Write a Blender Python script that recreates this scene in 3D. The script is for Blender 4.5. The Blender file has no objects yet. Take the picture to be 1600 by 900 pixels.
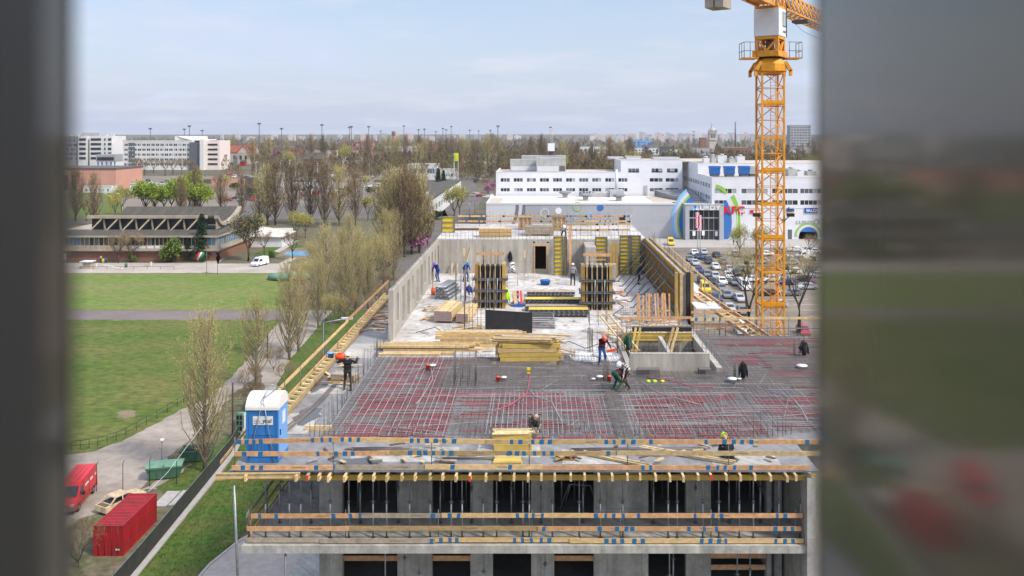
import bpy, math, random
from mathutils import Vector as V, Matrix, noise
R = math.radians
rnd = random.Random(7)
sc = bpy.context.scene
COL = sc.collection

# ---------------------------------------------------------------- camera
cam = bpy.data.objects.new('camera', bpy.data.cameras.new('camera'))
COL.objects.link(cam)
CH = 35.0                                   # the camera stands 35 m above the ground, looking level
F = 1280.0                                  # focal length in pixels of a 1600 px wide frame
U0, V0 = 836.0, 205.0                       # vanishing point of the building's long side
cam.location = (0, 0, CH)
cam.rotation_euler = (R(90), 0, 0)
cam.data.sensor_width = 36
cam.data.lens = 36 * F / 1600
cam.data.shift_x = -(U0 - 800) / 1600
cam.data.shift_y = -(450 - V0) / 1600
cam.data.clip_start = 0.02
cam.data.clip_end = 20000
cam.data.dof.use_dof = True
cam.data.dof.focus_distance = 62
cam.data.dof.aperture_fstop = 2.8
sc.camera = cam

# ---------------------------------------------------------------- light
SUN_EL, SUN_AZ = 48.0, 122.0
sun = bpy.data.objects.new('sun', bpy.data.lights.new('sun', 'SUN'))
COL.objects.link(sun)
sun.data.energy = 2.45
sun.data.angle = R(6)
sun.data.color = (1, 0.95, 0.87)
sun.rotation_euler = (R(90 - SUN_EL), 0, R(180 - SUN_AZ))
sun.location = (60, -40, 120)
world = bpy.data.worlds.new('World')
sc.world = world
world.use_nodes = True
nt = world.node_tree
nt.nodes.clear()
def N(t, typ, **kw):
    n = t.nodes.new(typ)
    for k, v in kw.items():
        setattr(n, k, v)
    return n
def setin(n, **kw):
    for k, v in kw.items():
        n.inputs[k.replace('_', ' ')].default_value = v
    return n
L = nt.links.new
sky = N(nt, 'ShaderNodeTexSky', sky_type='NISHITA', sun_disc=False, sun_elevation=R(SUN_EL), sun_rotation=R(SUN_AZ), altitude=120, air_density=1.0, dust_density=2.5, ozone_density=1.5)
tc = N(nt, 'ShaderNodeTexCoord')
sep = N(nt, 'ShaderNodeSeparateXYZ')
L(tc.outputs['Generated'], sep.inputs[0])
zc = N(nt, 'ShaderNodeMath', operation='MAXIMUM'); zc.inputs[1].default_value = 0.0
L(sep.outputs['Z'], zc.inputs[0])
za = N(nt, 'ShaderNodeMath', operation='ADD'); za.inputs[1].default_value = 0.10
L(zc.outputs[0], za.inputs[0])
dv = N(nt, 'ShaderNodeVectorMath', operation='DIVIDE')
cmb = N(nt, 'ShaderNodeCombineXYZ')
for i in range(3): L(za.outputs[0], cmb.inputs[i])
L(tc.outputs['Generated'], dv.inputs[0]); L(cmb.outputs[0], dv.inputs[1])
noi = N(nt, 'ShaderNodeTexNoise'); setin(noi, Scale=0.55, Detail=7.0, Roughness=0.56, Distortion=0.4)
L(dv.outputs[0], noi.inputs['Vector'])
rmp = N(nt, 'ShaderNodeMapRange'); rmp.clamp = True
for k, v in ((1, 0.42), (2, 0.72), (3, 0.30), (4, 0.97)): rmp.inputs[k].default_value = v
L(noi.outputs['Fac'], rmp.inputs[0])
hz = N(nt, 'ShaderNodeMapRange'); hz.clamp = True          # whiter towards the horizon
for k, v in ((1, 0.0), (2, 0.30), (3, 0.80), (4, 0.0)): hz.inputs[k].default_value = v
L(sep.outputs['Z'], hz.inputs[0])
mx = N(nt, 'ShaderNodeMath', operation='MAXIMUM')
L(rmp.outputs[0], mx.inputs[0]); L(hz.outputs[0], mx.inputs[1])
mix = N(nt, 'ShaderNodeMix', data_type='RGBA')
L(mx.outputs[0], mix.inputs['Factor']); L(sky.outputs[0], mix.inputs['A'])
mix.inputs['B'].default_value = (3.65, 4.05, 5.2, 1)
bg = N(nt, 'ShaderNodeBackground'); bg.inputs['Strength'].default_value = 0.125
ze = N(nt, 'ShaderNodeMapRange', interpolation_type='SMOOTHSTEP')     # a clouded sky is brightest overhead
for k, v in ((1, 0.20), (2, 0.85), (3, 1.0), (4, 2.0)): ze.inputs[k].default_value = v
L(sep.outputs['Z'], ze.inputs[0])
vm = N(nt, 'ShaderNodeVectorMath', operation='SCALE'); L(mix.outputs['Result'], vm.inputs[0]); L(ze.outputs[0], vm.inputs['Scale'])
wh = N(nt, 'ShaderNodeTexNoise'); setin(wh, Scale=0.9, Detail=6.0, Roughness=0.6); L(dv.outputs[0], wh.inputs['Vector'])
wr = N(nt, 'ShaderNodeMapRange'); wr.clamp = True
for k, v in ((1, 0.5), (2, 0.75), (3, 0.0), (4, 0.75)): wr.inputs[k].default_value = v
L(wh.outputs['Fac'], wr.inputs[0])
m2_ = N(nt, 'ShaderNodeMix', data_type='RGBA'); L(wr.outputs[0], m2_.inputs['Factor']); L(vm.outputs[0], m2_.inputs['A']); m2_.inputs['B'].default_value = (4.2, 4.35, 4.9, 1)
L(m2_.outputs['Result'], bg.inputs['Color'])
wo = N(nt, 'ShaderNodeOutputWorld')
L(bg.outputs[0], wo.inputs['Surface'])
sc.view_settings.view_transform = 'Standard'
sc.view_settings.look = 'None'
sc.view_settings.gamma = 1
sc.view_settings.exposure = 0.58

# ---------------------------------------------------------------- helpers
def at(u, v, Z=0.0):
    """world point of height Z seen at a photo pixel (u, v)"""
    y = (CH - Z) * F / (v - V0)
    return V(((u - U0) / F * y, y, Z))
SL = 22.8                                   # top of the slab the men work on
def onslab(u, v, Z=SL): return at(u, v, Z)

class B:
    """collects faces of one mesh"""
    def __init__(s): s.v = []; s.f = []; s.m = []; s.sm = []
    def add(s, vs, fs, m=0, sm=False):
        o = len(s.v); s.v += [tuple(p) for p in vs]
        for f in fs: s.f.append([i + o for i in f]); s.m.append(m); s.sm.append(sm)
        return s
    def box(s, x0, x1, y0, y1, z0, z1, m=0):
        vs = [(x, y, z) for x in (x0, x1) for y in (y0, y1) for z in (z0, z1)]
        return s.add(vs, [(0, 1, 3, 2), (4, 6, 7, 5), (0, 4, 5, 1), (2, 3, 7, 6), (0, 2, 6, 4), (1, 5, 7, 3)], m)
    def bar(s, p, q, w, h, m=0, up=(0, 0, 1)):
        p, q = V(p), V(q); d = (q - p).normalized(); up = V(up)
        if abs(d.dot(up)) > 0.98: up = V((0, 1, 0))
        a = d.cross(up).normalized() * w / 2; b = a.cross(d).normalized() * h / 2
        vs = [c + i * a + j * b for c in (p, q) for i in (-1, 1) for j in (-1, 1)]
        return s.add(vs, [(0, 1, 3, 2), (4, 6, 7, 5), (0, 4, 5, 1), (2, 3, 7, 6), (0, 2, 6, 4), (1, 5, 7, 3)], m)
    def path(s, pts, rs, n=6, m=0, cap=True, sm=True):
        pts = [V(p) for p in pts]
        if not hasattr(rs, '__len__'): rs = [rs] * len(pts)
        vs = []; k = len(pts)
        for i, p in enumerate(pts):
            d = (pts[min(i + 1, k - 1)] - pts[max(i - 1, 0)])
            d = d.normalized() if d.length > 1e-9 else V((0, 0, 1))
            a = d.orthogonal().normalized() if abs(d.z) < 0.999 else V((1, 0, 0))
            if abs(d.z) < 0.999: a = d.cross(V((0, 0, 1))).normalized()
            b = d.cross(a)
            for j in range(n):
                t = 2 * math.pi * j / n
                vs.append(p + rs[i] * (math.cos(t) * a + math.sin(t) * b))
        fs = [(i * n + j, i * n + (j + 1) % n, (i + 1) * n + (j + 1) % n, (i + 1) * n + j) for i in range(k - 1) for j in range(n)]
        s.add(vs, fs, m, sm)
        if cap:
            o = len(s.v) - n * k
            for f in ([o + j for j in range(n)][::-1], [o + (k - 1) * n + j for j in range(n)]):
                s.f.append(f); s.m.append(m); s.sm.append(False)
        return s
    def tube(s, p, q, r, r2=None, n=6, m=0): return s.path([p, q], [r, r if r2 is None else r2], n, m)
    def lathe(s, prof, n=14, c=(0, 0, 0), m=0, sm=True, sx=1, sy=1):
        vs = [(c[0] + r * sx * math.cos(2 * math.pi * j / n), c[1] + r * sy * math.sin(2 * math.pi * j / n), c[2] + z) for r, z in prof for j in range(n)]
        k = len(prof)
        fs = [(i * n + j, i * n + (j + 1) % n, (i + 1) * n + (j + 1) % n, (i + 1) * n + j) for i in range(k - 1) for j in range(n)]
        fs += [list(range(n))[::-1], [(k - 1) * n + j for j in range(n)]]
        return s.add(vs, fs, m, sm)
    def prism(s, poly, ax, lo, hi, m=0):
        """polygon in the two other axes, extruded along ax ('x','y','z')"""
        def P(a, b, c): return {'x': (c, a, b), 'y': (a, c, b), 'z': (a, b, c)}[ax]
        n = len(poly)
        vs = [P(a, b, lo) for a, b in poly] + [P(a, b, hi) for a, b in poly]
        fs = [(i, (i + 1) % n, n + (i + 1) % n, n + i) for i in range(n)] + [list(range(n))[::-1], list(range(n, 2 * n))]
        return s.add(vs, fs, m)
    def sheet(s, pts, z, m=0): return s.add([(p[0], p[1], z) for p in pts], [list(range(len(pts)))], m)
    def quad(s, c, a, b, m=0):
        c, a, b = V(c), V(a), V(b)
        return s.add([c - a - b, c + a - b, c + a + b, c - a + b], [(0, 1, 2, 3)], m)
    def ball(s, c, r, m=0, n=10, k=6, sz=1.0):
        return s.lathe([(max(r * math.sin(math.pi * i / k), 1e-4), -r * sz * math.cos(math.pi * i / k)) for i in range(k + 1)], n, c, m)
    def wall(s, x0, x1, z0, z1, y0, y1, holes, ax='y', m=0):
        """a wall of thickness y0..y1 with rectangular holes (xa, xb, za, zb); ax='x' swaps x and y"""
        xs = sorted({x0, x1, *[min(max(h[i], x0), x1) for h in holes for i in (0, 1)]})
        for a, b in zip(xs, xs[1:]):
            if b - a < 1e-4: continue
            mid = (a + b) / 2
            hs = sorted((max(h[2], z0), min(h[3], z1)) for h in holes if h[0] < mid < h[1])
            z = z0
            for ha, hb in hs + [(z1, z1)]:
                if ha - z > 1e-4:
                    if ax == 'y': s.box(a, b, y0, y1, z, ha, m)
                    else: s.box(y0, y1, a, b, z, ha, m)
                z = max(z, hb)
        return s
    def build(s, name, mats, parent=None, loc=None):
        me = bpy.data.meshes.new(name)
        o_ = V((0, 0, 0))
        if s.__dict__.get('w', True):
            q = parent
            while q is not None: o_ = o_ + q.location; q = q.parent
            if parent is None and loc: o_ = V(loc)
        vs = [(p[0] - o_[0], p[1] - o_[1], p[2] - o_[2]) for p in s.v]
        me.from_pydata(vs, [], s.f)
        for mt in (mats if isinstance(mats, (list, tuple)) else [mats]): me.materials.append(mt)
        me.polygons.foreach_set('material_index', s.m)
        me.polygons.foreach_set('use_smooth', s.sm)
        me.update()
        o = bpy.data.objects.new(name, me)
        COL.objects.link(o)
        if parent is not None: o.parent = parent
        elif loc: o.location = loc
        return o
def LB():
    b = B(); b.w = False                      # local coordinates: do not subtract the parent's place
    return b
def tag(o, label=None, cat=None, group=None, kind=None):
    for k, v in (('label', label), ('category', cat), ('group', group), ('kind', kind)):
        if v: o[k] = v
    return o
def thing(name, label, cat, loc=(0, 0, 0), rz=0.0, group=None):
    o = bpy.data.objects.new(name, None); COL.objects.link(o)
    o.empty_display_size = 0.2
    o.location = loc; o.rotation_euler = (0, 0, rz)
    return tag(o, label, cat, group)
def struct(name, b, mats):
    return tag(b.build(name, mats), kind='structure')
KIDS = {}
def kids(o):
    if o.name not in KIDS: KIDS[o.name] = [c for c in o.children]
    return KIDS[o.name]
def dup(o, loc, rz=0.0, label=None, group=None, scale=None, color=None, top=True):
    r = o.copy(); COL.objects.link(r)
    if top:
        r.location = loc; r.rotation_euler = (0, 0, rz)
        if scale: r.scale = scale if hasattr(scale, '__len__') else (scale,) * 3
        if label: r['label'] = label
        if group: r['group'] = group
    for c in kids(o):
        k = dup(c, None, top=False, color=color); k.parent = r
    if color: r.color = color
    return r
def recolor(o, c):
    o.color = c
    for k in o.children: recolor(k, c)
def text(s, size, depth, mat, parent, name, loc, rz=0.0, bold=0.0, sx=1.0, align='CENTER'):
    cu = bpy.data.curves.new(name, 'FONT'); cu.body = s; cu.size = size; cu.extrude = depth; cu.align_x = align; cu.offset = bold
    t = bpy.data.objects.new('tmp_text', cu); COL.objects.link(t)
    me = bpy.data.meshes.new_from_object(t.evaluated_get(bpy.context.evaluated_depsgraph_get()))
    bpy.data.objects.remove(t)
    me.materials.clear(); me.materials.append(mat)
    o = bpy.data.objects.new(name, me); COL.objects.link(o)
    o.parent = parent; o.location = V(loc) - parent.location; o.rotation_euler = (R(90), 0, rz); o.scale = (sx, 1, 1)
    return o

# ---------------------------------------------------------------- materials
def mat(name, c, r=0.75, s=0.0, a=0.25, c2=None, b=0.0, metal=0.0, spec=0.3, rv=0.0, obcol=False, scale=(1, 1, 1), detail=5.0, lo=0.35, hi=0.65, s2=None, a2=0.0, bs=None):
    m = bpy.data.materials.new(name); m.use_nodes = True
    t = m.node_tree; p = t.nodes['Principled BSDF']; lk = t.links.new
    p.inputs['Roughness'].default_value = r; p.inputs['Metallic'].default_value = metal
    p.inputs['Specular IOR Level'].default_value = spec
    p.inputs['Base Color'].default_value = (*c, 1)
    out = None
    oi = N(t, 'ShaderNodeObjectInfo') if (rv or obcol) else None
    if obcol: out = oi.outputs['Color']
    tcn = None
    if s or b:
        tcn = N(t, 'ShaderNodeTexCoord'); mp = N(t, 'ShaderNodeMapping'); mp.inputs['Scale'].default_value = scale
        lk(tcn.outputs['Object'], mp.inputs[0])
    if s:
        no = N(t, 'ShaderNodeTexNoise'); setin(no, Scale=s, Detail=detail, Roughness=0.6); lk(mp.outputs[0], no.inputs['Vector'])
        mr = N(t, 'ShaderNodeMapRange'); mr.clamp = True
        mr.inputs[1].default_value = lo; mr.inputs[2].default_value = hi
        lk(no.outputs['Fac'], mr.inputs[0])
        mi = N(t, 'ShaderNodeMix', data_type='RGBA'); lk(mr.outputs[0], mi.inputs['Factor'])
        d = c2 or tuple(x * (1 - a) for x in c)
        if out is not None:
            lk(out, mi.inputs['A'])
            mu = N(t, 'ShaderNodeMix', data_type='RGBA', blend_type='MULTIPLY'); mu.inputs['Factor'].default_value = 1
            lk(out, mu.inputs['A']); mu.inputs['B'].default_value = (1 - a, 1 - a, 1 - a, 1); lk(mu.outputs['Result'], mi.inputs['B'])
        else:
            mi.inputs['A'].default_value = (*c, 1); mi.inputs['B'].default_value = (*d, 1)
        out = mi.outputs['Result']
        if s2:
            n2 = N(t, 'ShaderNodeTexNoise'); setin(n2, Scale=s2, Detail=4.0, Roughness=0.65); lk(mp.outputs[0], n2.inputs['Vector'])
            m2 = N(t, 'ShaderNodeMapRange'); m2.inputs[1].default_value = 0.3; m2.inputs[2].default_value = 0.7
            m2.inputs[3].default_value = 1 - a2; m2.inputs[4].default_value = 1 + a2 * 0.6
            lk(n2.outputs['Fac'], m2.inputs[0])
            hs = N(t, 'ShaderNodeHueSaturation'); lk(out, hs.inputs['Color']); lk(m2.outputs[0], hs.inputs['Value']); out = hs.outputs['Color']
    if rv:
        h = N(t, 'ShaderNodeHueSaturation')
        ma = N(t, 'ShaderNodeMapRange'); ma.inputs[3].default_value = 1 - rv; ma.inputs[4].default_value = 1 + rv
        lk(oi.outputs['Random'], ma.inputs[0]); lk(ma.outputs[0], h.inputs['Value'])
        if out is not None: lk(out, h.inputs['Color'])
        else: h.inputs['Color'].default_value = (*c, 1)
        out = h.outputs['Color']
    if out is not None: lk(out, p.inputs['Base Color'])
    if b:
        nb = N(t, 'ShaderNodeTexNoise'); setin(nb, Scale=bs or (s * 3 if s else 8.0), Detail=4.0); lk(mp.outputs[0], nb.inputs['Vector'])
        bp = N(t, 'ShaderNodeBump'); bp.inputs['Strength'].default_value = b; bp.inputs['Distance'].default_value = 0.05
        lk(nb.outputs['Fac'], bp.inputs['Height']); lk(bp.outputs[0], p.inputs['Normal'])
    return m
def brickmat(name, c1, c2, mort, sx, sy, ms=0.015, r=0.8, rot=True, off=0.5):
    m = bpy.data.materials.new(name); m.use_nodes = True
    t = m.node_tree; p = t.nodes['Principled BSDF']; p.inputs['Roughness'].default_value = r
    tcn = N(t, 'ShaderNodeTexCoord'); sp = N(t, 'ShaderNodeSeparateXYZ'); ad = N(t, 'ShaderNodeMath', operation='ADD'); cb = N(t, 'ShaderNodeCombineXYZ')
    t.links.new(tcn.outputs['Object'], sp.inputs[0]); t.links.new(sp.outputs[0], ad.inputs[0]); t.links.new(sp.outputs[1], ad.inputs[1])
    t.links.new(ad.outputs[0], cb.inputs[0]); t.links.new(sp.outputs[2], cb.inputs[1])
    bt = N(t, 'ShaderNodeTexBrick'); bt.offset = off
    setin(bt, Scale=1.0, Mortar_Size=ms)
    bt.inputs['Color1'].default_value = (*c1, 1); bt.inputs['Color2'].default_value = (*c2, 1); bt.inputs['Mortar'].default_value = (*mort, 1)
    bt.inputs['Brick Width'].default_value = sx; bt.inputs['Row Height'].default_value = sy
    t.links.new(cb.outputs[0], bt.inputs['Vector'])
    no = N(t, 'ShaderNodeTexNoise'); setin(no, Scale=0.35, Detail=5.0); t.links.new(tcn.outputs['Object'], no.inputs['Vector'])
    mr = N(t, 'ShaderNodeMapRange'); mr.inputs[3].default_value = 0.86; mr.inputs[4].default_value = 1.12; t.links.new(no.outputs['Fac'], mr.inputs[0])
    hs = N(t, 'ShaderNodeHueSaturation'); t.links.new(bt.outputs['Color'], hs.inputs['Color']); t.links.new(mr.outputs[0], hs.inputs['Value'])
    t.links.new(hs.outputs['Color'], p.inputs['Base Color'])
    return m
M = {}
def D(k, *a, **kw): M[k] = mat(k, *a, **kw)
D('slab_concrete', (0.58, 0.545, 0.495), .9, s=.45, c2=(0.4, 0.37, 0.33), b=.25, s2=2.2, a2=.34, bs=9, detail=8, lo=.4, hi=.62)
D('wall_concrete', (0.5, 0.455, 0.385), .85, s=.9, c2=(0.4, 0.365, 0.31), b=.2, scale=(1, 1, .35), s2=5, a2=.12, bs=14)
D('grey_concrete', (0.5, 0.475, 0.42), .85, s=.8, c2=(0.37, 0.355, 0.31), b=.2, s2=4.5, a2=.2, bs=12)
D('deck_ply', (0.3, 0.285, 0.27), .5, s=.5, c2=(0.19, 0.18, 0.172), b=.12, s2=3, a2=.25, spec=.5)
D('inside_shade', (0.14, 0.135, 0.125), .95, s=1, a=.3)  # concrete toned down for interiors, their shade put into the colour
D('timber', (0.58, 0.4, 0.185), .75, s=2.0, c2=(0.45, 0.3, 0.13), scale=(1, 1, 4), rv=.3, b=.1, s2=5, a2=.28)
D('timber_pale', (0.66, 0.49, 0.255), .8, s=2.0, c2=(0.53, 0.38, 0.18), rv=.26, b=.1, s2=5, a2=.28)
D('timber_orange', (0.62, 0.36, 0.18), .75, s=2.2, c2=(0.5, 0.27, 0.13), rv=.14, s2=5, a2=.28)
D('timber_grey', (0.43, 0.35, 0.26), .85, s=2.2, c2=(0.32, 0.26, 0.19), rv=.12, s2=5, a2=.28)
D('beam_yellow', (0.6, 0.42, 0.1), .6, s=1.5, c2=(0.46, 0.31, 0.08), rv=.12, spec=.4)
D('panel_yellow', (0.75, 0.54, 0.04), .55, s=1.2, c2=(0.58, 0.4, 0.06), rv=.08)
D('ply_brown', (0.36, 0.21, 0.055), .5, s=1.2, c2=(0.24, 0.13, 0.035), scale=(3, 3, .5), rv=.05, spec=.4)
D('ply_gold', (0.44, 0.29, 0.09), .5, s=1.2, c2=(0.33, 0.21, 0.06), rv=.1, spec=.4)
D('blue_mark', (0.018, 0.13, 0.27), .7)
D('print_dark', (0.16, 0.15, 0.11), .8)
D('paint_white', (0.72, 0.72, 0.70), .6, s=2, a=.12)
D('red_mark', (0.55, 0.05, 0.04), .6)
D('galv', (0.34, 0.35, 0.36), .42, s=6, a=.3, metal=.55, rv=.12)
D('galv_dark', (0.17, 0.17, 0.175), .5, s=6, a=.3, metal=.4)
D('rust', (0.10, 0.06, 0.045), .8, s=8, c2=(0.17, 0.10, 0.06))
D('rebar', (0.125, 0.115, 0.11), .6, s=2, c2=(0.19, 0.155, 0.13), metal=.2)
D('rebar_pale', (0.3, 0.285, 0.27), .6, s=2, c2=(0.38, 0.36, 0.34), metal=.2)
D('red_plastic', (0.56, 0.075, 0.115), .5, s=3, c2=(0.42, 0.09, 0.115))
D('black_ply', (0.018, 0.017, 0.018), .6, s=2, c2=(0.03, 0.028, 0.028))
D('crane_yellow', (0.8, 0.35, 0.018), .45, s=.8, c2=(0.62, 0.25, 0.018), s2=4, a2=.2, spec=.4)
D('crane_white', (0.74, 0.73, 0.72), .45, s=.7, a=.12)
D('block_concrete', (0.42, 0.36, 0.28), .9, s=.8, c2=(0.29, 0.25, 0.2))
D('black', (0.02, 0.02, 0.022), .6)
D('rubber', (0.025, 0.025, 0.026), .85)
D('glass_dark', (0.022, 0.027, 0.032), .08, spec=.6)
D('glass_grey', (0.11, 0.12, 0.13), .12, spec=.6)
D('glass_pale', (0.36, 0.38, 0.38), .2, spec=.5)
D('glass_blue', (0.10, 0.22, 0.38), .12, spec=.6)
D('toilet_blue', (0.035, 0.19, 0.47), .4, s=1.5, a=.2, spec=.45)
D('toilet_light', (0.16, 0.36, 0.68), .4, spec=.45)  # paler blue; on the toilet it paints the sunlit side
D('roof_plastic', (0.74, 0.71, 0.62), .5, s=2, a=.12)
D('container_red', (0.4, 0.012, 0.022), .5, s=1.0, c2=(0.27, 0.022, 0.018), s2=5, a2=.15, spec=.4)
D('van_red', (0.55, 0.015, 0.02), .3, spec=.5)
D('cream_paint', (0.62, 0.50, 0.32), .6, s=2.5, c2=(0.42, 0.27, 0.15))
D('dumpster_green', (0.055, 0.17, 0.10), .6, s=1.5, c2=(0.075, 0.14, 0.09))
D('dumpster_lid', (0.15, 0.30, 0.20), .6, s=1.5, c2=(0.12, 0.22, 0.15))
D('fence_green', (0.03, 0.06, 0.035), .7)
D('fence_mesh', (0.028, 0.03, 0.025), .9, s=1.5, c2=(0.045, 0.045, 0.035))
D('car', (0.5, 0.5, 0.5), .28, spec=.5, obcol=True)
D('asphalt', (0.15, 0.132, 0.11), .9, s=.12, c2=(0.11, 0.097, 0.082), b=.2, s2=1.2, a2=.15)
D('old_asphalt', (0.36, 0.305, 0.245), .92, s=.16, c2=(0.26, 0.22, 0.175), b=.2, s2=.9, a2=.22, detail=8)
D('lot_asphalt', (0.25, 0.2, 0.15), .92, s=.06, c2=(0.16, 0.135, 0.1), s2=.6, a2=.15)
D('pale_road', (0.45, 0.39, 0.33), .92, s=.15, c2=(0.35, 0.3, 0.25), s2=1.5, a2=.15)
D('track', (0.2, 0.165, 0.145), .9, s=.1, c2=(0.16, 0.13, 0.115), s2=1, a2=.1)
D('grass', (0.075, 0.124, 0.014), .95, s=.07, c2=(0.14, 0.142, 0.033), b=.6, s2=.7, a2=.5, bs=3, detail=9, scale=(1, 1.7, 1))
D('grass_light', (0.13, 0.19, 0.03), .95, s=.05, c2=(0.19, 0.195, 0.06), b=.5, s2=.5, a2=.35, bs=2.5, detail=9, scale=(1, 1.7, 1))
D('grass_rich', (0.052, 0.112, 0.011), .95, s=.35, c2=(0.105, 0.115, 0.026), b=.7, s2=2.0, a2=.5, bs=6, detail=9)
D('scrub', (0.12, 0.125, 0.055), .95, s=.25, c2=(0.15, 0.115, 0.075), b=.6, s2=1.3, a2=.5, bs=5, detail=9)
D('earth', (0.15, 0.12, 0.08), .95, s=.012, c2=(0.085, 0.085, 0.045), s2=.08, a2=.4, detail=10)
D('bare_earth', (0.24, 0.17, 0.11), .95, s=.5, c2=(0.17, 0.14, 0.08))
D('kerb_stone', (0.42, 0.39, 0.35), .9, s=2, a=.2)
D('mall_grey', (0.44, 0.445, 0.465), .5, s=.1, a=.06)
D('mall_pale', (0.62, 0.625, 0.64), .5)
D('mall_dark', (0.18, 0.18, 0.19), .5)
D('roof_pale', (0.66, 0.65, 0.63), .9, s=.1, c2=(0.55, 0.48, 0.38), s2=.5, a2=.1)
D('roof_sand', (0.52, 0.45, 0.35), .9, s=.15, c2=(0.42, 0.37, 0.30))
D('unit_grey', (0.46, 0.46, 0.44), .6, s=.5, a=.25)
D('unit_dark', (0.12, 0.12, 0.12), .7)
D('cool_blue', (0.025, 0.14, 0.45), .45, s=1, a=.2)
D('sign_red', (0.62, 0.01, 0.02), .5)
D('sign_blue', (0.01, 0.04, 0.30), .5)
D('sign_white', (0.80, 0.80, 0.80), .5)
D('sign_yellow', (0.75, 0.55, 0.02), .5)
D('ring_green', (0.27, 0.50, 0.06), .5)
D('ring_blue', (0.04, 0.16, 0.45), .5)
D('ring_sky', (0.25, 0.50, 0.78), .5)
D('pink_cloth', (0.75, 0.12, 0.22), .8, s=3, c2=(0.80, 0.55, 0.55), lo=.48, hi=.52)
D('roof_slate', (0.065, 0.06, 0.048), .85, s=.3, c2=(0.1, 0.09, 0.07), scale=(4, .4, 1))
D('hall_concrete', (0.44, 0.37, 0.28), .9, s=.4, c2=(0.34, 0.29, 0.22))
D('hotel_white', (0.74, 0.725, 0.69), .8, s=.05, a=.1)
D('hotel_grey', (0.34, 0.34, 0.345), .8)
D('hotel_pink', (0.72, 0.62, 0.56), .8)
D('orange_wall', (0.56, 0.3, 0.21), .85, s=.05, c2=(0.48, 0.25, 0.18))
D('roof_red', (0.32, 0.09, 0.045), .85, s=.3, a=.3)
D('stucco', (0.50, 0.44, 0.36), .85, s=.2, a=.2, rv=.2)
D('house_dark', (0.13, 0.11, 0.095), .85, s=.2, a=.2)
D('city', (0.52, 0.50, 0.49), .9, obcol=True)
D('bark', (0.095, 0.07, 0.05), .95, s=4, a=.35, rv=.15)
D('bark_pale', (0.25, 0.205, 0.14), .95, s=3, a=.3, rv=.1)
D('twig_brown', (0.235, 0.165, 0.095), .95, rv=.28)
D('twig_olive', (0.41, 0.33, 0.16), .95, rv=.18)
D('bud_olive', (0.45, 0.39, 0.15), .9, rv=.15)
D('bud_brown', (0.28, 0.205, 0.105), .9, rv=.3)
D('leaf_lime', (0.24, 0.31, 0.03), .8, rv=.12)
D('leaf_lime2', (0.15, 0.21, 0.022), .8, rv=.12)
D('leaf_yellow', (0.30, 0.29, 0.045), .85, rv=.15)
D('leaf_dark', (0.018, 0.036, 0.016), .85, rv=.15)
D('leaf_dark2', (0.035, 0.06, 0.022), .85, rv=.15)
D('mistletoe', (0.13, 0.14, 0.02), .85)
D('blossom', (0.32, 0.12, 0.21), .85, rv=.1)
D('blossom2', (0.42, 0.22, 0.30), .85)
D('wood_a', (0.155, 0.105, 0.062), .95); D('wood_b', (0.19, 0.15, 0.065), .95); D('wood_c', (0.105, 0.08, 0.055), .95); D('wood_d', (0.165, 0.165, 0.055), .95)
D('pool', (0.14, 0.40, 0.62), .15, spec=.5)
D('skin', (0.45, 0.25, 0.17), .6); D('hair', (0.04, 0.03, 0.025), .8)
D('cloth_black', (0.016, 0.017, 0.02), .9, s=6, a=.3); D('cloth_dark', (0.045, 0.04, 0.035), .9, s=6, a=.3)
D('cloth_blue', (0.015, 0.05, 0.28), .9, s=6, a=.35); D('cloth_jeans', (0.03, 0.11, 0.33), .9, s=8, a=.35)
D('cloth_maroon', (0.085, 0.012, 0.014), .9, s=6, a=.3); D('cloth_green', (0.02, 0.085, 0.05), .9, s=6, a=.3)
D('cloth_grey', (0.26, 0.27, 0.28), .9, s=6, a=.3); D('cloth_camo', (0.24, 0.21, 0.17), .9, s=9, c2=(0.05, 0.05, 0.04), lo=.47, hi=.53)
D('cloth_pied', (0.62, 0.60, 0.57), .9, s=7, c2=(0.03, 0.03, 0.035), lo=.5, hi=.54)
D('hivis', (0.45, 0.75, 0.03), .7); D('orange', (0.72, 0.09, 0.02), .5); D('glove', (0.30, 0.17, 0.08), .9)
D('helmet_white', (0.80, 0.80, 0.80), .35); D('helmet_violet', (0.20, 0.11, 0.42), .4); D('helmet_blue', (0.03, 0.24, 0.55), .4); D('helmet_orange', (0.72, 0.16, 0.08), .4)
D('boot', (0.06, 0.045, 0.03), .9)
D('frame_grey', (0.1, 0.095, 0.082), .5, s=3, a=.1)
D('flag_green', (0.02, 0.22, 0.07), .8); D('cloth_flag_red', (0.5, 0.02, 0.03), .8)
M['mall_white'] = brickmat('mall_white', (0.73, 0.73, 0.75), (0.70, 0.70, 0.72), (0.60, 0.60, 0.62), 6.0, 1.2, .02, .5, off=0.0)
M['brick_red'] = brickmat('brick_red', (0.27, 0.095, 0.05), (0.22, 0.075, 0.04), (0.22, 0.17, 0.13), .5, .16, .02)
M['brick_apartment'] = brickmat('brick_apartment', (0.30, 0.13, 0.09), (0.26, 0.11, 0.08), (0.4, 0.33, 0.28), 8.0, 4.5, .25, off=0.0)

D('mixed_ends', (0.36, 0.22, 0.19), .9, s=9, c2=(0.30, 0.26, 0.27), lo=.45, hi=.55)

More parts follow.
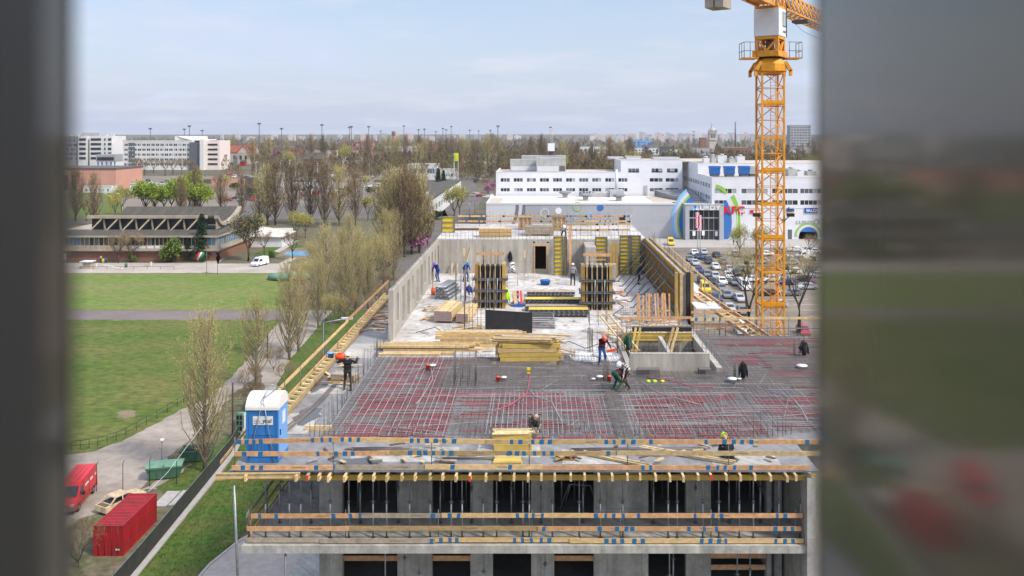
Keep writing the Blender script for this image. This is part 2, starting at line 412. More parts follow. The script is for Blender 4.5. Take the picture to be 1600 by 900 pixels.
def panels(m, w, h, ms, line=.72, streak=.3, off=0.0):
    """shutter joints and vertical water streaks on a cast concrete or sheet surface"""
    t = m.node_tree; p = t.nodes['Principled BSDF']; src = p.inputs['Base Color'].links[0].from_socket
    tcn = N(t, 'ShaderNodeTexCoord'); sp = N(t, 'ShaderNodeSeparateXYZ'); ad = N(t, 'ShaderNodeMath', operation='ADD'); cb = N(t, 'ShaderNodeCombineXYZ'); lk = t.links.new
    lk(tcn.outputs['Object'], sp.inputs[0]); lk(sp.outputs[0], ad.inputs[0]); lk(sp.outputs[1], ad.inputs[1]); lk(ad.outputs[0], cb.inputs[0]); lk(sp.outputs[2], cb.inputs[1])
    bt = N(t, 'ShaderNodeTexBrick'); bt.offset = off; setin(bt, Scale=1.0, Mortar_Size=ms); bt.inputs['Brick Width'].default_value = w; bt.inputs['Row Height'].default_value = h
    bt.inputs['Color1'].default_value = (1, 1, 1, 1); bt.inputs['Color2'].default_value = (.9, .9, .89, 1); bt.inputs['Mortar'].default_value = (line, line, line, 1); lk(cb.outputs[0], bt.inputs['Vector'])
    mp = N(t, 'ShaderNodeMapping'); mp.inputs['Scale'].default_value = (2.2, .16, 1); lk(cb.outputs[0], mp.inputs[0])
    no = N(t, 'ShaderNodeTexNoise'); setin(no, Scale=1.0, Detail=6.0, Roughness=.65); lk(mp.outputs[0], no.inputs['Vector'])
    mr = N(t, 'ShaderNodeMapRange'); mr.inputs[1].default_value = .35; mr.inputs[2].default_value = .68; mr.inputs[3].default_value = 1 + streak * .3; mr.inputs[4].default_value = 1 - streak; lk(no.outputs['Fac'], mr.inputs[0])
    m1 = N(t, 'ShaderNodeMix', data_type='RGBA', blend_type='MULTIPLY'); m1.inputs['Factor'].default_value = 1; lk(src, m1.inputs['A']); lk(bt.outputs['Color'], m1.inputs['B'])
    hs = N(t, 'ShaderNodeHueSaturation'); lk(m1.outputs['Result'], hs.inputs['Color']); lk(mr.outputs[0], hs.inputs['Value']); lk(hs.outputs['Color'], p.inputs['Base Color'])
panels(M['grey_concrete'], 1.35, 2.9, .012); panels(M['wall_concrete'], 1.35, 3.4, .012, .7, .28); panels(M['hotel_white'], 7, 4.6, .05, .85, .12); panels(M['hall_concrete'], 6, 3, .02, .8, .25)
panels(M['container_red'], 50, 50, .001, 1, .3); panels(M['deck_ply'], 2.5, 40, .012, .8, .2); panels(M['mall_grey'], 6.0, 1.2, .03, .93, .06); panels(M['paint_white'], 40, 40, .001, 1, .08)
D('wet_deck', (0.085, 0.082, 0.08), .12, spec=.5)
# ================================================================ the setting: ground, field, roads
def gp(*uv): return [at(u, v)[:2] for u, v in uv]
def ragged(pts, amp, step, seed=1):
    """the outline of a lawn, broken up into an uneven edge"""
    r_ = random.Random(seed); out = []
    for i, p in enumerate(pts):
        p, q = V(p), V(pts[(i + 1) % len(pts)]); n_ = max(int((q - p).length / step), 1)
        nn = V((-(q - p).y, (q - p).x)).normalized() if (q - p).length > 0 else V((0, 0))
        for k in range(n_): out.append(tuple(p.lerp(q, k / n_) + nn * r_.uniform(-amp, amp)))
    return out
g = B(); n = 48
g.sheet([(9000 * math.cos(2 * math.pi * i / n), 9000 * math.sin(2 * math.pi * i / n)) for i in range(n)], 0.0)
struct('ground', g, M['earth'])
struct('service_yard', B().sheet([(-120, 40), (-33, 40), (-33, 130), (-36, 160), (-120, 160)], .02), M['old_asphalt'])
struct('park_path', B().sheet([(-33, 126), (-40.5, 126), (-46, 150), (-46, 200), (-40, 200), (-38, 150)], .024), M['old_asphalt'])
struct('field_near', B().sheet(ragged(gp((-200, 500.5), (440, 500.5), (425, 515), (385, 565), (330, 622), (283, 640), (238, 665), (190, 690), (150, 704), (112, 710), (-200, 705)), .22, .8), .05), M['grass'])
struct('running_track', B().sheet(gp((-250, 500), (450, 500), (446, 485.5), (-250, 485.5)), .055), M['track'])
struct('field_far', B().sheet(ragged(gp((-250, 485), (450, 485), (452, 427.5), (-250, 427.5)), .2, 1.0), .05), M['grass_light'])
struct('worn_patch', B().sheet(ragged(gp((182, 648), (190, 642), (205, 641), (214, 645), (210, 652), (198, 655), (186, 653)), .25, .4), .07), M['bare_earth'])
struct('hall_road', B().sheet(gp((-250, 427), (455, 427), (455, 412), (340, 412), (372, 388), (352, 388), (318, 411), (-250, 411)), .045), M['pale_road'])
# grass between the fence and the site, and the verge under the poplars
struct('site_verge', B().sheet(ragged([(-31.6, 40), (-26.4, 66), (-25.4, 71), (-23, 78), (-20, 92), (-20, 125), (-34, 160), (-39.5, 160), (-37.5, 125), (-33.4, 100), (-32.2, 88), (-31.6, 75)], .12, .7), .06), M['grass_rich'])
struct('yard_scrub', B().sheet(ragged([(-38.5, 78.5), (-37.6, 84), (-34, 88.5), (-33, 97), (-37, 112), (-39.6, 118), (-40.2, 108), (-39, 98), (-39.4, 90), (-38.8, 84)], .3, .7), .07), M['scrub'])
struct('yard_scrub_near', B().sheet([(-33.2, 50), (-33.2, 74), (-34.4, 80), (-38, 80), (-38.5, 76), (-41, 74), (-42, 66), (-40, 50)], .07), M['scrub'])
struct('verge_by_dumpsters', B().sheet(ragged([(-32.6, 76), (-32.4, 97), (-35, 95), (-36.2, 84), (-37.2, 80.5), (-35, 78)], .25, .6), .075), M['grass_rich'])
struct('park_ground', B().sheet([(-150, 250), (-128, 222), (-84, 222), (-84, 214), (-46, 203), (-46, 160), (-30, 160), (-16, 200), (-20, 330), (-60, 345)], .03), M['scrub'])
struct('park_lawn', B().sheet(gp((395, 400), (452, 404), (475, 385), (445, 375), (420, 385)), .06), M['grass_rich'])
struct('park_walk', B().sheet(gp((428, 393), (436, 395), (468, 376), (461, 375)), .08), M['kerb_stone'])
struct('park_walk', B().sheet(gp((434, 413), (446, 413), (464, 404), (454, 403)), .08), M['kerb_stone'])
struct('pool_sand', B().sheet(gp((430, 402), (445, 389), (500, 386), (515, 404), (460, 406)), .07), M['bare_earth'])
struct('pool_water', B().sheet(gp((443, 398), (448, 393.5), (478, 393), (488, 396), (480, 400), (455, 400)), .09), M['pool'])
# path along the site with its kerb
pk = [(-26.6, 60), (-26.2, 66), (-25.3, 69.5), (-23.6, 73), (-21.6, 77), (-19.6, 86)]
struct('site_path', B().sheet(pk + [(-16.5, 86), (-17.5, 74), (-19, 62), (-20, 50), (-27, 50)], .10), M['pale_road'])
kb = B()
for a, b in zip(pk, pk[1:]): kb.bar((*a, .10), (*b, .10), .22, .14)
struct('path_kerb', kb, M['kerb_stone'])
struct('site_ground', B().sheet([(-20, 40), (-16.5, 86), (-16, 130), (26, 130), (26, 40)], .03), M['bare_earth'])
# roads behind and the car parks
struct('mall_road', B().sheet([(-37, 205), (-25, 205), (-27, 420), (-50, 640), (-75, 640), (-46, 420)], .06), M['asphalt'])
struct('far_car_park', B().sheet([(-300, 345), (-60, 330), (-62, 470), (-110, 640), (-310, 640), (-310, 420)], .04), M['lot_asphalt'])
struct('far_road', B().sheet(gp((340, 345), (700, 338), (690, 318), (480, 316), (340, 322)), .06), M['asphalt'])
struct('mall_car_park', B().sheet([(12, 128), (200, 128), (200, 262), (12, 266)], .04), M['lot_asphalt'])
struct('mall_forecourt', B().sheet([(20, 246), (110, 246), (110, 264.5), (20, 267.5)], .07), M['kerb_stone'])
struct('left_sports_lawn', B().sheet(gp((-20, 345), (195, 335), (190, 300), (-20, 303)), .05), M['grass'])
mk = B()
for y in range(134, 246, 1):
    if y % 5 == 0:
        for x0 in (21, 33, 39, 52, 66, 80): mk.box(x0, x0 + 4.6, y, y + .12, .045, .05)
struct('parking_lines', mk, M['paint_white'])

# ================================================================ window the photo is taken through
def sash(name, label, x, y0, y1, edge, tilt, frame_from):
    """an open casement wing of tinted glass, seen almost edge-on; y0..y1 its depth, its free edge at y1"""
    t = thing(name, label, 'window', (x, y1, CH), tilt)
    b = LB(); d = y1 - y0
    b.box(-.004, .004, -d, 0, -.75, .75)
    b.build('glass', GL, t)
    return t, d
GL = mat('tinted_glass', (0.105, 0.094, 0.074), .085, spec=1.0, s=6, a=.15)
GL.node_tree.nodes['Principled BSDF'].inputs['Specular Tint'].default_value = (1, .94, .84, 1)
GL.node_tree.nodes['Principled BSDF'].inputs['IOR'].default_value = 1.62
t, d = sash('window_sash', 'dark tinted glass wing of an open window along the right edge, mirroring the field', .1600, .04, .452, None, R(.6), 0)
f = LB(); f.box(-.0046, .0046, .0005, .0035, -.75, .75); f.build('edge_seal', M['frame_grey'], t)
f = LB(); f.box(-.012, .016, -d - .03, -d, -.78, .78); f.box(-.012, .016, -d, .004, .75, .78); f.box(-.012, .016, -d, .004, -.78, -.75); f.build('sash_frame', M['frame_grey'], t)
t, d = sash('window_sash', 'dark narrow window wing with a grey frame along the left edge', -.176, .04, .302, None, R(-.3), 0)
f = LB(); f.box(-.0046, .0046, .0005, .0035, -.75, .75); f.build('edge_seal', M['frame_grey'], t)
f = LB(); f.box(-.012, .0075, -d, -.022, -.78, .78); f.box(-.012, .016, -.022, .004, .75, .78); f.box(-.012, .016, -.022, .004, -.78, -.75); f.build('sash_frame', M['frame_grey'], t)

# ================================================================ the building under construction
bld = thing('concrete_building', 'grey concrete building under construction with bare floors and open facade', 'building', (0, 32, 0))
XL, XR, YW = -8.4, 9.7, 31.9
def px(u): return (u - U0) / F * YW
OPEN = [(px(a), px(b)) for a, b in ((535, 621), (675, 735), (770, 830), (866, 928), (1013, 1072), (1111, 1198))]
LV = [(-.1, 2.5)] + [(20.02 - 2.9 * k, 22.55 - 2.9 * k) for k in range(0, 7)]
holes = [(a, b, lo, lo + 2.47) for a, b in OPEN for lo, hi in LV[1:]]
w = B().wall(XL, 9.2, 0, 22.55, YW, YW + .3, holes); w.build('facade_wall', M['grey_concrete'], bld)
sw = B().wall(YW + .3, 70.6, 0, 22.5, XL, XL + .3, [(34 + 4.2 * i, 36 + 4.2 * i, lo + .6, lo + 2.3) for i in range(8) for lo, hi in LV[1:]], 'x'); sw.build('side_wall', M['grey_concrete'], bld)
sw = B().box(9.4, 9.7, YW + .3, 70.6, 0, 22.5); sw.build('side_wall', M['grey_concrete'], bld)
sw = B().box(XL + .3, 9.4, 70.3, 70.6, 0, 22.5); sw.build('rear_wall', M['grey_concrete'], bld)
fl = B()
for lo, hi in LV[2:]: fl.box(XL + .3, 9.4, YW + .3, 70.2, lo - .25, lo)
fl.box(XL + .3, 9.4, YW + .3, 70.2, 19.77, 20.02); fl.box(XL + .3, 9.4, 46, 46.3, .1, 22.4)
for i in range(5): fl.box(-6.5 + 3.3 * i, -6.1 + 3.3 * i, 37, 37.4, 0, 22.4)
fl.build('interior_floor', M['inside_shade'], bld)
# top slab (pale, dusty) behind the reinforced field, and the deck for the next pour
B().box(XL, 4.7, 44.2, 70.6, 22.54, SL).box(4.7, 9.7, 47.8, 70.6, 22.54, SL).build('slab', M['slab_concrete'], bld)
dk = B()
dk.box(-11.0, 10.2, 29.4, 32.3, 22.762, SL)
dk.box(-11.0, XL, 32.3, 62, 22.758, SL - .004)
dk.box(XL, 4.7, 32.3, 44.2, 22.752, SL - .008)
dk.box(4.7, 9.5, 32.3, 41.0, 22.756, SL - .012)
dk.box(9.5, 21, 32.3, 48.9, 22.746, SL - .016)
dk.build('formwork_deck', M['deck_ply'], bld)
                                             # plywood sheets of other tones lying in the deck
for x0, x1, y0, y1 in ((-6.9, -2.9, 30.2, 31.6), (-10.8, -9.2, 33, 35.4), (1, 3.4, 30, 31.4), (-10.6, -8.9, 38, 40.2), (-2.2, .2, 30.6, 31.9), (6.5, 9, 29.8, 31.2), (-10.5, -8.8, 44, 47)):
    B().box(x0, x1, y0, y1, SL - .002, SL + .012).build('deck_sheet', M['grey_concrete'], bld)
# balcony slab of the floor below
B().box(-10.6, 9.8, 29.6, YW, 19.74, 20.02).box(-10.6, XL, YW, 62, 19.745, 20.015).build('balcony_slab', M['grey_concrete'], bld)
B().box(9.8, 10.1, 29.5, 33.0, 0, 22.50).build('end_wall', M['grey_concrete'], bld)
B().box(10.1, 21, 33.0, 33.3, 0, 22.70).box(20.7, 21, 33.3, 48.9, 0, 22.70).box(10.1, 21, 48.6, 48.9, 0, 22.70).build('wing_wall', M['grey_concrete'], bld)
B().box(-16.5, -10.2, 46, 60, 0, 5.2).build('annex', M['grey_concrete'], bld)
# parapet wall with openings on the left, rear wall with its door
hol = []
y = 49.0
while y < 69.5:
    hol.append((y, y + (1.15 if len(hol) % 3 else .75), SL + (.12 if len(hol) % 3 else .75), SL + 2.45)); y += 2.05
B().wall(47.75, 70.3, SL + .002, 25.72, -8.55, -8.27, hol, 'x').build('parapet_wall', M['wall_concrete'], bld)
B().wall(-8.25, 9.35, SL + .002, 25.70, 70.3, 70.6, [(0.0, .95, SL, 25.15), (-.18, .02, 25.40, 25.52), (1.0, 1.2, 25.40, 25.52)]).build('back_wall', M['wall_concrete'], bld)
B().box(-8.5, 9.6, 70.62, 82, 25.46, 25.72).build('upper_slab', M['slab_concrete'], bld)
B().box(-.8, 2, 72.6, 72.8, 22.8, 25.44).box(-.9, -.8, 70.62, 72.8, 22.8, 25.44).box(2, 2.1, 70.62, 72.8, 22.8, 25.44).build('shade_passage', M['cloth_dark'], bld)  # near-black walls put the doorway's shade into the colour
df = B().box(-.09, .0, 70.22, 70.32, SL, 25.24).box(.95, 1.04, 70.22, 70.32, SL, 25.24).box(0, .95, 70.22, 70.32, 25.15, 25.24)
df.build('door_frame', M['timber_orange'], bld)
B().box(4.15, 5.0, 67.0, 70.2, SL, 25.5).box(4.15, 6.6, 66.4, 67.0, SL, 24.2).build('stair_core', M['wall_concrete'], bld)
# stair shaft in the reinforced field
st = B().box(4.75, 8.75, 41.05, 41.3, SL - .3, 23.86).box(9.1, 9.4, 41.05, 47.6, SL - .3, 23.15).box(4.75, 9.1, 47.35, 47.62, SL - 2.5, 23.25).box(4.72, 4.98, 41.35, 47.3, SL - .3, 22.95).box(6.9, 7.1, 41.35, 46, SL - 1, 23.5)
st.build('shaft_wall', M['wall_concrete'], bld)

# ================================================================ formwork beams, props, rails
pb = LB(); pb.box(-.04, .04, -.02, 3.6, .16, .20).box(-.04, .04, -.02, 3.6, 0, .04).box(-.014, .014, -.02, 3.6, .04, .16)
PROTO = thing('timber_beam', 'x', 'beam', (0, 0, 0), 0, 'formwork beams under the front deck')
pb.build('beam_body', M['timber_pale'], PROTO)
ep = LB(); ep.box(-.042, .042, -.034, -.02, -.002, .202); ep.build('painted_end', M['timber_pale'], PROTO)
us = [479, 497, 513, 538, 561, 583, 604, 627, 648, 671, 691, 712, 734, 759, 781, 803, 825, 846, 867, 892, 914, 936, 957, 981, 1001, 1025, 1047, 1068, 1092, 1112, 1136, 1158, 1181, 1205, 1230, 1245]
us = [383, 402 + 60] + us
for i, u in enumerate(us):
    x = (u - U0) / F * 29.1
    lab = 'pale beam end jutting out under the front deck, ' + ('furthest left, below the blue toilet' if i == 0 else 'place %d from the left' % (i + 1))
    o = dup(PROTO, (x, 29.18 + rnd.uniform(-.1, .06), 22.55), rnd.uniform(-.05, .02), lab) if i else PROTO
    if i == 0: PROTO.location = (x, 29.15, 22.55); PROTO['label'] = lab
    for c in o.children:
        if c.name.startswith('painted_end') and i in (2, 14, 31): 
            c.data = c.data.copy(); c.data.materials[0] = M['red_mark']
def H(b, p, q, h=.2, w=.08, m=0):
    """an I-shaped timber beam between two points"""
    p, q = V(p), V(q); up = V((0, 0, 1))
    b.bar(p + up * (h * .4), q + up * (h * .4), w, h * .2, m); b.bar(p - up * (h * .4), q - up * (h * .4), w, h * .2, m); b.bar(p, q, w * .35, h * .6, m)
    return b
for y, x0, x1, lab in ((29.75, -11.6, 10.2, 'long yellow beam carrying the beam ends along the front of the deck'), (31.3, -10.9, 9.6, 'long yellow beam under the deck close to the facade')):
    b = H(B(), (x0, y, 22.44), (x1, y, 22.44)); tag(b.build('carrier_beam', M['beam_yellow']), lab, 'beam')
tag(H(B(), (-11.4, 29.28, 22.68), (-8.4, 29.28, 22.70), .2).build('edge_beam', M['timber_pale']), 'pale timber beam sticking out left below the blue toilet', 'beam')
# steel props
PP = thing('steel_prop', 'x', 'prop', (0, 0, 0), 0, 'steel props under the deck')
b = LB(); b.tube((0, 0, 0), (0, 0, 1.35), .034, n=8); b.build('outer_tube', M['galv'], PP)
b = LB(); b.tube((0, 0, 1.3), (0, 0, 2.31), .025, n=8); b.build('inner_tube', M['galv'], PP)
b = LB(); b.lathe([(.05, 1.27), (.055, 1.29), (.055, 1.37), (.035, 1.39)], 8); b.tube((-.13, 0, 1.33), (.13, .02, 1.31), .009); b.build('nut_handle', M['galv_dark'], PP)
b = LB(); b.box(-.07, .07, -.07, .07, 0, .01); b.build('base_plate', M['galv_dark'], PP); b = LB(); b.box(-.07, .07, -.07, .07, 2.31, 2.322); b.build('head_plate', M['galv_dark'], PP)
PUS = [415, 437, 452, 470, 486, 516, 545, 563, 583, 604, 622, 640, 672, 688, 705, 722, 737, 755, 776, 799, 817, 827, 845, 863, 905, 911, 938, 973, 1021, 1044, 1058, 1087, 1098, 1123, 1139, 1155, 1177, 1188, 1217, 1251]
first = True
for i, u in enumerate(PUS):
    y = 30.2 if i % 3 != 1 else 31.35
    x = (u - U0) / F * y
    lab = 'grey steel prop under the front deck, %s' % ('at the far left corner' if i == 0 else 'place %d from the left among the props' % (i + 1))
    if first: PP.location = (x, y, 20.022); PP['label'] = lab; first = False; continue
    dup(PP, (x, y, 20.022), rnd.uniform(0, 3), lab)
for i, (u, y) in enumerate(((487, 33.4), (500, 35.5), (394, 36), (405, 38.5), (420, 41), (433, 44), (446, 47))):
    dup(PP, ((u - U0) / F * y if i < 2 else -10.2, y, 20.016), 0, 'grey steel prop under the side deck on the left, place %d from the front' % (i + 1), 'steel props along the left side')
for i, (a, b_) in enumerate(OPEN):
    for k, f in enumerate((.2, .55, .85)):
        dup(PP, (a + (b_ - a) * f, 32.7 + .45 * ((i + k) % 3), 20.022), 0, 'grey steel prop inside the building behind upper opening %d from the left, %s' % (i + 1, ('left', 'middle', 'right')[k]), 'steel props inside the openings', (1, 1, 1.09))
t = thing('work_trestle', 'folded grey metal trestle standing inside the fourth upper opening', 'trestle', (1.6, 32.6, 20.02))
b = B()
for q in ((1.0, 1.35, 2.2, 1.9), ): b.path([(1.0, 32.5, 20.02), (1.35, 32.6, 20.95), (2.2, 32.6, 20.9), (2.6, 32.5, 20.02)], .03, 5); b.path([(1.2, 32.9, 20.02), (1.4, 32.65, 20.9)], .03, 5); b.path([(2.45, 32.9, 20.02), (2.2, 32.65, 20.88)], .03, 5)
b.build('frame', M['galv'], t)
LP = PUS and [(602, 30), (632, 31.5), (655, 30.4), (756, 30.5), (852, 31), (1046, 30.2), (1052, 31.4), (1152, 30.3), (1172, 30.6)]
for i, (u, y) in enumerate(LP):
    dup(PP, ((u - U0) / F * y, y, 17.12), 0, 'grey steel prop under the lower balcony, place %d from the left' % (i + 1), 'steel props under the balcony', scale=(1, 1, 1.125))
gb = B().box(-10.6, 9.8, 29.7, YW, 16.85, 17.12); gb.build('balcony_slab', M['grey_concrete'], bld)
tag(B().tube((-10.8, 29.4, 22.3), (-10.62, 29.5, 16.9), .05, n=8).build('scaffold_pole', M['galv']), 'tall grey steel pole standing at the left corner of the deck', 'pole')
tag(B().tube((-9.05, 29.7, 19.7), (-9.05, 29.7, 15), .04, n=8).build('scaffold_pole', M['galv_dark']), 'dark pole hanging below the left end of the balcony', 'pole')

def rail(name, label, boards, posts, grp=None, pm='galv_dark', loc=None):
    """boards: (p, q, height, material, [(fraction, ...) blue marks]); posts: (x, y, z0, z1)"""
    t = thing(name, label, 'guard rail', loc or boards[0][0], 0, grp)
    for p, q, h, mm, marks in boards:
        p, q = V(p), V(q); d = q - p; b = B(); b.bar(p, q, .026, h)
        n_ = d.normalized(); up = V((0, 0, 1))
        for f_ in marks:                       # slanted blue paint, part of the board's own mesh
            c = p + d * f_ + V((rnd.uniform(-.03, .03), 0, 0)); ww = n_ * rnd.uniform(.05, .085); sl_ = n_ * rnd.uniform(-.02, .03); hh = up * (h / 2 + .002)
            for off in (-.0145, .0145): q_ = c + n_.cross(up) * off; b.add([q_ - ww - hh, q_ + ww - hh, q_ + ww + hh + sl_, q_ - ww + hh + sl_], [(0, 1, 2, 3)], 1)
        if d.length > 3 and h < .2 and abs(d.x) > 2:   # faint printed stamp of the mill
            for k in range(6): q_ = p + n_ * (d.length * .62 + k * .075) + n_.cross(up) * .0142; b.add([q_ - n_ * .028 - up * .02, q_ + n_ * .028 - up * .02, q_ + n_ * .03 + up * .022, q_ - n_ * .02 + up * .022], [(0, 1, 2, 3)], 2)
        b.build('rail_board', [M[mm], M['blue_mark'], M['print_dark']], t)
    for x, y, z0, z1 in posts:
        B().tube((x, y, z0), (x, y, z1), .017, n=6).build('post', M[pm], t)
    return t
def marks(u0, u1, us_): return [(u - u0) / (u1 - u0) for u in us_]
XX = lambda u, y=29.35: (u - U0) / F * y
def fr(y, z, u0, u1, us_, mm, dz=0.0): return ((XX(u0, y), y, z), (XX(u1, y), y, z + dz), .165, mm, marks(u0, u1, us_))
T1, T2, T3 = 23.90, 23.44, 22.98
rail('guard_rail', 'timber guard rail with blue painted marks along the front of the reinforced deck', [
    fr(29.35, T1 - .03, 372, 532, (374, 384, 396, 409, 490, 504, 517), 'timber_orange', .09),
    fr(29.38, T1 + .06, 505, 790, (535, 548, 560, 642, 655, 668, 682, 695, 709), 'timber', -.10),
    fr(29.35, T1 - .03, 760, 1012, (799, 814, 832, 845, 858, 948, 961, 974, 989), 'timber'),
    fr(29.38, T1 - .04, 985, 1280, (1016, 1104, 1131, 1146, 1160, 1173, 1262), 'timber_orange'),
    fr(29.35, T2, 366, 608, (381, 407, 498, 524, 538, 552), 'timber_orange', .02),
    fr(29.38, T2 + .02, 590, 830, (642, 655, 664, 678, 692, 706), 'timber'),
    fr(29.35, T2 + .02, 800, 962, (795, 808, 819, 836, 849, 862, 950), 'timber'),
    fr(29.38, T2 + .02, 940, 1282, (962,), 'timber_pale', -.02),
    fr(29.35, T3 - .03, 362, 520, (380, 394, 408, 494), 'timber_orange'),
    fr(29.38, T3 - .03, 505, 690, (520,), 'timber_grey'),
    fr(29.35, T3 - .01, 664, 848, (706, 797), 'timber'),
    fr(29.38, T3 - .04, 830, 1264, (1004, 1017, 1107, 1120, 1132, 1146, 1173), 'timber_orange')],
    [(XX(u), 29.41, 22.6, 24.02) for u in (366, 520, 674, 827, 981, 1139)])
B1, B2, B3 = 21.02, 20.55, 20.13
rail('guard_rail', 'timber guard rail with blue marks along the front of the lower balcony', [
    fr(29.72, B1 + .02, 392, 560, (405, 432, 522, 548), 'timber_orange', .01),
    fr(29.75, B1 + .02, 545, 702, (562, 677, 690), 'timber_grey'),
    fr(29.72, B1 + .04, 690, 920, (704, 717, 808, 821, 834, 847), 'timber'),
    fr(29.75, B1 + .02, 905, 1254, (931, 945, 959, 973, 998, 1087, 1114, 1128, 1215, 1228), 'timber_orange'),
    fr(29.72, B2 + .03, 386, 545, (), 'timber_orange'),
    fr(29.75, B2 + .03, 530, 850, (), 'timber'),
    fr(29.72, B2 + .03, 840, 1252, (850, 938, 964, 978, 988, 1076, 1102, 1119, 1212, 1226, 1239), 'timber_orange'),
    fr(29.75, B3 + .02, 386, 512, (), 'timber_grey'),
    fr(29.72, B3 + .01, 500, 680, (674,), 'timber_grey'),
    fr(29.75, B3 + .03, 668, 905, (688, 702, 715, 804, 818, 831, 846, 858), 'timber'),
    fr(29.72, B3 + .01, 890, 1256, (947, 960, 972, 990, 1004, 1096, 1109, 1122, 1135, 1212, 1226, 1239), 'timber')],
    [(XX(u, 29.78), 29.78, 20.02, 21.25) for u in (388, 540, 685, 831, 969, 1111, 1243)])
rail('guard_rail', 'timber side rail running back along the left of the lower balcony', [
    ((-10.5, 29.8, 21.0), (-10.5, 60, 21.0), .16, 'timber_grey', ()), ((-10.5, 29.8, 20.55), (-10.5, 60, 20.55), .16, 'timber_orange', ()), ((-10.5, 29.8, 20.14), (-10.5, 60, 20.14), .16, 'timber_pale', ())],
    [(-10.46, 30 + 2 * i, 20.02, 21.2) for i in range(12)])
rail('guard_rail', 'long timber rail receding along the left edge of the upper deck', [
    ((-11.05, 35.2, 23.86), (-10.95, 48, 23.9), .17, 'timber', ()), ((-11.0, 47.5, 23.93), (-10.9, 61, 23.86), .17, 'timber_orange', ()), ((-11.3, 29.4, 23.1), (-11.05, 35.2, 23.86), .12, 'timber', ())],
    [(-11.0, 36 + 2.4 * i, 22.6, 24.0) for i in range(11)])
lad = thing('edge_formwork', 'ladder like timber formwork along the left edge of the deck', 'formwork', (-10.9, 35, SL))
B().bar((-11.1, 34.2, 23.05), (-11.0, 60, 23.05), .09, .2).build('outer_beam', M['timber'], lad)
B().bar((-10.62, 34.4, 22.95), (-10.55, 60, 22.95), .09, .2).build('inner_beam', M['timber'], lad)
for i in range(42):
    y = 34.6 + i * .61; B().bar((-11.06, y, 23.02), (-10.6, y + .05, 22.94), .11, .09).build('rung', M['timber_pale'], lad)
# boards across the lower openings
for i, (a, b_) in enumerate((OPEN[0], OPEN[1], OPEN[3], OPEN[5])):
    t = thing('opening_guard', 'two timber boards across the ' + ('leftmost lower opening of the facade', 'second lower opening from the left', 'fourth lower opening from the left', 'rightmost lower opening of the facade')[i], 'guard rail', ((a + b_) / 2, YW + .1, 17.2), 0, 'boards across the lower openings')
    for z in (18.75, 18.3): B().bar((a - .02, YW + .14, z - (.35 if i == 3 else 0)), (b_ + .02, YW + .14, z - (.35 if i == 3 else 0)), .026, .2).build('rail_board', M['timber_orange'], t)
# upper slab rails behind
def far_rail(y, x0, x1, lab):
    bs = []
    for k, z in enumerate((26.75, 26.25)):
        x = x0
        while x < x1:
            e = min(x + rnd.uniform(3.4, 4.6), x1); bs.append(((x, y + .03 * k, z + rnd.uniform(-.03, .03)), (e + .2, y + .03 * k, z + rnd.uniform(-.03, .03)), .17, rnd.choice(('timber_orange', 'timber', 'timber_pale')), [rnd.uniform(.1, .4), .5, .6] if rnd.random() < .7 else ())); x = e
    return rail('guard_rail', lab, bs, [(x0 + i * (x1 - x0) / 8, y + .06, 25.7, 26.95) for i in range(9)])
far_rail(79.5, -7.5, 9.2, 'orange timber guard rail at the far end of the upper slab behind the rear wall')
far_rail(72.6, 1.6, 8.2, 'shorter timber rail just above the yellow wall panels at the rear')
for x, lab in ((-1.6, 'brown timber box on the upper slab, left one'), (1.6, 'orange upright timber crate on the upper slab')):
    t = thing('timber_crate', lab, 'crate', (x, 77, 25.72))
    for dx in (0, .4, .8, 1.2): B().box(x + dx, x + dx + .12, 77, 77.1, 25.72, 27.1).build('slat', M['timber_orange'], t)
    for z in (25.8, 26.9): B().box(x - .02, x + 1.36, 76.94, 77, z, z + .14).build('rail', M['timber'], t)
    B().box(x, x + 1.32, 77.1, 77.9, 25.72, 26.9).build('box', M['timber_grey'], t)
# ================================================================ reinforcement
def zone(b, x0, x1, y0, y1, z, sx, sy, r, m=0, jx=.02):
    x = x0
    while sx and x <= x1:
        j = rnd.uniform(-jx, jx); b.path([(x + j, y0 + rnd.uniform(-.15, .1), z), (x + j + rnd.uniform(-.04, .04), y1 + rnd.uniform(-.1, .15), z)], r, 3, m, cap=False, sm=False); x += sx
    y = y0
    while sy and y <= y1:
        j = rnd.uniform(-jx, jx); b.path([(x0 + rnd.uniform(-.15, .1), y + j, z + .016), (x1 + rnd.uniform(-.1, .15), y + j + rnd.uniform(-.04, .04), z + .016)], r, 3, m, cap=False, sm=False); y += sy
ZR = SL - .008
mt = thing('rebar_mat', 'wide mat of tied reinforcing bars covering the front of the slab', 'rebar mat', (0, 38, ZR))
b = B(); zone(b, -8.4, 9.6, 32.5, 44.1, ZR + .05, .30, .30, .011); zone(b, 9.6, 19.5, 33.2, 48.6, ZR + .05, .30, .30, .011); b.build('bottom_layer', M['rebar'], mt)
b = B()
zone(b, -8.4, 4.6, 32.4, 44.2, ZR + .17, .17, .22, .010); zone(b, 4.6, 9.6, 32.4, 40.9, ZR + .17, .17, .22, .010); zone(b, 9.5, 19.5, 33.2, 48.7, ZR + .17, .17, .22, .010)
b.build('top_layer', M['rebar'], mt)
b = B(); zone(b, -8.3, -3.5, 32.5, 43.8, ZR + .20, .34, 0, .013, jx=.12); zone(b, -2, 9.4, 32.5, 37.6, ZR + .20, .21, 0, .012, jx=.05); zone(b, 9.6, 19, 33.4, 38.5, ZR + .20, .24, 0, .012, jx=.1)
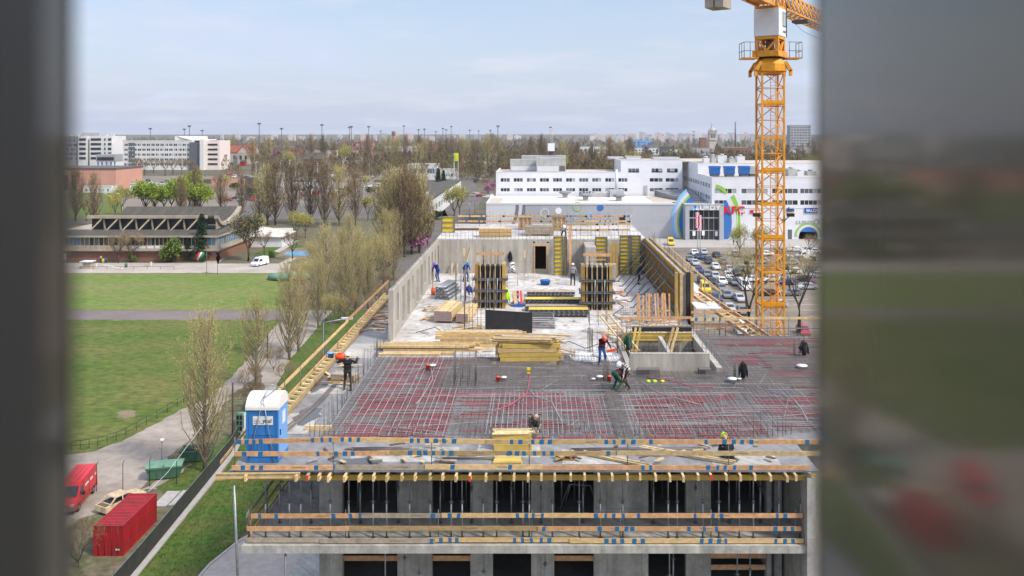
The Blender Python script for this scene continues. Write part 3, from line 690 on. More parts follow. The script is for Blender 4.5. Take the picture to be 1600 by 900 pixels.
for i in range(70):
    x = rnd.uniform(-8, 16); y = rnd.uniform(33, 43.5 if x < 4 else 40); l = rnd.uniform(1.5, 5); a = rnd.gauss(0, .35) if i % 2 else rnd.gauss(1.57, .3); b.path([(x, y, ZR + .21), (x + l * math.cos(a) * .5, y + l * math.sin(a) * .25, ZR + .23), (x + l * math.cos(a), y + l * math.sin(a) * .5, ZR + .21)], .012, 3, 0, cap=False)
for i in range(46):
    x = rnd.uniform(-8, 15); y = rnd.uniform(33, 40); l = rnd.uniform(2, 6); b.path([(x, y, ZR + .2), (x + l, y + rnd.uniform(-.1, .1), ZR + .2)], .011, 3, 0, cap=False)
b.build('pale_bars', M['rebar_pale'], mt)
b = B()
zone(b, -4.7, .6, 38.3, 43.4, ZR + .21, .2, .12, .010); zone(b, .8, 6.2, 38.4, 41.6, ZR + .21, .2, .12, .010); zone(b, 6.2, 19, 38.6, 41, ZR + .21, .22, .13, .010); zone(b, 12, 19, 41.2, 44.2, ZR + .21, .16, .1, .011); zone(b, 3.2, 3.75, 32.6, 38, ZR + .22, .09, .16, .012)
b.build('dense_bars', M['rebar'], mt)
b = B()                                     # red plastic spacer strips lying on the deck under the bars
def red(x0, x1, y0, y1, sp, p, r=.034, lm=(1.0, 2.2)):
    y = y0
    while y < y1:
        x = x0 + rnd.uniform(0, .8)
        while x < x1:
            l = rnd.uniform(*lm)
            nz = noise.noise(V((x * .45, y * .55, 3.1))) * 1.1 + .15
            if rnd.random() < p + nz * .75 - .12: b.bar((x, y + rnd.uniform(-.03, .03), ZR + .025), (min(x + l, x1), y + rnd.uniform(-.03, .03), ZR + .025), r, .05)
            x += l + rnd.uniform(.05, .5)
        y += sp
red(-8.2, -3.6, 32.7, 38.5, .15, .78, .05); red(-8.0, -4.4, 38.5, 43.6, .22, .7, .05); red(-3.6, 3.2, 32.6, 37.6, .24, .6); red(4, 9.4, 32.6, 37.6, .22, .65)
red(-4.8, 1.3, 37.9, 38.15, .06, 1, .05, (2, 3)); red(5.0, 9.2, 37.7, 38.0, .06, 1, .06, (2, 3)); red(9.8, 13.5, 33.5, 37.5, .16, .7, .045); red(10.2, 19, 42.3, 48.4, .26, .6, .045); red(11.5, 14.5, 40.9, 41.7, .09, 1, .06); red(-7, -3, 43.2, 44.0, .12, .8); red(12, 19, 33.6, 41, .3, .6)
b.build('red_spacer', M['red_plastic'], mt)['kind'] = 'stuff'
# loose electrical conduits on the mat
for i, (pts, mm, lab) in enumerate((
    ([(828, 592), (826, 606), (824, 622), (800, 640), (770, 652)], 'red_plastic', 'red conduit running down from the yellow junction on the rebar mat'),
    ([(826, 615), (836, 628), (862, 636), (878, 668)], 'rebar_pale', 'grey conduit curving over the middle of the rebar mat'),
    ([(1010, 598), (1050, 602), (1080, 612), (1115, 612)], 'red_plastic', 'red conduit lying on the right of the rebar mat'),
    ([(1000, 604), (1030, 622), (1062, 632), (1092, 640)], 'rebar_pale', 'grey conduit crossing the right half of the rebar mat'),
    ([(672, 575), (676, 600), (660, 628), (650, 640)], 'rebar_pale', 'grey conduit looping across the left of the rebar mat'),
    ([(1205, 620), (1240, 632), (1254, 650), (1262, 668)], 'rebar_pale', 'grey conduit near the right edge of the rebar mat'))):
    tag(B().path([onslab(*p) + V((0, 0, .24)) for p in pts], .022, 5).build('conduit', M[mm]), lab, 'conduit')
# starter bars standing up
def starters(pts, h0, h1, lab, grp='starter bars standing out of the concrete', r=.012, mm='rebar', ties=()):
    b = B()
    for x, y, z in pts:
        h = rnd.uniform(h0, h1); b.path([(x, y, z), (x + rnd.uniform(-.04, .04), y + rnd.uniform(-.04, .04), z + h)], r, 4, 0)
    if len(pts) > 2: b.path([(x, y, z + h0 * .55) for x, y, z in pts], .007, 3, 0)     # tie bar
    for p, q in ties: b.path([p, q], .009, 3, 0)
    return tag(b.build('starter_bars', M[mm]), lab, 'rebar', grp)
def ring(cx, cy, w, n, z):
    o = []
    for i in range(n):
        t = i / n * 4; k = int(t); f = (t - k) * 2 - 1
        o.append([(cx + f * w, cy - w, z), (cx + w, cy + f * w, z), (cx - f * w, cy + w, z), (cx - w, cy - f * w, z)][k])
    return o
def cage(cx, cy, w, n, z, h, lab, ts=.25, name='column_cage', d=None):
    t = thing(name, lab, 'rebar cage', (cx, cy, z))
    b = B(); d = d or w
    for x, y, z_ in ring(0, 0, 1, n, 0): b.path([(cx + x * w, cy + y * d, z), (cx + x * w, cy + y * d, z + h + rnd.uniform(-.2, .2))], .014, 4)
    b.build('vertical_bars', M['rebar'], t)
    b = B(); k = .1
    while k < h - .4:
        c = [(cx - w, cy - d, z + k), (cx + w, cy - d, z + k), (cx + w, cy + d, z + k), (cx - w, cy + d, z + k)]
        for i in range(4): b.path([c[i], c[(i + 1) % 4]], .008, 3)
        k += ts
    b.build('stirrups', M['rebar'], t)
    return t
for (x, y), lab in (((-8.3, 32.6), 'at the front left corner of the mat'), ((-5.0, 32.7), 'at the front, second group from the left'), ((-1.9, 32.7), 'at the front left of the small timber stack'), ((1.3, 32.7), 'at the front right of the small timber stack'), ((4.7, 32.6), 'at the front, middle of the right half'), ((7.2, 32.6), 'at the front, left of the dark vested worker'), ((9.4, 32.7), 'at the front, furthest right')):
    starters([(x + .2 * i - .7, y + rnd.uniform(-.1, .3), ZR) for i in range(9)], .5, 1.15, 'thin starter bars of the rebar mat ' + lab)
starters([(-8.55 + rnd.uniform(-.1, .1), 33 + .42 * i, ZR) for i in range(34)], .55, 1.3, 'long line of thin starter bars along the left side of the mat', mm='rebar')
starters([(9.35, 41 + .4 * i, 22.8) for i in range(16)], .6, 1.0, 'starter bars along the right side of the stair shaft')
starters([(4.8 + .2 * i, 41.2, 23.8) for i in range(20)], .5, .95, 'starter bars on the front wall of the stair shaft')
starters([(4.8 + .25 * i, 47.5, 23.2) for i in range(17)], .5, .95, 'starter bars on the back wall of the stair shaft')
starters([(9.6 + .35 * i, 48.7, 22.7) for i in range(28)], .7, 1.1, 'starter bars along the back edge of the right wing')
starters([(-8.4, 48 + .3 * i, 25.7) for i in range(74)], .35, .6, 'short starter bars on top of the left parapet wall')
starters([(-8 + .33 * i, 70.4, 25.7) for i in range(52)], .6, 1.2, 'starter bars along the top of the rear wall')
starters([(-7.5 + .3 * i, 82, 25.7) for i in range(56)], .8, 1.3, 'starter bars at the far edge of the upper slab')
starters([(9.85 + rnd.uniform(-.15, .15), 53 + .33 * i, 25.6) for i in range(52)], .4, 1.1, 'starter bars along the top of the right formwork wall')
starters([(-1.6 + .25 * i, 44.6, SL) for i in range(22)], .25, .4, 'short starter bars across the slab in front of the panel stacks')
starters([(3.2 + .3 * i, 46.2, SL) for i in range(7)], .8, 1.2, 'row of starter bars behind the worker in jeans')
starters([(5.1, 42 + .5 * i, SL) for i in range(6)], .8, 1.2, 'starter bars just left of the stair shaft')
x, y, _ = onslab(727, 604); cage(x, y, .5, 12, ZR, 1.7, 'dark column starter cage rising from the left half of the rebar mat', 2)
x, y, _ = onslab(747, 522); cage(x, y + 1, .9, 14, SL, 3.6, 'thin rebar cage standing in front of the left column formwork', .6, d=.3)
x, y, _ = onslab(720, 470); cage(x, y, .35, 8, SL, 2.6, 'slender rebar cage behind the left timber bundles', .8)
x, y, _ = onslab(934, 506); cage(x, y, .55, 8, SL, .95, 'small dark steel crate of bars in front of the right column formwork', .3, 'steel_crate')
x, y, _ = onslab(990, 490); t = thing('steel_mesh', 'dark steel mesh leaning beside the orange trestles', 'mesh panel', (x, y, SL))
b = B()
for i in range(12): b.path([(x - .9 + .15 * i, y - .5, SL + .05), (x - .8 + .15 * i, y + .5, SL + .6)], .012, 3)
for i in range(7): b.path([(x - .95, y - .5 + i * .166, SL + .05 + .09 * i), (x + .9, y - .5 + i * .166, SL + .05 + .09 * i)], .012, 3)
b.build('mesh', M['rebar'], t)
for x, y, lab in ((5.6, 40.55, 'left'), (8.4, 40.6, 'right')):
    t = thing('mesh_box', 'small dark mesh box in front of the shaft wall, %s one' % lab, 'mesh box', (x, y, SL)); w = .55 if lab == 'left' else .3
    B().box(x - w, x + w, y - .2, y + .2, SL + .05, SL + .45).build('box', M['rebar'], t); b = B()
    for i in range(6): b.bar((x - w + .2 * i * w, y - .22, SL + .05), (x - w + .2 * i * w, y - .22, SL + .46), .02, .02)
    b.build('grid', M['galv_dark'], t)

# ================================================================ column formwork
def colform(u, v, lab):
    c = onslab(u, v); x, y = c.x, c.y + .55
    t = thing('column_formwork', lab, 'formwork', (x, y, SL)); h = 3.0; w = .82
    B().box(x - w, x + w, y - .45, y + .45, SL, SL + h - .1).build('shell', M['black_ply'], t)
    for i in range(5):
        xx = x - w + .13 + i * (2 * w - .26) / 4
        H(B(), (xx, y - .52, SL + .02), (xx, y - .52, SL + h), .1, .14).build('stud', M['timber_pale'], t)
    for sx, mm in ((-1, 'ply_brown'), (1, 'ply_gold')):  # shaded left and sunlit right side put into the panel colours
        B().box(x + sx * w, x + sx * (w + .24), y - .6, y + .6, SL, SL + h + .05).build('side_panel', M[mm], t)
    for z in (.45, 1.15, 1.95):
        b = B(); b.box(x - w - .42, x + w + .42, y - .70, y - .60, SL + z, SL + z + .09); b.box(x - w - .42, x + w + .42, y - .70, y - .60, SL + z + .12, SL + z + .16)
        b.box(x - w - .36, x - w - .28, y - .75, y + .8, SL + z - .02, SL + z + .14); b.box(x + w + .28, x + w + .36, y - .75, y + .8, SL + z - .02, SL + z + .14); b.build('steel_waling', M['galv_dark'], t)
    for dx in (-.2, .45): B().tube((x + dx, y - .78, SL + .1), (x + dx + .05, y - .78, SL + 2.1), .03).build('tie_pole', M['galv'], t)
    b = B()
    for p in ring(x, y, .5, 14, SL + h - .2): b.path([p, (p[0], p[1], p[2] + rnd.uniform(.9, 1.5))], .013, 4)
    b.build('column_bars', M['rebar'], t)
    B().bar((x - .95, y - .6, SL + h + .8), (x + .95, y - .6, SL + h + .78), .04, .2).bar((x - .6, y - .55, SL + h + .45), (x + .6, y - .55, SL + h + .45), .04, .05).build('top_board', M['timber_orange'], t)
colform(766, 482, 'tall column formwork of black panels and yellow studs on the left of the slab')
colform(933, 485, 'tall column formwork of black panels and yellow studs on the right of the slab')
def panel(x0, x1, z0, z1, y, lab, rows=8, posts=()):
    t = thing('formwork_panel', lab, 'formwork', ((x0 + x1) / 2, y, z0), 0, 'yellow wall formwork panels')
    B().box(x0, x1, y, y + .03, z0, z1).build('sheet', M['panel_yellow'], t)
    for xx in (x0, x1 - .07) + tuple(posts): B().box(xx, xx + .07, y - .12, y - .001, z0, z1).build('frame_post', M['galv_dark'], t)
    for i in range(rows + 1):
        z = z0 + (z1 - z0 - .06) * i / rows; B().box(x0 + .07, x1 - .07, y - .10, y - .002, z, z + .06).build('frame_rib', M['galv'], t)
yb = 69.4
def xb(u, y=69.4): return (u - U0) / F * y
panel(xb(865), xb(880), SL, 26.1, yb, 'yellow wall panel right of the dark doorway', 9)
panel(xb(880.6), xb(886), SL, 26.1, yb, 'narrow yellow wall panel joined to the one beside the doorway', 9)
panel(xb(929), xb(948), SL + .3, 26.15, 68.8, 'yellow wall panel behind the right column formwork', 9)
panel(xb(968), xb(984), SL + .1, 26.2, yb, 'yellow wall panel at the rear right, left half of the pair', 10)
panel(xb(984.5), xb(1001), SL + .1, 26.2, yb, 'yellow wall panel at the rear right, next to the brown wall', 12, (xb(986),))
panel(xb(690, 75), xb(711, 75), 25.73, 27.2, 75, 'yellow formwork panel standing on the upper slab at the left corner', 3)
for i, (u, z0, z1) in enumerate(((952, SL, 25.5), (956.5, SL, 25.6), (961, SL, 25.55))):
    tag(B().box(xb(u), xb(u + 4), 68.9, 69, z0, z1).build('plywood_board', M['ply_gold']), 'upright golden board leaning at the rear wall, %s of three' % ('left', 'middle', 'right')[i], 'board', 'golden boards leaning at the rear wall')
# brown formwork wall on the right with push-pull props
wl = thing('wall_formwork', 'long brown timber wall formwork along the right side of the slab', 'formwork', (9.4, 53, SL))
for i in range(11):
    y0 = 53.0 + i * 1.575
    B().box(9.36, 9.45, y0 + .008, y0 + 1.567, SL, 25.85).build('ply_sheet', M['ply_brown'] if i % 3 else M['ply_gold'], wl)
for i in range(36): B().box(9.26, 9.36, 53.1 + i * .485, 53.18 + i * .485, SL, 25.8).build('stud', M['ply_gold'] if i % 2 else M['ply_brown'], wl)
for z in (23.3, 24.4, 25.4): B().box(9.12, 9.25, 53.0, 70.2, z, z + .12).build('waling', M['galv_dark'], wl)
B().box(9.46, 9.78, 53.02, 70.28, SL, 25.75).build('concrete', M['wall_concrete'], wl)
B().box(9.80, 9.98, 53.0, 70.2, SL, 25.9).build('outer_panel', M['ply_gold'], wl)
for x, mm in ((9.02, 'ply_gold'), (9.32, 'timber_pale'), (9.78, 'black_ply'), (10.02, 'ply_gold')): B().box(x, x + .2, 52.75, 52.98, SL - (.4 if x > 9.7 else 0), 25.9).build('end_post', M[mm], wl)
for i in range(8):
    y = 55 + i * 1.95
    t = thing('push_pull_prop', 'grey slanted steel brace holding the brown wall formwork, place %d from the front' % (i + 1), 'brace', (6.6, y, SL), 0, 'slanted braces at the right wall')
    B().tube((6.7 + .1 * (i % 3), y - .3, SL + .04), (9.1, y, 25.35), .035, n=7).build('tube', M['galv_dark'], t)
    B().tube((7.9, y - .15, SL + .04), (9.1, y, 23.9), .028, n=7).build('lower_tube', M['galv_dark'], t)
    B().box(6.6, 6.9, y - .4, y - .2, SL, SL + .05).build('foot', M['galv_dark'], t)
# platform, stair and slanted board outside the right wall
t = thing('side_scaffold', 'timber walkway with a rail along the outside of the right wall', 'scaffold', (11, 58, 22))
B().box(10.06, 11.6, 51, 71, 23.9, 23.98).build('plank_deck', M['paint_white'], t)
for y in (51.5, 56, 61, 66, 70.5): B().bar((11.6, y, 21), (11.6, y, 25.0), .08, .08).build('post', M['timber_grey'], t)
B().bar((11.62, 51, 24.9), (11.62, 71, 24.9), .04, .15).build('rail_board', M['timber_pale'], t)
for i, (x0, y0, z0, x1, y1, z1) in enumerate(((10.25, 53.5, 24.3, 13.2, 48.6, 22.5), (10.9, 54.5, 24.5, 14.2, 49.0, 22.6))):
    t = thing('edge_formwork', 'slanted timber edge formwork right of the brown wall, ' + ('nearer one' if not i else 'outer one'), 'formwork', (x0, y0, z0))
    B().bar((x0, y0, z0), (x1, y1, z1), .1, .2).build('side_beam', M['timber_orange'], t)
    if not i:
        B().bar((x0 + .55, y0 + .3, z0), (x1 + .55, y1 + .3, z1), .1, .2).build('side_beam', M['timber'], t)
        for k in range(16):
            f = k / 15.5; p = V((x0, y0, z0)).lerp(V((x1, y1, z1)), f); B().bar(p + V((.03, 0, .06)), p + V((.52, .3, .06)), .1, .06).build('rung', M['timber_pale'], t)
rail('guard_rail', 'pale timber rail with four blue marks along the back of the right wing', [
    ((9.3, 49.0, 23.75), (12.2, 49.0, 23.78), .2, 'timber_pale', (.12, .3, .46, .6)), ((12.0, 49.05, 23.8), (19, 49.05, 23.82), .14, 'timber_pale', ()), ((9.4, 49.3, 24.1), (13, 49.4, 24.2), .13, 'timber_orange', ()), ((9.4, 49.2, 23.4), (13, 49.2, 23.38), .13, 'timber_orange', ()), ((13, 49.05, 23.2), (19, 49.05, 23.2), .06, 'galv', ())],
    [(9.5 + 1.9 * i, 49.1, 22.6, 24.0) for i in range(6)])
# orange trestles in the back right
for i, x in enumerate((6.5, 7.1, 7.7, 8.2)):
    y = 52.0 + .2 * (i % 2)
    t = thing('timber_trestle', 'upright bundle of orange timber frames beside the brown wall, place %d from the left' % (i + 1), 'timber frame', (x, y, SL), 0, 'orange timber frames by the brown wall')
    for dx in (0, .16, .38): B().bar((x + dx, y, SL), (x + dx + rnd.uniform(-.06, .06), y + .3, SL + 1.75 + rnd.uniform(-.15, .15)), .1, .06).build('upright', M['timber_orange'], t)
    B().bar((x, y + .1, SL + .7), (x + .44, y + .1, SL + .78), .04, .09).build('crosspiece', M['timber'], t)
tag(B().bar((8.9, 50.5, SL), (8.75, 50.6, SL + 1.5), .12, .08).build('timber_post', M['timber']), 'single timber post standing right of the orange frames', 'post')
for p, q, mm, lab in (((5.2, 50.2, 23.55), (9.6, 50.3, 23.55), 'timber_orange', 'long orange board across the front of the orange frames, upper one'), ((5.4, 48.9, 23.3), (9.3, 48.9, 23.35), 'timber_grey', 'grey board across the front of the orange frames, lower one')):
    tag(B().bar(p, q, .05, .15).build('rail_board', M[mm]), lab, 'board')
# formwork on the shaft wall
t = thing('shaft_formwork', 'yellow beams with a black panel on the back wall of the stair shaft', 'formwork', (7, 47.1, 23.2))
B().box(5.6, 9.0, 47.0, 47.3, 23.50, 23.72).build('black_panel', M['black_ply'], t)
for z in (23.36, 23.12): H(B(), (5.0, 46.9, z), (9.0, 46.9, z), .22).build('waling', M['beam_yellow'], t)
for i, (x, dx, mm) in enumerate(((5.75, -.35, 'beam_yellow'), (6.0, -.35, 'beam_yellow'), (7.9, -.55, 'timber_pale'), (8.15, -.55, 'timber_pale'))): B().bar((x, 46.7, 23.8), (x + dx, 46.0, 22.5), .09, .14).build('strut', M[mm], t)
for x in (5.5, 7.5): B().box(x, x + .4, 45.8, 46.1, 22.35, 22.55).build('foot', M['galv_dark'], t)
t = thing('timber_ladder', 'crooked timber ladder frame leaning at the left of the stair shaft', 'ladder', (4.9, 46, SL))
B().bar((3.9, 49.5, 23.9), (5.2, 44.6, 22.9), .07, .1).build('stile', M['timber_pale'], t); B().bar((4.5, 49.6, 23.9), (5.7, 45, 22.95), .07, .1).build('stile', M['timber_pale'], t)
for k in range(5): p = V((3.95, 49.3, 23.9)).lerp(V((5.2, 44.8, 22.95)), k / 4); B().bar(p, p + V((.58, .2, .02)), .07, .08).build('rung', M['timber_orange'], t)

# ================================================================ timber stacks and loose things on the slab
def stack(name, label, cat, c, L_, rows, per, w, h, mm, rz=0.0, jit=.06, gap=.01, beam=False, side=0):
    t = thing(name, label, cat, c, rz)
    for r in range(rows):
        for k in range(per):
            b = LB(); dy = (k - (per - 1) / 2) * (w + gap); dx = rnd.uniform(-jit, jit) * L_; l = L_ * rnd.uniform(.92, 1.03) / 2; a = rnd.uniform(-.01, .01)
            z = r * (h + gap) + h / 2
            (H(b, (dx - l, dy - a, z), (dx + l, dy + a, z), h, w) if beam else b.bar((dx - l, dy - a, z), (dx + l, dy + a, z), w, h))
            b.build('beam' if beam else 'plank', M[rnd.choice(mm)], t)
    return t
TB = ('timber', 'timber_pale', 'beam_yellow')
c = onslab(826, 573); stack('timber_stack', 'high stack of yellow timber beams in the middle of the slab', 'timber stack', (c.x, c.y + .6, SL), 3.2, 5, 6, .13, .21, ('beam_yellow', 'timber', 'beam_yellow', 'timber_grey', 'timber_pale'), R(2), .06, .02)
stack('timber_stack', 'loose pale planks lying crooked on top of the high timber stack', 'planks', (c.x - .1, c.y + .6, SL + 1.19), 3.2, 3, 5, .15, .04, ('timber_pale', 'timber', 'timber_grey'), R(-5), .12, .04)
c = onslab(752, 545); stack('timber_stack', 'long low stack of weathered beams behind the high timber stack', 'timber stack', (c.x, c.y + .6, SL), 4.6, 4, 5, .12, .2, ('timber', 'timber_grey', 'timber_pale'), R(-1), .09, .02)
c = onslab(690, 549); stack('timber_stack', 'single layer of long yellow beams left of the high timber stack', 'timber stack', (c.x - .6, c.y + .5, SL), 5.4, 2, 4, .2, .12, ('timber', 'timber_pale'), R(-1.5), .1, .06)
c = onslab(660, 557); stack('timber_beams', 'two pale beams at the edge of the rebar mat on the left', 'timber beams', (c.x, c.y + .2, SL), 3.6, 1, 2, .2, .16, ('timber', 'timber_pale'), R(0), .25, .05)
r_ = random.Random(9); t = thing('timber_planks', 'planks sliding crookedly off the right end of the high timber stack', 'planks', (1.0, 43.6, SL))
for k in range(9):
    y = 43.2 + k * .22; z = SL + r_.uniform(.1, 1.15); B().bar((.1 + r_.uniform(-.6, .3), y, z + r_.uniform(.1, .35)), (1.7 + r_.uniform(-.2, .5), y + r_.uniform(-.4, .4), z - r_.uniform(0, .08)), .13, .045).build('plank', M[r_.choice(('timber', 'timber_pale', 'timber_grey'))], t)
c = onslab(772, 573); tag(B().bar((c.x, c.y, SL + .1), (c.x + .15, c.y + 1.6, SL + .2), .16, .12).build('timber_beam', M['timber_pale']), 'single beam pointing at us left of the high timber stack', 'beam')
c = onslab(800, 712); stack('timber_stack', 'small stack of yellow beams on the front deck behind the rail', 'timber stack', (c.x, 31.5, SL), 1.45, 3, 4, .12, .2, ('beam_yellow',), 0, .02, .012)
stack('timber_stack', 'pale planks lying on the small beam stack at the front', 'planks', (c.x, 31.5, SL + .64), 1.5, 1, 4, .14, .035, ('timber_pale',), R(2), .06, .01)
c = onslab(793, 727); stack('timber_stack', 'flat board pile in front of the small beam stack', 'boards', (c.x, 30.1, SL), 1.0, 2, 3, .22, .06, ('timber_grey', 'beam_yellow'), R(1), .05)
for i, (u, v, n_, lab) in enumerate(((692, 505, 9, 'large'), (722, 506, 6, 'smaller'))):
    c = onslab(u, v); t = thing('timber_bundle', 'bundle of pale squared timbers with reddish cut ends on the left, %s one' % lab, 'timber bundle', (c.x, c.y, SL), R(-7))
    for r in range(5 if i == 0 else 4):
        for k in range(n_):
            x = (k - n_ / 2) * .13; b = LB(); b.box(x, x + .12, .01, 3.0 + rnd.uniform(-.2, .5), .12 + r * .13, .24 + r * .13); b.build('timber', M['timber_pale'], t)
    b = LB()
    for r in range(5 if i == 0 else 4):
        for k in range(n_): x = (k - n_ / 2) * .13; b.box(x + .003, x + .117, -.0, .008, .125 + r * .13, .235 + r * .13)
    b.build('painted_ends', M['mixed_ends'], t)
    for y in (.5, 2.3): b = LB(); b.box(-n_ * .07, n_ * .07, y, y + .1, 0, .11); b.build('bearer', M['timber_grey'], t)
c = onslab(690, 468); t = thing('pipe_bundle', 'bundle of grey steel tubes stacked near the left wall', 'pipes', (c.x, c.y, SL), R(-12))
for r in range(8):
    for k in range(9 - r // 2): b = LB(); x = (k - 4 + (r % 2) * .5) * .13; y0 = rnd.uniform(-.1, .1); b.tube((x, y0, .06 + r * .115), (x, 2.9 + y0, .06 + r * .115), .055, n=8); b.build('tube', M['galv'], t)
def pallet_panels(u, v, L_, n_, yellow, lab, d=1.0):
    c = onslab(u, v); t = thing('panel_stack', lab, 'panel stack', (c.x, c.y + d / 2, SL), 0, 'formwork panel stacks behind the timber')
    for i in range(n_):
        z = .1 + i * .14; b = LB(); dx = rnd.uniform(-.08, .08)
        b.box(-L_ / 2 + dx, L_ / 2 + dx, -d / 2, d / 2, z + .09, z + .11); b.build('sheet', M['panel_yellow'] if yellow else M['timber_grey'], t)
        b = LB()
        for k in range(13): x = -L_ / 2 + dx + k * L_ / 12; b.box(x - .03, x + .03, -d / 2 - .004, d / 2 + .004, z, z + .088)
        b.build('ribs', M['galv'], t)
        b = LB(); b.box(-L_ / 2 + dx, L_ / 2 + dx, -d / 2 - .01, -d / 2 + .03, z + .088, z + .125); b.box(-L_ / 2 + dx, L_ / 2 + dx, -d / 2 - .008, -d / 2 + .03, z - .01, z + .012); b.build('edge_rail', M['galv_dark'], t)
pallet_panels(862, 464, 3.5, 2, False, 'flat grey formwork panels furthest back among the stacks', .9)
pallet_panels(864, 479, 3.9, 3, True, 'formwork panels with yellow sheets, second stack from the back', .9)
pallet_panels(868, 487, 4.1, 2, False, 'grey ribbed panels, third stack from the back', .8)
pallet_panels(874, 496, 3.9, 3, True, 'yellow and grey formwork panels, nearest of the stacks', .9)
c = onslab(850, 514); t = thing('ribbed_panel', 'greenish ribbed panel lying tilted beside the black board', 'panel', (c.x, c.y, SL), R(3))
for k in range(9): b = LB(); b.bar((-.75 - .04 * k * 0, k * .19, .08 + .07 * k), (.65, k * .19, .08 + .07 * k), .09, .05); b.build('slat', M['dumpster_lid'] if 0 else M['galv_dark'], t)
b = LB(); b.box(-.8, -.74, 0, 0.05, .0, .1); b.bar((-.78, 0, .05), (-.78, 1.6, .6), .06, .08); b.bar((.68, 0, .05), (.68, 1.6, .6), .06, .08); b.build('side_rail', M['galv'], t)
c = onslab(794, 528); tag(B().prism([(c.x - 1.42, SL + .05), (c.x + 1.42, SL + .0), (c.x + 1.42, SL + 1.25), (c.x - 1.42, SL + 1.42)], 'y', c.y + 1.1, c.y + 1.13).build('black_board', M['black_ply']), 'big black plywood board standing upright behind the timber', 'board')
# white plastic sheets of concrete pieces beside the man in jeans
c = onslab(905, 560); b = B()
for i in range(7):
    x = c.x + rnd.uniform(-1, 1.8); y = c.y + rnd.uniform(-.6, .8); b.lathe([(.02, 0), (.5, 0), (.42, .10), (.02, .14)], 9, (x, y, SL + .002 * i), sx=1.2)
tag(b.build('foil_sheet', M['paint_white']), 'crumpled white foil lying between timber stack and the man in jeans', 'sheet')
# debris, boards and scrap
def loose(seed, n_, box_, mm, lab, name='scrap_boards', lm=(.4, 1.4), z=SL):
    r_ = random.Random(seed); t = thing(name, lab, 'scrap wood', ((box_[0] + box_[1]) / 2, (box_[2] + box_[3]) / 2, z))
    for i in range(n_):
        x = r_.uniform(box_[0], box_[1]); y = r_.uniform(box_[2], box_[3]); a = r_.uniform(-1.2, 1.2) if i % 3 else r_.uniform(-.2, .2); l = r_.uniform(*lm) / 2; zz = z + .03 + .035 * (i % 4) + r_.uniform(0, .02)
        B().bar((x - l * math.cos(a), y - l * math.sin(a), zz), (x + l * math.cos(a), y + l * math.sin(a), zz + r_.uniform(0, .08)), r_.uniform(.08, .18), .03).build('board', M[r_.choice(mm)], t)
    return t
loose(1, 26, (-10.4, -8.9, 50, 56), ('timber_pale', 'timber', 'timber_orange'), 'loose pale boards scattered on the left deck beside the parapet wall')
loose(2, 16, (-10.4, -8.8, 57, 60.5), ('timber_pale', 'timber_orange'), 'scrap boards at the far end of the left deck')
loose(3, 18, (-7.6, -5.6, 52, 58), ('timber_pale', 'timber_grey', 'timber'), 'scrap boards around the pipe bundle on the left')
loose(4, 12, (-4.8, -3.4, 49.5, 54), ('timber_pale', 'timber'), 'loose boards right of the timber bundles')
loose(5, 14, (.3, 2.2, 60.5, 63), ('timber_pale', 'timber_orange'), 'loose boards in front of the doorway')
loose(6, 24, (5.2, 9, 49.2, 52.5), ('timber_orange', 'timber', 'timber_grey'), 'heap of orange scrap wood under the orange frames')
loose(7, 14, (4.2, 5.6, 46.5, 51), ('timber_grey', 'timber_pale'), 'grey scrap wood left of the stair shaft')
loose(8, 10, (-.4, 1.2, 45.2, 47.2), ('timber_pale', 'timber_grey'), 'splintered planks right of the black board')
loose(9, 14, (4.9, 6.6, 57, 62), ('timber_grey', 'red_mark', 'timber_orange'), 'scattered scraps right of the second column formwork')
loose(10, 10, (-10.4, -9.3, 37, 45), ('timber_pale', 'timber'), 'few loose boards on the left deck near the carrying worker')
loose(11, 9, (9.8, 12.8, 50, 52.5), ('timber_orange', 'timber_pale'), 'scrap boards below the slanted edge formwork', z=22.6)
for p, q, lab in (((4.0, 31.4, SL + .09), (7.2, 29.9, SL + .1), 'pair of pale planks lying askew on the front deck, right one'), ((1.7, 30.9, SL + .09), (4.1, 29.6, SL + .08), 'pale planks lying askew on the front deck, left one')):
    t = thing('timber_planks', lab, 'planks', p)
    for k in (0, .14): B().bar(V(p) + V((k, k * .8, 0)), V(q) + V((k, k * .8, .01)), .10, .05).build('plank', M['timber_pale'], t)
tag(B().bar((-9.35, 33.4, SL + .1), (-6.9 - 1.4, 33.4, SL + .1), .1, .2).build('timber_beam', M['timber_pale']), 'pale beam on the deck right of the blue toilet', 'beam')
def barheap(x0, x1, y, n_, lab, r=.012):
    b = B()
    for i in range(n_):
        yy = y + rnd.uniform(-.2, .2); z = SL + .02 + rnd.random() * .06; b.path([(x0 + rnd.uniform(-.4, .4), yy, z), ((x0 + x1) / 2, yy + rnd.uniform(-.05, .05), z + .02), (x1 + rnd.uniform(-.5, .5), yy + rnd.uniform(-.15, .15), z)], r, 4)
    tag(b.build('rebar_bundle', M['rebar']), lab, 'rebar')
barheap(-7.0, -4.5, 31.3, 14, 'loose dark bars on the front deck right of the blue toilet')
barheap(-3.6, -1.4, 30.6, 10, 'loose dark bars on the front deck left of the small beam stack')
barheap(1.7, 6.2, 31.2, 34, 'long bundle of dark bars on the front deck right of the small beam stack', .016)
b = B()
for i in range(26):
    o = rnd.uniform(0, .5); b.path([(-10.4 + o, 33.2, SL + .02), (-9.9 + o * .7, 36.5, SL + .03), (-9.7 + o * .5, 40, SL + .03), (-9.55 + o * .3, 44, SL + .02)], .011, 4)
tag(b.build('rebar_bundle', M['rebar']), 'bundle of long thin bars bending along the left deck', 'rebar')
c = onslab(536, 597); t = thing('plank_pile', 'short brown pile of boards behind the carrying worker', 'timber pile', (c.x, c.y, SL), R(-14))
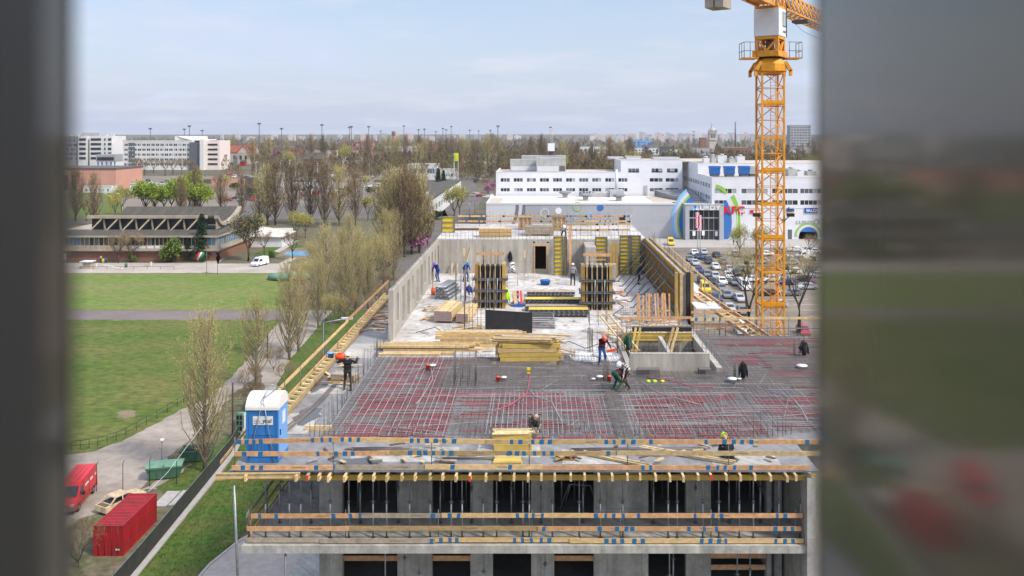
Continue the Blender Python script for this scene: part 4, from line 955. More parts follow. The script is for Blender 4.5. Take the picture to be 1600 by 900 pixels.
for r in range(4):
    for k in range(4): b = LB(); b.bar((-.6 + rnd.uniform(-.1, .1), k * .17, .06 + r * .09), (.6, k * .17 + .05, .06 + r * .09), .15, .07); b.build('board', M['timber_grey'] if r else M['ply_brown'], t)
loose(21, 22, (.85, 1.6, 30.2, 30.7), ('rust', 'timber_grey', 'ply_brown'), 'small brown heap of scrap on the front deck', 'scrap_heap', (.1, .45))
loose(22, 16, (-8.5, -3, 29.9, 31.6), ('timber_grey', 'rust', 'timber_pale'), 'scattered offcuts on the front deck right of the blue toilet', 'offcuts', (.15, .6))
loose(23, 16, (3, 9, 29.8, 31.8), ('timber_grey', 'rust', 'timber_pale'), 'scattered offcuts on the right half of the front deck', 'offcuts', (.15, .6))
loose(24, 30, (-6.5, 4, 55, 68), ('timber_grey', 'timber_pale', 'rust'), 'small offcuts strewn over the middle of the pale slab', 'offcuts', (.15, .7))
loose(25, 22, (4.8, 8.8, 53, 68), ('timber_grey', 'rust', 'timber_pale'), 'small offcuts strewn over the right of the pale slab', 'offcuts', (.15, .7))
loose(26, 20, (-7.8, -2, 45, 50), ('timber_grey', 'timber_pale', 'rust'), 'small offcuts around the beam stacks on the left', 'offcuts', (.15, .7))
loose(27, 14, (-2, 4, 47.6, 53), ('timber_grey', 'timber_pale', 'timber_orange'), 'offcuts around the black board and the ribbed panel', 'offcuts', (.15, .9))
for i, (pts, lab) in enumerate((([(650, 520), (680, 512), (700, 524), (735, 517)], 'thin dark cable on the slab left of the black board'), ([(860, 540), (890, 534), (915, 545), (935, 538)], 'thin dark cable on the slab near the man in jeans'), ([(960, 470), (975, 480), (958, 492), (970, 500)], 'thin dark cable on the slab right of the right column formwork'))):
    tag(B().path([onslab(*p) + V((0, 0, .03)) for p in pts], .018, 5).build('cable', M['black']), lab, 'cable')
for k, (u, v, a, b_) in enumerate(((560, 722, .9, .35), (1010, 708, 1.2, .3), (480, 650, .5, 1.1), (500, 600, .4, 1.2))):
    c = onslab(u, v); tag(B().sheet([(c.x + a * math.cos(t_ * .42) * (1 + .25 * math.sin(3 * t_ + k)), c.y + b_ * math.sin(t_ * .42) * (1 + .2 * math.cos(2 * t_ + k)), 0)[:2] for t_ in range(15)], SL + .0145).build('puddle', M['wet_deck']), kind='structure')
# buckets and spacer boxes on the mat
def bucket(x, y, z, r, h, mm, lab, grp='small pots on the rebar mat'):
    t = thing('plastic_pot', lab, 'pot', (x, y, z), 0, grp)
    B().lathe([(r * .85, 0), (r, h), (r * 1.06, h), (r * 1.06, h + .03), (.01, h + .05)], 12, (x, y, z)).build('pot_body', M[mm], t)
    return t
Zb = ZR + .21
for (u, v, r, h, mm, lab) in ((668, 583, .1, .2, 'orange', 'small red pot on the left of the rebar mat'), (676, 581, .17, .13, 'paint_white', 'white pot beside the small red pot on the left'), (778, 603, .1, .22, 'orange', 'red pot on the mat in front of the timber stack'), (787, 602, .14, .18, 'paint_white', 'white pot on the mat in front of the timber stack'), (927, 602, .1, .1, 'paint_white', 'low white pot left of the bending workers'), (937, 601, .16, .19, 'paint_white', 'rounded white pot left of the bending workers'), (952, 603, .1, .25, 'orange', 'red pot behind the worker in green trousers'), (967, 604, .13, .17, 'paint_white', 'white pot between the two bending workers'), (1144, 604, .22, .17, 'paint_white', 'big white pot left of the hanging dark jacket'), (1155, 602, .1, .1, 'paint_white', 'small white pot touching the big one by the dark jacket'), (1253, 582, .26, .14, 'paint_white', 'white pot near the right edge of the mat')):
    c = onslab(u, v); bucket(c.x, c.y, Zb, r, h, mm, lab)
c = onslab(516, 562); bucket(c.x, c.y, SL, .2, .36, 'toilet_light', 'pale blue bucket on the left deck beside the ladder like edge', 'buckets')
c = onslab(840, 445); bucket(c.x + .6, c.y, SL, .4, .35, 'cool_blue', 'dark blue tub on the slab in front of the doorway', 'buckets')
for u, v, lab in ((1013, 604, 'left'), (1023, 604, 'middle'), (1035, 604, 'right')):
    c = onslab(u, v); tag(B().lathe([(.04, 0), (.1, .02), (.1, .08), (.03, .12)], 10, (c.x, c.y, Zb)).build('cable_box', M['hivis'] if lab != 'right' else M['sign_yellow']), 'small lime green junction box on the mat, %s of three' % lab, 'junction box')
c = onslab(826, 590); tag(B().box(c.x - .08, c.x + .08, c.y - .06, c.y + .06, Zb, Zb + .28).box(c.x - .085, c.x + .085, c.y - .065, c.y + .065, Zb + .12, Zb + .16, 1).build('cable_box', [M['sign_yellow'], M['black']]), 'yellow and black junction box at the end of the red conduit', 'junction box')
# jackets hung on bars and on the wall
def jacket(x, y, z, h, w, mm, lab, pole=True):
    t = thing('hanging_jacket', lab, 'jacket', (x, y, z))
    b = B(); b.path([(x, y, z), (x + .02, y, z + h * .25), (x - .02, y, z + h * .6), (x, y, z + h * .86), (x, y, z + h)], [w * .42, w * .55, w * .6, w * .48, w * .1], 9)
    b.path([(x - w * .4, y - .02, z + h * .82), (x - w * .75, y - .05, z + h * .45), (x - w * .7, y - .04, z + h * .15)], [w * .2, w * .22, w * .15], 7)
    b.path([(x + w * .4, y - .02, z + h * .82), (x + w * .7, y - .03, z + h * .4), (x + w * .75, y - .02, z + h * .05)], [w * .2, w * .22, w * .15], 7)
    b.build('jacket_cloth', M[mm], t)
    return t
c = onslab(1161, 600); jacket(c.x, c.y, Zb + .12, .78, .26, 'cloth_black', 'black jacket hung on the bars in the right half of the mat')
starters(ring(c.x - .15, c.y + .2, .22, 10, ZR), 1.0, 1.35, 'tight group of bars carrying the black jacket', r=.014)
c = onslab(1256, 563); jacket(c.x, c.y, Zb + .1, .8, .3, 'cloth_dark', 'dark jacket hung on bars at the right edge of the mat')
starters(ring(c.x - .2, c.y + .2, .25, 10, ZR), 1.1, 1.4, 'tight group of bars beside the jacket at the right edge', r=.014)
jacket((797 - U0) / F * 70, 70.15, 23.75, 1.0, .22, 'cloth_black', 'black jacket hanging on the rear wall left of the doorway')
c = onslab(787, 478); jacket(c.x + .2, c.y - .4, SL + .35, 1.05, .3, 'hivis', 'lime high visibility vest hanging on the left column formwork')
c = onslab(740, 462); jacket(c.x - 1.1 + .8, c.y - .5, SL + .2, .7, .3, 'cloth_blue', 'blue jacket hanging at the left of the left column formwork')
c = onslab(981, 553); jacket(c.x, c.y, SL + .25, .85, .28, 'cloth_green', 'dark green jacket hanging left of the stair shaft')
starters(ring(c.x - .3, c.y + .2, .25, 8, SL), 1.1, 1.4, 'bars carrying the dark green jacket by the stair shaft', r=.013)
c = onslab(922, 549); starters(ring(c.x, c.y, .12, 12, SL), 1.1, 1.4, 'tight bundle of upright bars left of the worker in jeans', r=.014)
c = onslab(947, 600); starters(ring(c.x, c.y, .12, 12, ZR), 1.0, 1.25, 'tight bundle of upright bars behind the worker in green trousers', r=.014)
# small items at the back
c = onslab(672, 450); t = thing('gas_bottle', 'small red gas bottle beside the left parapet wall', 'gas bottle', (-7.6, 61, SL)); B().lathe([(.13, 0), (.14, .05), (.14, .42), (.06, .55), (.05, .62)], 12, (-7.6, 61, SL)).build('bottle', M['orange'], t); B().tube((-7.6, 61, SL + .6), (-7.7, 61.1, SL + 1.4), .02).build('lance', M['galv_dark'], t)
for u, lab in ((791, 'red and white traffic bollard left one'), (797, 'red and white traffic bollard right one')):
    c = onslab(u, 474); t = thing('warning_post', lab + ' near the green vest', 'bollard', (c.x + .5, c.y, SL)); b = B()
    for k in range(5): b.box(c.x + .45, c.x + .62, c.y - .03, c.y + .03, SL + .18 * k, SL + .18 * k + .18, k % 2)
    b.build('striped_board', [M['sign_red'], M['paint_white']], t); B().box(c.x + .35, c.x + .75, c.y - .2, c.y + .2, SL - .001, SL + .04).build('foot', M['black'], t)
c = onslab(840, 480); t = thing('tool_box', 'dark tub with red and white boards right of the green vest', 'tub', (c.x - 1.4, c.y + .3, SL)); B().box(c.x - 1.7, c.x - 1.0, c.y, c.y + .6, SL, SL + .25).build('tub', M['cool_blue'], t); B().bar((c.x - 1.5, c.y, SL + .2), (c.x - 1.65, c.y + 1.2, SL + .9), .25, .05).build('board', M['timber_pale'], t); B().bar((c.x - 1.1, c.y, SL + .2), (c.x - 1.2, c.y + 1.2, SL + .9), .15, .05).build('striped_board', M['red_mark'], t)
c = onslab(800, 447); t = thing('work_stool', 'grey metal trestle with a cloth on top at the rear wall', 'trestle', (c.x, c.y, SL))
for dx in (-.4, .45): B().tube((c.x + dx, c.y, SL), (c.x + dx, c.y + .3, SL + 1.0), .025).build('leg', M['galv'], t)
for z in (.3, 1.0): B().tube((c.x - .42, c.y + .3 * z, SL + z), (c.x + .47, c.y + .3 * z, SL + z), .025).build('bar', M['galv'], t)
B().lathe([(.02, 0), (.35, .02), (.3, .4), (.2, .75), (.05, .85)], 9, (c.x, c.y + .4, SL + 1.03)).build('cloth', M['cloth_pied'], t)
for u, z1, lab in ((725, 25.2, 'left'), (820, 25.0, 'right')):
    y = 68.5; x = (u - U0) / F * y; t = thing('marker_pole', 'thin grey tripod pole in front of the rear wall, %s one' % lab, 'pole', (x, y, SL)); B().tube((x, y, SL), (x, y, z1), .02).build('pole', M['galv'], t); B().box(x - .06, x + .06, y - .05, y + .05, z1 - .6, z1).build('head', M['timber_pale'], t)
    for k in range(3): B().tube((x, y, SL + .7), (x + .35 * math.cos(2.1 * k), y + .35 * math.sin(2.1 * k), SL), .012).build('leg', M['galv'], t)
for u, lab in ((706, 'left'), (714, 'right')):
    x = (u - U0) / F * 69.5; t = thing('leaning_timber', 'short timber leaning on the rear wall behind the men in blue, %s one' % lab, 'timber', (x, 69.6, SL)); B().bar((x, 69.5, SL), (x, 70.1, SL + 1.0), .14, .08).build('post', M['timber_grey'], t)
t = thing('timber_stack', 'layered yellow stack of beams on the upper slab above the rear wall', 'timber stack', ((773 - U0) / F * 72, 72, 25.72))
for r in range(6): B().box(xb(748, 71.6), xb(799, 71.6), 71.6, 72.6, 25.73 + r * .12, 25.84 + r * .12).build('beam', M['timber'], t)
t = thing('board_stack', 'grey brown boards stacked on the upper slab right of the yellow stack', 'board stack', (xb(845, 73), 73, 25.72))
for r in range(7): B().box(xb(820, 73), xb(864, 73), 72.6, 74.2, 25.85 + r * .1, 25.945 + r * .1).build('board', M['timber_grey'], t)
for x in (xb(825, 73), xb(858, 73)): B().box(x, x + .3, 72.7, 74, 25.725, 25.845).build('bearer', M['timber_pale'], t)
stack('timber_stack', 'dark boards lying flat on the upper slab at the left', 'boards', (xb(735, 77), 77, 25.73), 5, 2, 3, .3, .06, ('timber_grey', 'rust'), 0, .05)
tag(B().bar((xb(891, 69), 68.8, SL + .1), (xb(891, 69), 69.3, 27.0), .2, .06).build('timber_plank', M['timber_orange']), 'tall upright plank standing between the yellow panels at the rear', 'plank')

# ================================================================ portable toilet
x0, x1, y0, y1, z0 = -10.62, -9.46, 30.15, 31.3, SL + .014
t = thing('portable_toilet', 'blue portable toilet with a white domed roof on the front left corner of the deck', 'portable toilet', (x0, y0, z0))
B().box(x0 - .02, x1 + .02, y0 - .02, y1 + .02, z0, z0 + .12).build('skid', M['toilet_blue'], t)
B().box(x0, x1, y0, y1, z0 + .12, z0 + 1.93).build('cabin', M['toilet_blue'], t)
b = B()
for x in (x0 - .012, x1 - .05): b.box(x, x + .062, y0 - .025, y0 - .002, z0 + .12, z0 + 1.93)
for z in (.2, 1.0, 1.82): b.box(x0 + .09, x1 - .09, y0 - .014, y0 - .002, z0 + z, z0 + z + .05)
for x in (x0 + .09, x1 - .14): b.box(x, x + .05, y0 - .013, y0 - .001, z0 + .25, z0 + 1.82)
for i in range(5): b.box(x0 + .28 + i * .14, x0 + .33 + i * .14, y0 - .012, y0 - .001, z0 + .3, z0 + .95)
b.build('wall_ribs', M['toilet_blue'], t)
B().box(x1, x1 + .02, y0 + .06, y1 - .06, z0 + .14, z0 + 1.88).build('door', M['toilet_light'], t)  # lighter than the cabin: the sunlit side is put into the colour
hd = B().box(x1 + .02, x1 + .05, y0 + .16, y0 + .2, z0 + .95, z0 + 1.15); hd.build('handle', M['black'], t)
lb = B().box(x0 + .24, x1 - .18, y0 - .022, y0 - .0145, z0 + 1.38, z0 + 1.70); lb.build('sign', M['paint_white'], t)
B().box(x1 + .02, x1 + .026, y0 + .45, y0 + .8, z0 + 1.25, z0 + 1.72).build('side_sign', M['paint_white'], t)
text('you!', .19, .002, M['black'], t, 'lettering', ((x0 + x1) / 2 + .19, y0 - .024, z0 + 1.47), bold=.006)
b = B()
for k in range(3): b.box(x0 + .27, x0 + .60 - .06 * k, y0 - .026, y0 - .0225, z0 + 1.44 + .06 * k, z0 + 1.455 + .06 * k)
b.build('small_print', M['print_dark'], t)
rp = [(y0 - .05, z0 + 1.93), (y1 + .05, z0 + 1.93), (y1 + .05, z0 + 2.02), (y1 - .1, z0 + 2.25), (y1 - .35, z0 + 2.40), (y0 + .5, z0 + 2.44), (y0 + .2, z0 + 2.34), (y0 - .03, z0 + 2.1), (y0 - .05, z0 + 2.03)]
B().prism(rp, 'x', x0 - .03, x1 + .03).build('roof', M['roof_plastic'], t)
B().box(x0 + .1, x1 - .1, y0 + .05, y0 + .09, z0 + 2.13, z0 + 2.17).build('roof_ridge', M['roof_plastic'], t)
s_ = B(); top = (x0 + .62, y0 - .02, z0 + 2.36)
for p in ((x0 + .12, y0 - .06, z0 + .1), (x1 - .12, y0 - .06, z0 + .1)): s_.path([p, (V(p) + V(top)) / 2 + V((0, -.03, .02)), top], .016, 5)
s_.path([top, (x0 + .75, (y0 + y1) / 2 - .1, z0 + 2.72)], .02, 5); s_.path([top, (x0 + .95, (y0 + y1) / 2, z0 + 2.55)], .02, 5); s_.path([(x0 + .75, (y0 + y1) / 2 - .1, z0 + 2.72), (x0 + 1.0, y1 - .2, z0 + 2.44)], .02, 5)
tag(s_.build('lifting_sling', M['galv']), 'steel lifting sling hanging over the front of the blue toilet', 'sling')
# ================================================================ tower crane
CX, CY, MW = 21.8, 76.0, 1.0
cr = thing('tower_crane', 'tall yellow lattice tower crane standing right of the building', 'crane', (CX, CY, 0))
def lat(b, x0, x1, y0, y1, z0, z1, r=.045):
    c = [(x0, y0), (x1, y0), (x1, y1), (x0, y1)]
    for i in range(4):
        p, q = c[i], c[(i + 1) % 4]; zm = (z0 + z1) / 2
        b.tube((*p, z0), (*q, zm), r, n=5); b.tube((*q, zm), (*p, z1), r, n=5); b.tube((*p, zm), (*q, zm), r * .7, n=5)
z = .6; k = 0
while z < 40.0:
    z1 = min(z + 3.08, 40.4); b = B()
    for sx in (-1, 1):
        for sy in (-1, 1): b.box(CX + sx * MW - .085, CX + sx * MW + .085, CY + sy * MW - .085, CY + sy * MW + .085, z, z1)
    lat(b, CX - MW, CX + MW, CY - MW, CY + MW, z, z1)
    for s_ in (-1, 1):
        b.box(CX - MW - .1, CX + MW + .1, CY + s_ * MW - .07, CY + s_ * MW + .07, z1 - .16, z1 + .02); b.box(CX + s_ * MW - .065, CX + s_ * MW + .065, CY - MW, CY + MW, z1 - .15, z1 + .01)
    b.box(CX - .05, CX - .01, CY - .3, CY - .26, z, z1); b.box(CX + .39, CX + .43, CY - .3, CY - .26, z, z1)
    for j in range(10): b.box(CX - .01, CX + .39, CY - .3, CY - .27, z + .15 + j * .3, z + .18 + j * .3)
    b.build('mast_section', M['crane_yellow'], cr)
    if k % 2: B().box(CX - MW + .1, CX + MW - .1, CY - MW + .2, CY + MW - .1, z1 - .3, z1 - .24).box(CX - .9, CX + .95, CY - MW - .1, CY - MW - .02, z1 - .05, z1 + .28).build('platform', M['crane_yellow'], cr)
    z = z1; k += 1
B().box(CX - 3, CX + 3, CY - 3, CY + 3, 0, .6).build('base', M['block_concrete'], cr)
zt = 40.42
sk = B()
for a in range(4):
    s = [(1, 0), (0, 1), (-1, 0), (0, -1)][a]
    cx, cy = CX + s[0] * 1.2, CY + s[1] * 1.2
sk.lathe([(1.25, zt - .05), (1.55, zt + .1), (1.55, zt + .75), (1.1, zt + 1.25), (1.0, zt + 1.3)], 8, (CX, CY, 0), sm=False)
for sx in (-1, 1):
    for sy in (-1, 1): sk.bar((CX + sx * 1.1, CY + sy * 1.0, zt + .95), (CX + sx * 1.62, CY + sy * 1.0, zt + .1), .26, .3); sk.box(CX + sx * 1.6 - .13, CX + sx * 1.6 + .13, CY + sy * 1.0 - .13, CY + sy * 1.0 + .13, zt - .35, zt + .2)
sk.build('slewing_collar', M['crane_yellow'], cr)
B().lathe([(1.2, zt + 1.3), (1.2, zt + 1.42)], 20, (CX, CY, 0)).build('slewing_ring', M['black'], cr)
RO = Matrix.Rotation(R(57), 3, 'Z')           # the upper works are turned: the jib points right and away
def rp_(x, y, z): v = RO @ V((x, y, 0)); return (CX + v.x, CY + v.y, z)
class RB(B):
    def build(s, *a, **k):
        s.v = [rp_(x, y, z) for x, y, z in s.v]; return B.build(s, *a, **k)
# local x = along the jib, local y = across
u_ = RB(); u_.box(-1.45, 1.45, -1.2, 1.2, zt + 1.42, zt + 1.95)
for sx in (-1, 1):
    for sy in (-1, 1): u_.box(sx * .95 - .14, sx * .95 + .14, sy * .95 - .14, sy * .95 + .14, zt + 1.95, zt + 3.15)
for sy in (-1, 1):
    u_.bar((-.9, sy * .95, zt + 3.0), (0, sy * .95, zt + 2.0), .16, .2); u_.bar((.9, sy * .95, zt + 3.0), (0, sy * .95, zt + 2.0), .16, .2)
for sx in (-1, 1):
    u_.bar((sx * .95, -.9, zt + 3.0), (sx * .95, 0, zt + 2.0), .2, .16); u_.bar((sx * .95, .9, zt + 3.0), (sx * .95, 0, zt + 2.0), .2, .16)
u_.box(-1.1, 1.1, -1.1, 1.1, zt + 3.05, zt + 3.3); u_.build('slewing_frame', M['crane_yellow'], cr)
RB().lathe([(.4, zt + 1.9), (.4, zt + 3.0)], 12).box(.85, 1.25, -1.0, -.2, zt + 2, zt + 3.0).build('slewing_motor', M['unit_dark'], cr)
for sx in (-1, 1):
    pl = B(); xa, xb_ = sorted((CX + sx * 1.3, CX + sx * 2.7)); pl.box(xa, xb_, CY - 1.0, CY + .8, zt + 1.25, zt + 1.36)
    ps = B(); xo = CX + sx * 2.65
    for (x, y) in ((xo, CY - 1), (xo, CY - .1), (xo, CY + .8), (CX + sx * 1.5, CY - 1), (CX + sx * 2.1, CY - 1)): ps.tube((x, y, zt + 1.3), (x, y, zt + 2.75), .03)
    for z in (1.95, 2.75): ps.tube((xo, CY - 1, zt + z), (xo, CY + .8, zt + z), .03); ps.tube((xo, CY - 1, zt + z), (CX + sx * 1.4, CY - 1, zt + z), .03)
    o = pl.build('side_platform', M['crane_yellow'], cr); ps.build('platform_rail', M['galv_dark'], o)
cb = RB(); cb.box(-1.15, 1.2, -1.15, 1.15, zt + 3.33, zt + 5.85); cb.build('cab', M['crane_white'], cr)
RB().box(1.2, 1.23, .25, .95, zt + 4.3, zt + 5.5).box(.1, .95, -1.18, -1.15, zt + 4.3, zt + 5.5).build('cab_window', M['glass_pale'], cr)
RB().box(1.2, 1.235, .2, .25, zt + 4.25, zt + 5.55).box(1.2, 1.235, .95, 1.0, zt + 4.25, zt + 5.55).box(.05, .1, -1.19, -1.15, zt + 4.25, zt + 5.55).box(.95, 1.0, -1.19, -1.15, zt + 4.25, zt + 5.55).box(.05, 1, -1.19, -1.15, zt + 5.5, zt + 5.56).box(.05, 1, -1.19, -1.15, zt + 4.24, zt + 4.3).build('window_frame', M['galv_dark'], cr)
RB().box(.2, .95, -1.185, -1.15, zt + 3.7, zt + 3.86).build('vent', M['unit_dark'], cr)
RB().tube((1.19, -1.17, zt + 3.35), (1.15, -1.18, zt + 6.1), .05).build('cable', M['black'], cr)
up = RB(); up.box(-1.15, 1.2, -1.1, 1.1, zt + 5.88, zt + 6.1)
for sx in (-1, 1):
    for sy in (-1, 1): up.box(sx * .95 - .1, sx * .95 + .1, sy * .9 - .1, sy * .9 + .1, zt + 6.1, zt + 8.2)
up.build('tower_head', M['crane_yellow'], cr)
jz = zt + 6.15; jb = RB()
def jib(b, xs, hw, zb, ztp, r=.07):
    for x0, x1 in zip(xs, xs[1:]):
        for sy in (-1, 1):
            b.bar((x0, sy * hw, zb), (x1, sy * hw, zb), .15, .15); b.tube((x0, sy * hw, zb), ((x0 + x1) / 2, 0, ztp), r, n=5); b.tube(((x0 + x1) / 2, 0, ztp), (x1, sy * hw, zb), r, n=5)
        b.tube((x0, -hw, zb), (x1, hw, zb), r * .8, n=5); b.tube((x1, -hw, zb), (x1, hw, zb), r * .8, n=5); b.bar((x0, 0, ztp), (x1, 0, ztp), .14, .14)
jib(jb, [1.0 + 1.6 * i for i in range(26)], .75, jz, jz + 1.9); jb.build('jib', M['crane_yellow'], cr)
cj = RB()
for sy in (-1, 1): cj.bar((-1, sy * .7, jz), (-14.8, sy * .7, jz + .2), .2, .35)
for i in range(9): cj.bar((-1.2 - 1.5 * i, -.7, jz), (-2.4 - 1.5 * i, .7, jz + .1), .1, .1)
cj.box(-5, -1.2, -.65, .65, jz + .05, jz + .12); cj.build('counter_jib', M['crane_yellow'], cr)
RB().box(-14.4, -12.6, -.75, -.05, jz - 1.9, jz + .6).box(-14.4, -12.6, .05, .75, jz - 1.9, jz + .6).build('counterweight', M['block_concrete'], cr)
tr = RB().box(10, 11.6, -.8, .8, jz - .35, jz - .12).lathe([(.25, jz + .5), (.3, jz + .6), (.3, jz + 1.1), (.2, jz + 1.2)], 10, (5.2, -.2, 0)); tr.build('trolley', M['unit_dark'], cr)
RB().path([(1.2, -1.2, zt + 5.3), (8, -.9, zt + 4.6), (18, -.6, zt + 4.5)], .02, 4).build('cable', M['black'], cr)
for sx in (-1, 1):
    t = B().box(CX + sx * 1.55 - .35, CX + sx * 1.55 + .3, CY - 1.35, CY - 1.05, 27.2, 27.5).bar((CX + sx * 1.0, CY - 1.05, 26.8), (CX + sx * 1.5, CY - 1.2, 27.3), .08, .08); t.build('floodlight', M['black'], cr)

# ================================================================ workers
def ik(a, b, l1, l2, hint):
    a, b, h = V(a), V(b), V(hint); d = b - a; L_ = min(d.length, (l1 + l2) * .999); d.normalize()
    x = (l1 * l1 - l2 * l2 + L_ * L_) / (2 * L_); y = math.sqrt(max(l1 * l1 - x * x, 0)); h = (h - d * h.dot(d)).normalized()
    return a + d * x + h * y, a + d * L_
def capsule(b, p, q, r1, r2, n=10):
    p, q = V(p), V(q); d = (q - p); L_ = d.length; d.normalize(); pts = []; rs = []
    for i in range(4): t = math.pi / 2 * i / 3; pts.append(p - d * r1 * math.cos(t)); rs.append(max(r1 * math.sin(t), 1e-3))
    for i in range(4): t = math.pi / 2 * i / 3; pts.append(q + d * r2 * math.sin(t)); rs.append(max(r2 * math.cos(t), 1e-3))
    b.path(pts, rs, n)
def person(label, loc, rz, top, legs, hips=.93, lean=0.0, side=0.0, feet=((.12, 0), (-.12, .05)), hands=((.28, -.25, .85), (-.28, -.25, .85)), head=0.0, skin='skin', helmet=None, boots='boot', kind='standing', hair='hair', gloves='skin'):
    """local axes: faces -y, x to its left seen from the front; all joints in metres above its own ground"""
    t = thing('person', label, 'person', loc, rz)
    seg = []                                # (p, q, r1, r2, colour)
    P = V((0, 0.0, hips)); dr = V((math.sin(side), -math.sin(lean) * math.cos(side), math.cos(lean) * math.cos(side)))
    Cc = P + dr * .30; Nk = P + dr * .52; fw = V((0, -math.cos(lean), -math.sin(lean)))
    rt = V((1, 0, 0))
    seg += [(P - rt * .07, P + rt * .07, .13, .13, 1), (P + dr * .08 - rt * .05, P + dr * .08 + rt * .05, .125, .125, 0), (P + dr * .2 - rt * .06, P + dr * .2 + rt * .06, .13, .13, 0), (Cc + dr * .08 - rt * .09, Cc + dr * .08 + rt * .09, .125, .125, 0), (Nk - dr * .03 - rt * .12, Nk - dr * .03 + rt * .12, .07, .07, 0), (Nk, Nk + dr * .08, .058, .055, 2)]
    hd = (dr + fw * .25 + fw * head).normalized(); Hc = Nk + hd * .18; hf = (fw - hd * fw.dot(hd)).normalized()
    seg += [(Hc - hd * .05 + hf * .015, Hc + hd * .05, .083, .095, 2), (Hc + hf * .092 - hd * .012, Hc + hf * .105 - hd * .03, .014, .017, 2)]
    for s in (-1, 1): seg += [(Hc + rt * s * .092 + hd * .01, Hc + rt * s * .095 - hd * .02, .018, .014, 2), (Hc + hf * .083 + rt * s * .034 + hd * .02, Hc + hf * .084 + rt * s * .036 + hd * .02, .013, .013, 4)]
    seg += [(Hc + hf * .085 - hd * .058 - rt * .02, Hc + hf * .085 - hd * .058 + rt * .02, .011, .011, 5)]
    for i, s in enumerate((1, -1)):
        f = V((feet[i][0], feet[i][1], .07)); hp = P + rt * s * .09 - V((0, 0, .03))
        if len(feet[i]) > 2: f.z = feet[i][2]
        kn, an = ik(hp, f, .44, .44, V((s * .15, -1, .1)))
        seg += [(hp, kn, .092, .066, 1), (kn, an, .066, .05, 1), (an + V((0, .04, -.02)), an + V((s * .02, -.15, -.035)), .045, .034, 3)]
        sh = Nk - dr * .05 + rt * s * .185; el, wr = ik(sh, V(hands[i]), .29, .27, V((s * .5, .6, -.4)))
        seg += [(sh, el, .062, .05, 0), (el, wr, .049, .036, 0)]
        d = (wr - el).normalized(); sd = d.cross(V((0, 0, 1))); sd = sd.normalized() if sd.length > .05 else V((1, 0, 0)); nm = sd.cross(d)
        seg.append((wr + d * .02, wr + d * .075, .03, .036, 6))
        for k, l in enumerate((.062, .072, .066, .05)):
            o = wr + d * .09 + sd * (.032 - .0213 * k); m_ = o + d * l * .55 - nm * .012; seg += [(o, m_, .0105, .010, 6), (m_, m_ + d * l * .35 - nm * l * .4, .010, .0085, 6)]
        o = wr + d * .045 + sd * .036; seg += [(o, o + sd * .03 + d * .025 - nm * .02, .013, .011, 6), (o + sd * .03 + d * .025 - nm * .02, o + sd * .036 + d * .055 - nm * .035, .011, .009, 6)]
    b = LB()
    for p, q, r1, r2, c in seg: capsule(b, p, q, r1, r2)
    o = b.build('body', M['skin'], t)
    md = o.modifiers.new('r', 'REMESH'); md.mode = 'VOXEL'; md.voxel_size = .011; md.use_smooth_shade = True
    s_ = o.modifiers.new('s', 'SMOOTH'); s_.factor = .5; s_.iterations = 2
    me = bpy.data.meshes.new_from_object(o.evaluated_get(bpy.context.evaluated_depsgraph_get())); o.modifiers.clear(); o.data = me
    me.materials.clear()
    for mm in (top, legs, skin, boots, 'black', 'cloth_flag_red', gloves): me.materials.append(M[mm])
    S = [(V(p), V(q) - V(p), max((V(q) - V(p)).length_squared, 1e-9), r1, r2, c) for p, q, r1, r2, c in seg]
    idx = []
    for f in me.polygons:
        best = 9; col = 0; c = f.center
        for p, d, l2, r1, r2, k in S:
            tt = min(max((c - p).dot(d) / l2, 0), 1); e = (c - p - d * tt).length - (r1 + (r2 - r1) * tt)
            if e < best - 1e-4: best = e; col = k
        idx.append(col)
    me.polygons.foreach_set('material_index', idx); me.polygons.foreach_set('use_smooth', [True] * len(idx))
    bx = V((1, 0, 0)); Q = Matrix((bx, -hf, hd)).transposed()
    hb = LB()
    if helmet:
        k = 12; prof = [(.118, .015), (.116, .05), (.1, .1), (.06, .135), (.003, .148)]
        hb.lathe(prof, k, sy=1.12); hb.lathe([(.12, .012), (.145, .005), (.145, .016), (.118, .024)], k, sy=1.16)
        hb.box(-.012, .012, -.1, .1, .12, .152); nm_, mm = 'helmet', helmet
    else:
        hb.lathe([(.098, .0), (.104, .03), (.095, .07), (.05, .1), (.003, .108)], 12, sy=1.05); nm_, mm = 'hair', hair
    hb.v = [tuple(Q @ V(p) + Hc) for p in hb.v]
    hb.build(nm_, M[mm], t)
    return t
def wk(u, v, z=SL): c = at(u, v, z); return (c.x, c.y, z)
def wm(u, v): c = at(u, v, ZR + .18); return (c.x, c.y, ZR + .18)
person('worker in a black jacket seen from behind carrying an orange canister on his shoulder', wk(543, 610), R(178), 'cloth_black', 'cloth_dark', helmet='helmet_white', feet=((.17, 0), (-.16, .06)), hands=((.30, -.10, 1.46), (-.42, -.12, 1.5)))
c = wk(543, 610); cn = thing('orange_canister', 'orange canister carried on the shoulder of the worker in black', 'canister', (c[0] - .32, c[1], SL + 1.5))
b = B(); b.path([(c[0] - .58, c[1] + .04, SL + 1.56), (c[0] - .54, c[1] + .04, SL + 1.57), (c[0] - .16, c[1] + .03, SL + 1.60), (c[0] - .12, c[1] + .03, SL + 1.60)], [.08, .15, .15, .08], 10); b.build('canister_body', M['orange'], cn)
B().tube((c[0] - .45, c[1] - .02, SL + 1.74), (c[0] - .25, c[1] - .02, SL + 1.76), .025).build('handle', M['orange'], cn)
